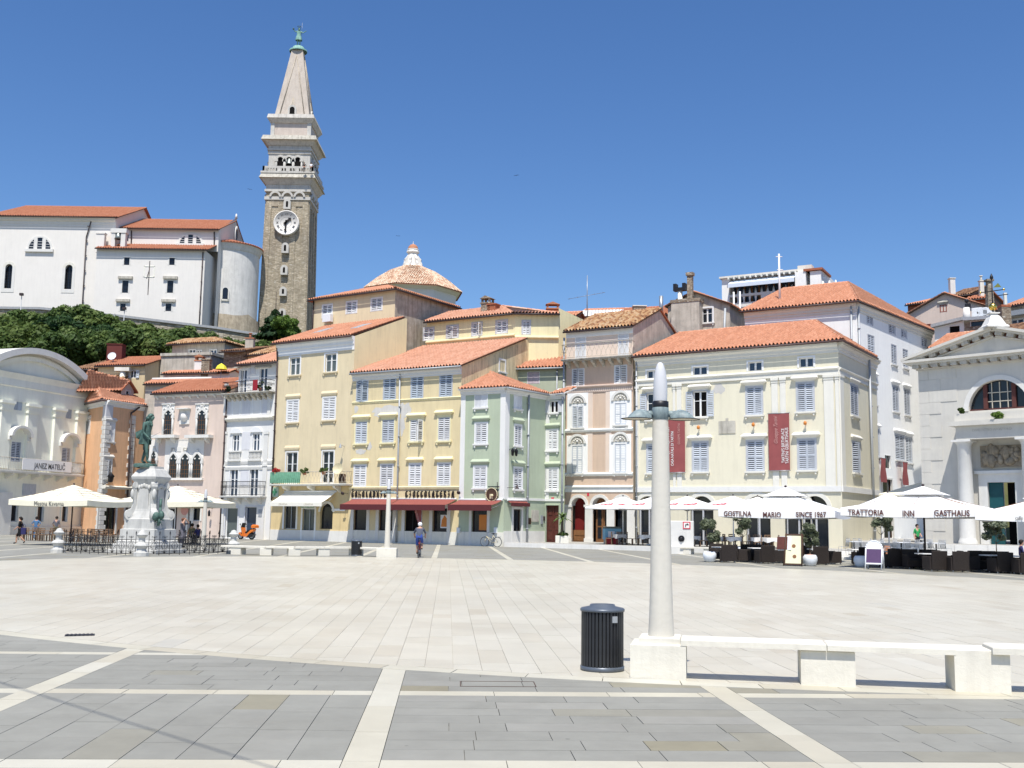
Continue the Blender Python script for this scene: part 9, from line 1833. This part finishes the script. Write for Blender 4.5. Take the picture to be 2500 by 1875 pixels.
p=gnd(46,1329);person('person','person walking in a black top and dark shorts carrying a bag',(p.x,p.y,.006),R(-78),walk,Zc,['skin','cl_black','cl_black','cl_black'],'hair',.12,.98,1.12);b=MB();b.bbox(-.16,.16,-.06,.06,-.42,0,.03);b.tube([(-.1,0,0),(-.06,0,.22),(.06,0,.22),(.1,0,0)],.01,5);tag(b.build('shoulder_bag','cl_navy',None,Matrix.Translation((p.x+.26,p.y-.05,1.05))),'dark blue bag carried by the walking person','bag')
stand_back=dict(elL=(.26,.06,1.17),wrL=(.20,-.12,1.02));akimbo=dict(elR=(-.36,.06,1.18),wrR=(-.17,-.04,1.02),elL=(.36,.06,1.18),wrL=(.17,-.04,1.02))
p=G(86,84);person('person','person in a blue sleeveless top standing at the cafe tables',(p.x,p.y,.006),math.pi,akimbo,Zl,['skin','cl_blue','cl_blue','cl_black'],'hair',.06,.98)
p=G(135,83);person('person','person in a grey shirt standing at the cafe tables',(p.x,p.y,.006),math.pi+.3,stand_back,Zl,['skin','cl_grey','cl_khaki','cl_black'],'hair',0,1.0,1.1)
photo=dict(elR=(-.30,-.20,1.43),wrR=(-.10,-.16,1.64),elL=(.28,-.22,1.42),wrL=(.10,-.16,1.64));p=G(445,66);person('person','person in a long grey top raising both hands to the face',(p.x,p.y,.006),math.pi-1.9,photo,Zl,['skin','cl_grey','cl_grey','cl_black'],'hair_red',0,1.02,1.1,None,None,(.55,1.05,.17,.27,'cl_grey'))
sit=dict(pelvis=(0,.05,.56),waist=(0,.06,.70),chest=(0,.05,.91),neck=(0,.03,1.09),h0=(0,.01,1.165),h1=(0,.0,1.245),h2=(0,.01,1.32),shR=(-.175,.05,1.02),elR=(-.23,-.02,.77),wrR=(-.17,-.24,.76),shL=(.175,.05,1.02),elL=(.23,-.02,.77),wrL=(.17,-.24,.76),hiR=(-.095,.03,.53),knR=(-.12,-.38,.53),anR=(-.12,-.40,.10),toR=(-.12,-.56,.04),hiL=(.095,.03,.53),knL=(.12,-.38,.53),anL=(.12,-.40,.10),toL=(.12,-.56,.04))
p=G(468,74.2);person('person','person in a khaki shirt seated at the Venetian house cafe',(p.x,p.y,.0),math.pi-.2,sit,Zl,['skin','cl_khaki','cl_black','cl_black'],'hair',0,1.05,1.15);p=G(481,73.6);person('person','person in a navy shirt seated beside the khaki one',(p.x,p.y,.0),math.pi+1.0,sit,Zl,['skin','cl_navy','cl_black','cl_black'],'hair',0,1.0)
p=G(622,94.6);person('person','person with dark hair standing behind the orange scooter',(p.x,p.y,.0),.4,{},Zl,['skin','cl_tee','cl_black','cl_black'],'hair',.1,1.04)
p=G(2240,70.5);person('person','person in a green shirt at the back of the terrace',(p.x,p.y,.30),.3,stand_back,Zl,['skin','cl_green','cl_black','cl_black'],'hair',0,1.0);p=G(2494,50.0);person('person','person in dark blue seated under the logo parasol',(p.x,p.y,.0),1.3,sit,Zl,['skin','cl_navy','cl_navy','cl_black'],'hair',0,1.0)
p=gnd(1021,1362);rz=math.pi+.0;co_=Vector((p.x,p.y+.55,.006));o=thing('bicycle','red bicycle being ridden away across the square','bicycle',co_,R(90));bicycle(o,'bike_red')
ride=dict(pelvis=(0,.20,1.02),waist=(0,.16,1.15),chest=(0,.0,1.33),neck=(0,-.09,1.49),h0=(0,-.12,1.56),h1=(0,-.14,1.64),h2=(0,-.13,1.715),shR=(-.18,-.03,1.43),elR=(-.29,-.10,1.22),wrR=(-.27,-.28,1.06),shL=(.18,-.03,1.43),elL=(.29,-.10,1.22),wrL=(.27,-.28,1.06),hiR=(-.095,.18,.98),knR=(-.13,-.10,.74),anR=(-.12,.06,.46),toR=(-.13,-.10,.42),hiL=(.095,.18,.98),knL=(.12,-.06,.62),anL=(.12,-.06,.24),toL=(.13,-.20,.19))
person('person','person in a grey T-shirt and blue shorts riding the red bicycle',co_,math.pi,ride,Zc,['skin','cl_tee','cl_royal','cl_black'],'hair_grey',0,1.0,1.12,None,'cl_white')
T0_,_z=TOWER_TOP
for x,lab_ in((690,'tiny visitor at the corner of the tower balcony'),(752,'tiny visitor leaning on the tower balcony parapet')):
    q=at(*cp('c2',x,1372),174.6);person('person',lab_,(q.x,q.y,q.z-1.25),0,akimbo,Zl,['skin','cl_black' if x<700 else 'cl_white','cl_black','cl_black'],'hair',0,1.0)
zf=Fm.uz('g1',1040,640)[1];zt=Fm.uz('g1',1130,85)[1];S_=(zt-zf-.12)/1.75;p=at(*cp('g1',1045,640),MC.y);o=thing('bronze_statue','green bronze statue of a violinist in coat and breeches','statue',(p.x,MC.y,zf),R(78));o.scale=(S_,)*3
pose=dict(pelvis=(0,.02,.97),waist=(0,.03,1.12),chest=(0,.0,1.31),neck=(0,-.06,1.48),h0=(0,-.10,1.55),h1=(0,-.14,1.63),h2=(0,-.13,1.70),shR=(-.19,.02,1.40),elR=(-.25,.02,1.10),wrR=(-.21,-.16,.92),shL=(.19,.02,1.40),elL=(.27,.10,1.13),wrL=(.20,.14,1.02),knR=(-.10,-.07,.52),anR=(-.11,-.12,.10),toR=(-.13,-.29,.05),knL=(.11,.10,.50),anL=(.12,.22,.10),toL=(.14,.08,.05))
me,J=body(pose,{},1.05,True,2);me.materials.append(MT('verdigris'));obj('figure',me,o)
b=MB();n=20;V=[]
for z,rx,ry,dy in((1.42,.185,.12,.01),(1.28,.185,.145,.01),(1.12,.165,.14,.03),(.98,.185,.16,.05),(.86,.205,.19,.065),(.76,.215,.205,.075),(.69,.21,.205,.08)):
    for k in range(n):a=2*math.pi*k/n;f=1+.06*math.sin(k*2.3+z*4);V.append((rx*math.cos(a)*f,dy+ry*math.sin(a)*f,z))
b.add(V,[(j*n+k,j*n+(k+1)%n,(j+1)*n+(k+1)%n,(j+1)*n+k)for j in range(6)for k in range(n)if not(14<=k<=15 and j>2)],0,True);b.build('coat','verdigris',o)
b=MB();b.add([(-.05,.12,1.24),(.16,.16,1.22),(.20,.48,1.16),(.05,.50,1.12),(-.02,.42,.92),(.12,.36,.86),(.02,.14,.94),(.18,.2,1.0)],[(0,1,2,3),(0,3,4,6),(3,2,5,4),(1,7,5,2),(6,4,5,7)]);b.build('coat_tail','verdigris',o);b=MB();b.ball((0,-.10,1.665),.115,12,0,.95);b.ball((0,.01,1.60),.085,8);b.ball((.08,-.06,1.60),.05,8);b.ball((-.08,-.06,1.60),.05,8);b.cyl((0,.03,1.60),(0,.10,1.46),.05,.02,7);b.v=[(x,y,z)if not(y<-.16 and z<1.68)else(x,-.13,z)for x,y,z in b.v];b.build('wig','verdigris',o)
b=MB();b.ball((0,-.12,1.44),.055,8,0,1.6);b.ball((0,-.15,1.36),.045,7,0,1.5);b.build('cravat','verdigris',o);b=MB();b.cyl((-.20,-.16,.88),(-.12,-.80,1.22),.008,.005,5);b.build('bow','steel',o);b=MB();b.prism([(-.05,.86),(.05,.86),(.09,.72),(.06,.62),(.09,.5),(.07,.40),(-.07,.40),(-.09,.5),(-.06,.62),(-.09,.72)],1,.16,.22);b.cyl((0,.19,.86),(0,.17,1.12),.014,None,6);b.build('violin','verdigris',o,Matrix.Translation((.22,0,.1)));b=MB();b.lathe([(.40,-.12),(.42,-.02),(.36,.02),(.001,.025)],14);b.v=[(x*1.1*random.uniform(.93,1.07),y*.9,z+random.uniform(-.01,.01))for x,y,z in b.v];b.build('bronze_plinth','verdigris',o)
T0_,zS=TOWER_TOP;q=T0_.translation;Fx_=Fr((-200,q.y),(200,q.y));z0=zS-.05;z1=Fx_.uz('c2',650,88)[1];S_=(z1-z0)/1.95;o=thing('spire_statue','pale green figure with raised arms and halo on the spire tip','statue',(q.x,q.y,z0),R(12));o.scale=(S_,)*3
pose=dict(elR=(-.34,.02,1.36),wrR=(-.46,-.10,1.52),elL=(.34,-.05,1.30),wrL=(.52,-.12,1.40));me,J=body(pose,{},1.1);me.materials.append(MT('verdigris_pale'));obj('figure',me,o);b=MB();n=16;V=[]
for z,r_ in((1.42,.20),(1.2,.19),(1.08,.18),(.85,.25),(.6,.31),(.56,.30)):
    for k in range(n):a=2*math.pi*k/n;f=1+.09*math.sin(k*2.4);V.append((r_*math.cos(a)*f,r_*.85*math.sin(a)*f,z))
b.add(V,[(j*n+k,j*n+(k+1)%n,(j+1)*n+(k+1)%n,(j+1)*n+k)for j in range(5)for k in range(n)],0,True);b.build('tunic','verdigris_pale',o);b=MB();b.tube([(.17*math.cos(a),.02,1.90+.05*math.sin(a))for a in(2*math.pi*k/16 for k in range(17))],.022,5);b.build('halo','verdigris',o);b=MB();b.ball((0,.01,1.67),.115,10);b.v=[(x,y,z)if not(y<-.03 and z<1.69)else(x,-.01,z)for x,y,z in b.v];b.build('hair','verdigris',o);b=MB();b.cyl((.25,.05,1.1),(.25,.05,2.3),.012,None,5);b.build('lightning_rod','steel',o);b=MB();b.ball((-.5,-.1,1.56),.09,6);b.build('scales_hand','verdigris',o)
for px,py,Y,a in((610,462,90,.5),(1260,428,80,-.4),(972,576,100,.2)):
    q=at(px,py,Y);o=thing('bird','small dark swift flying in the open sky','bird',q,a,'swifts in the sky');b=MB();b.add([(0,-.02,0),(-.14,.03,.04),(-.24,.10,.02),(-.1,.06,.02),(0,.06,0),(.1,.06,.02),(.24,.10,.02),(.14,.03,.04),(0,.0,-.03),(0,-.09,0),(0,.16,0)],[(0,1,2,3,4),(0,4,5,6,7),(0,8,1),(9,8,0),(8,4,10)]);b.build('body','cl_black',o)
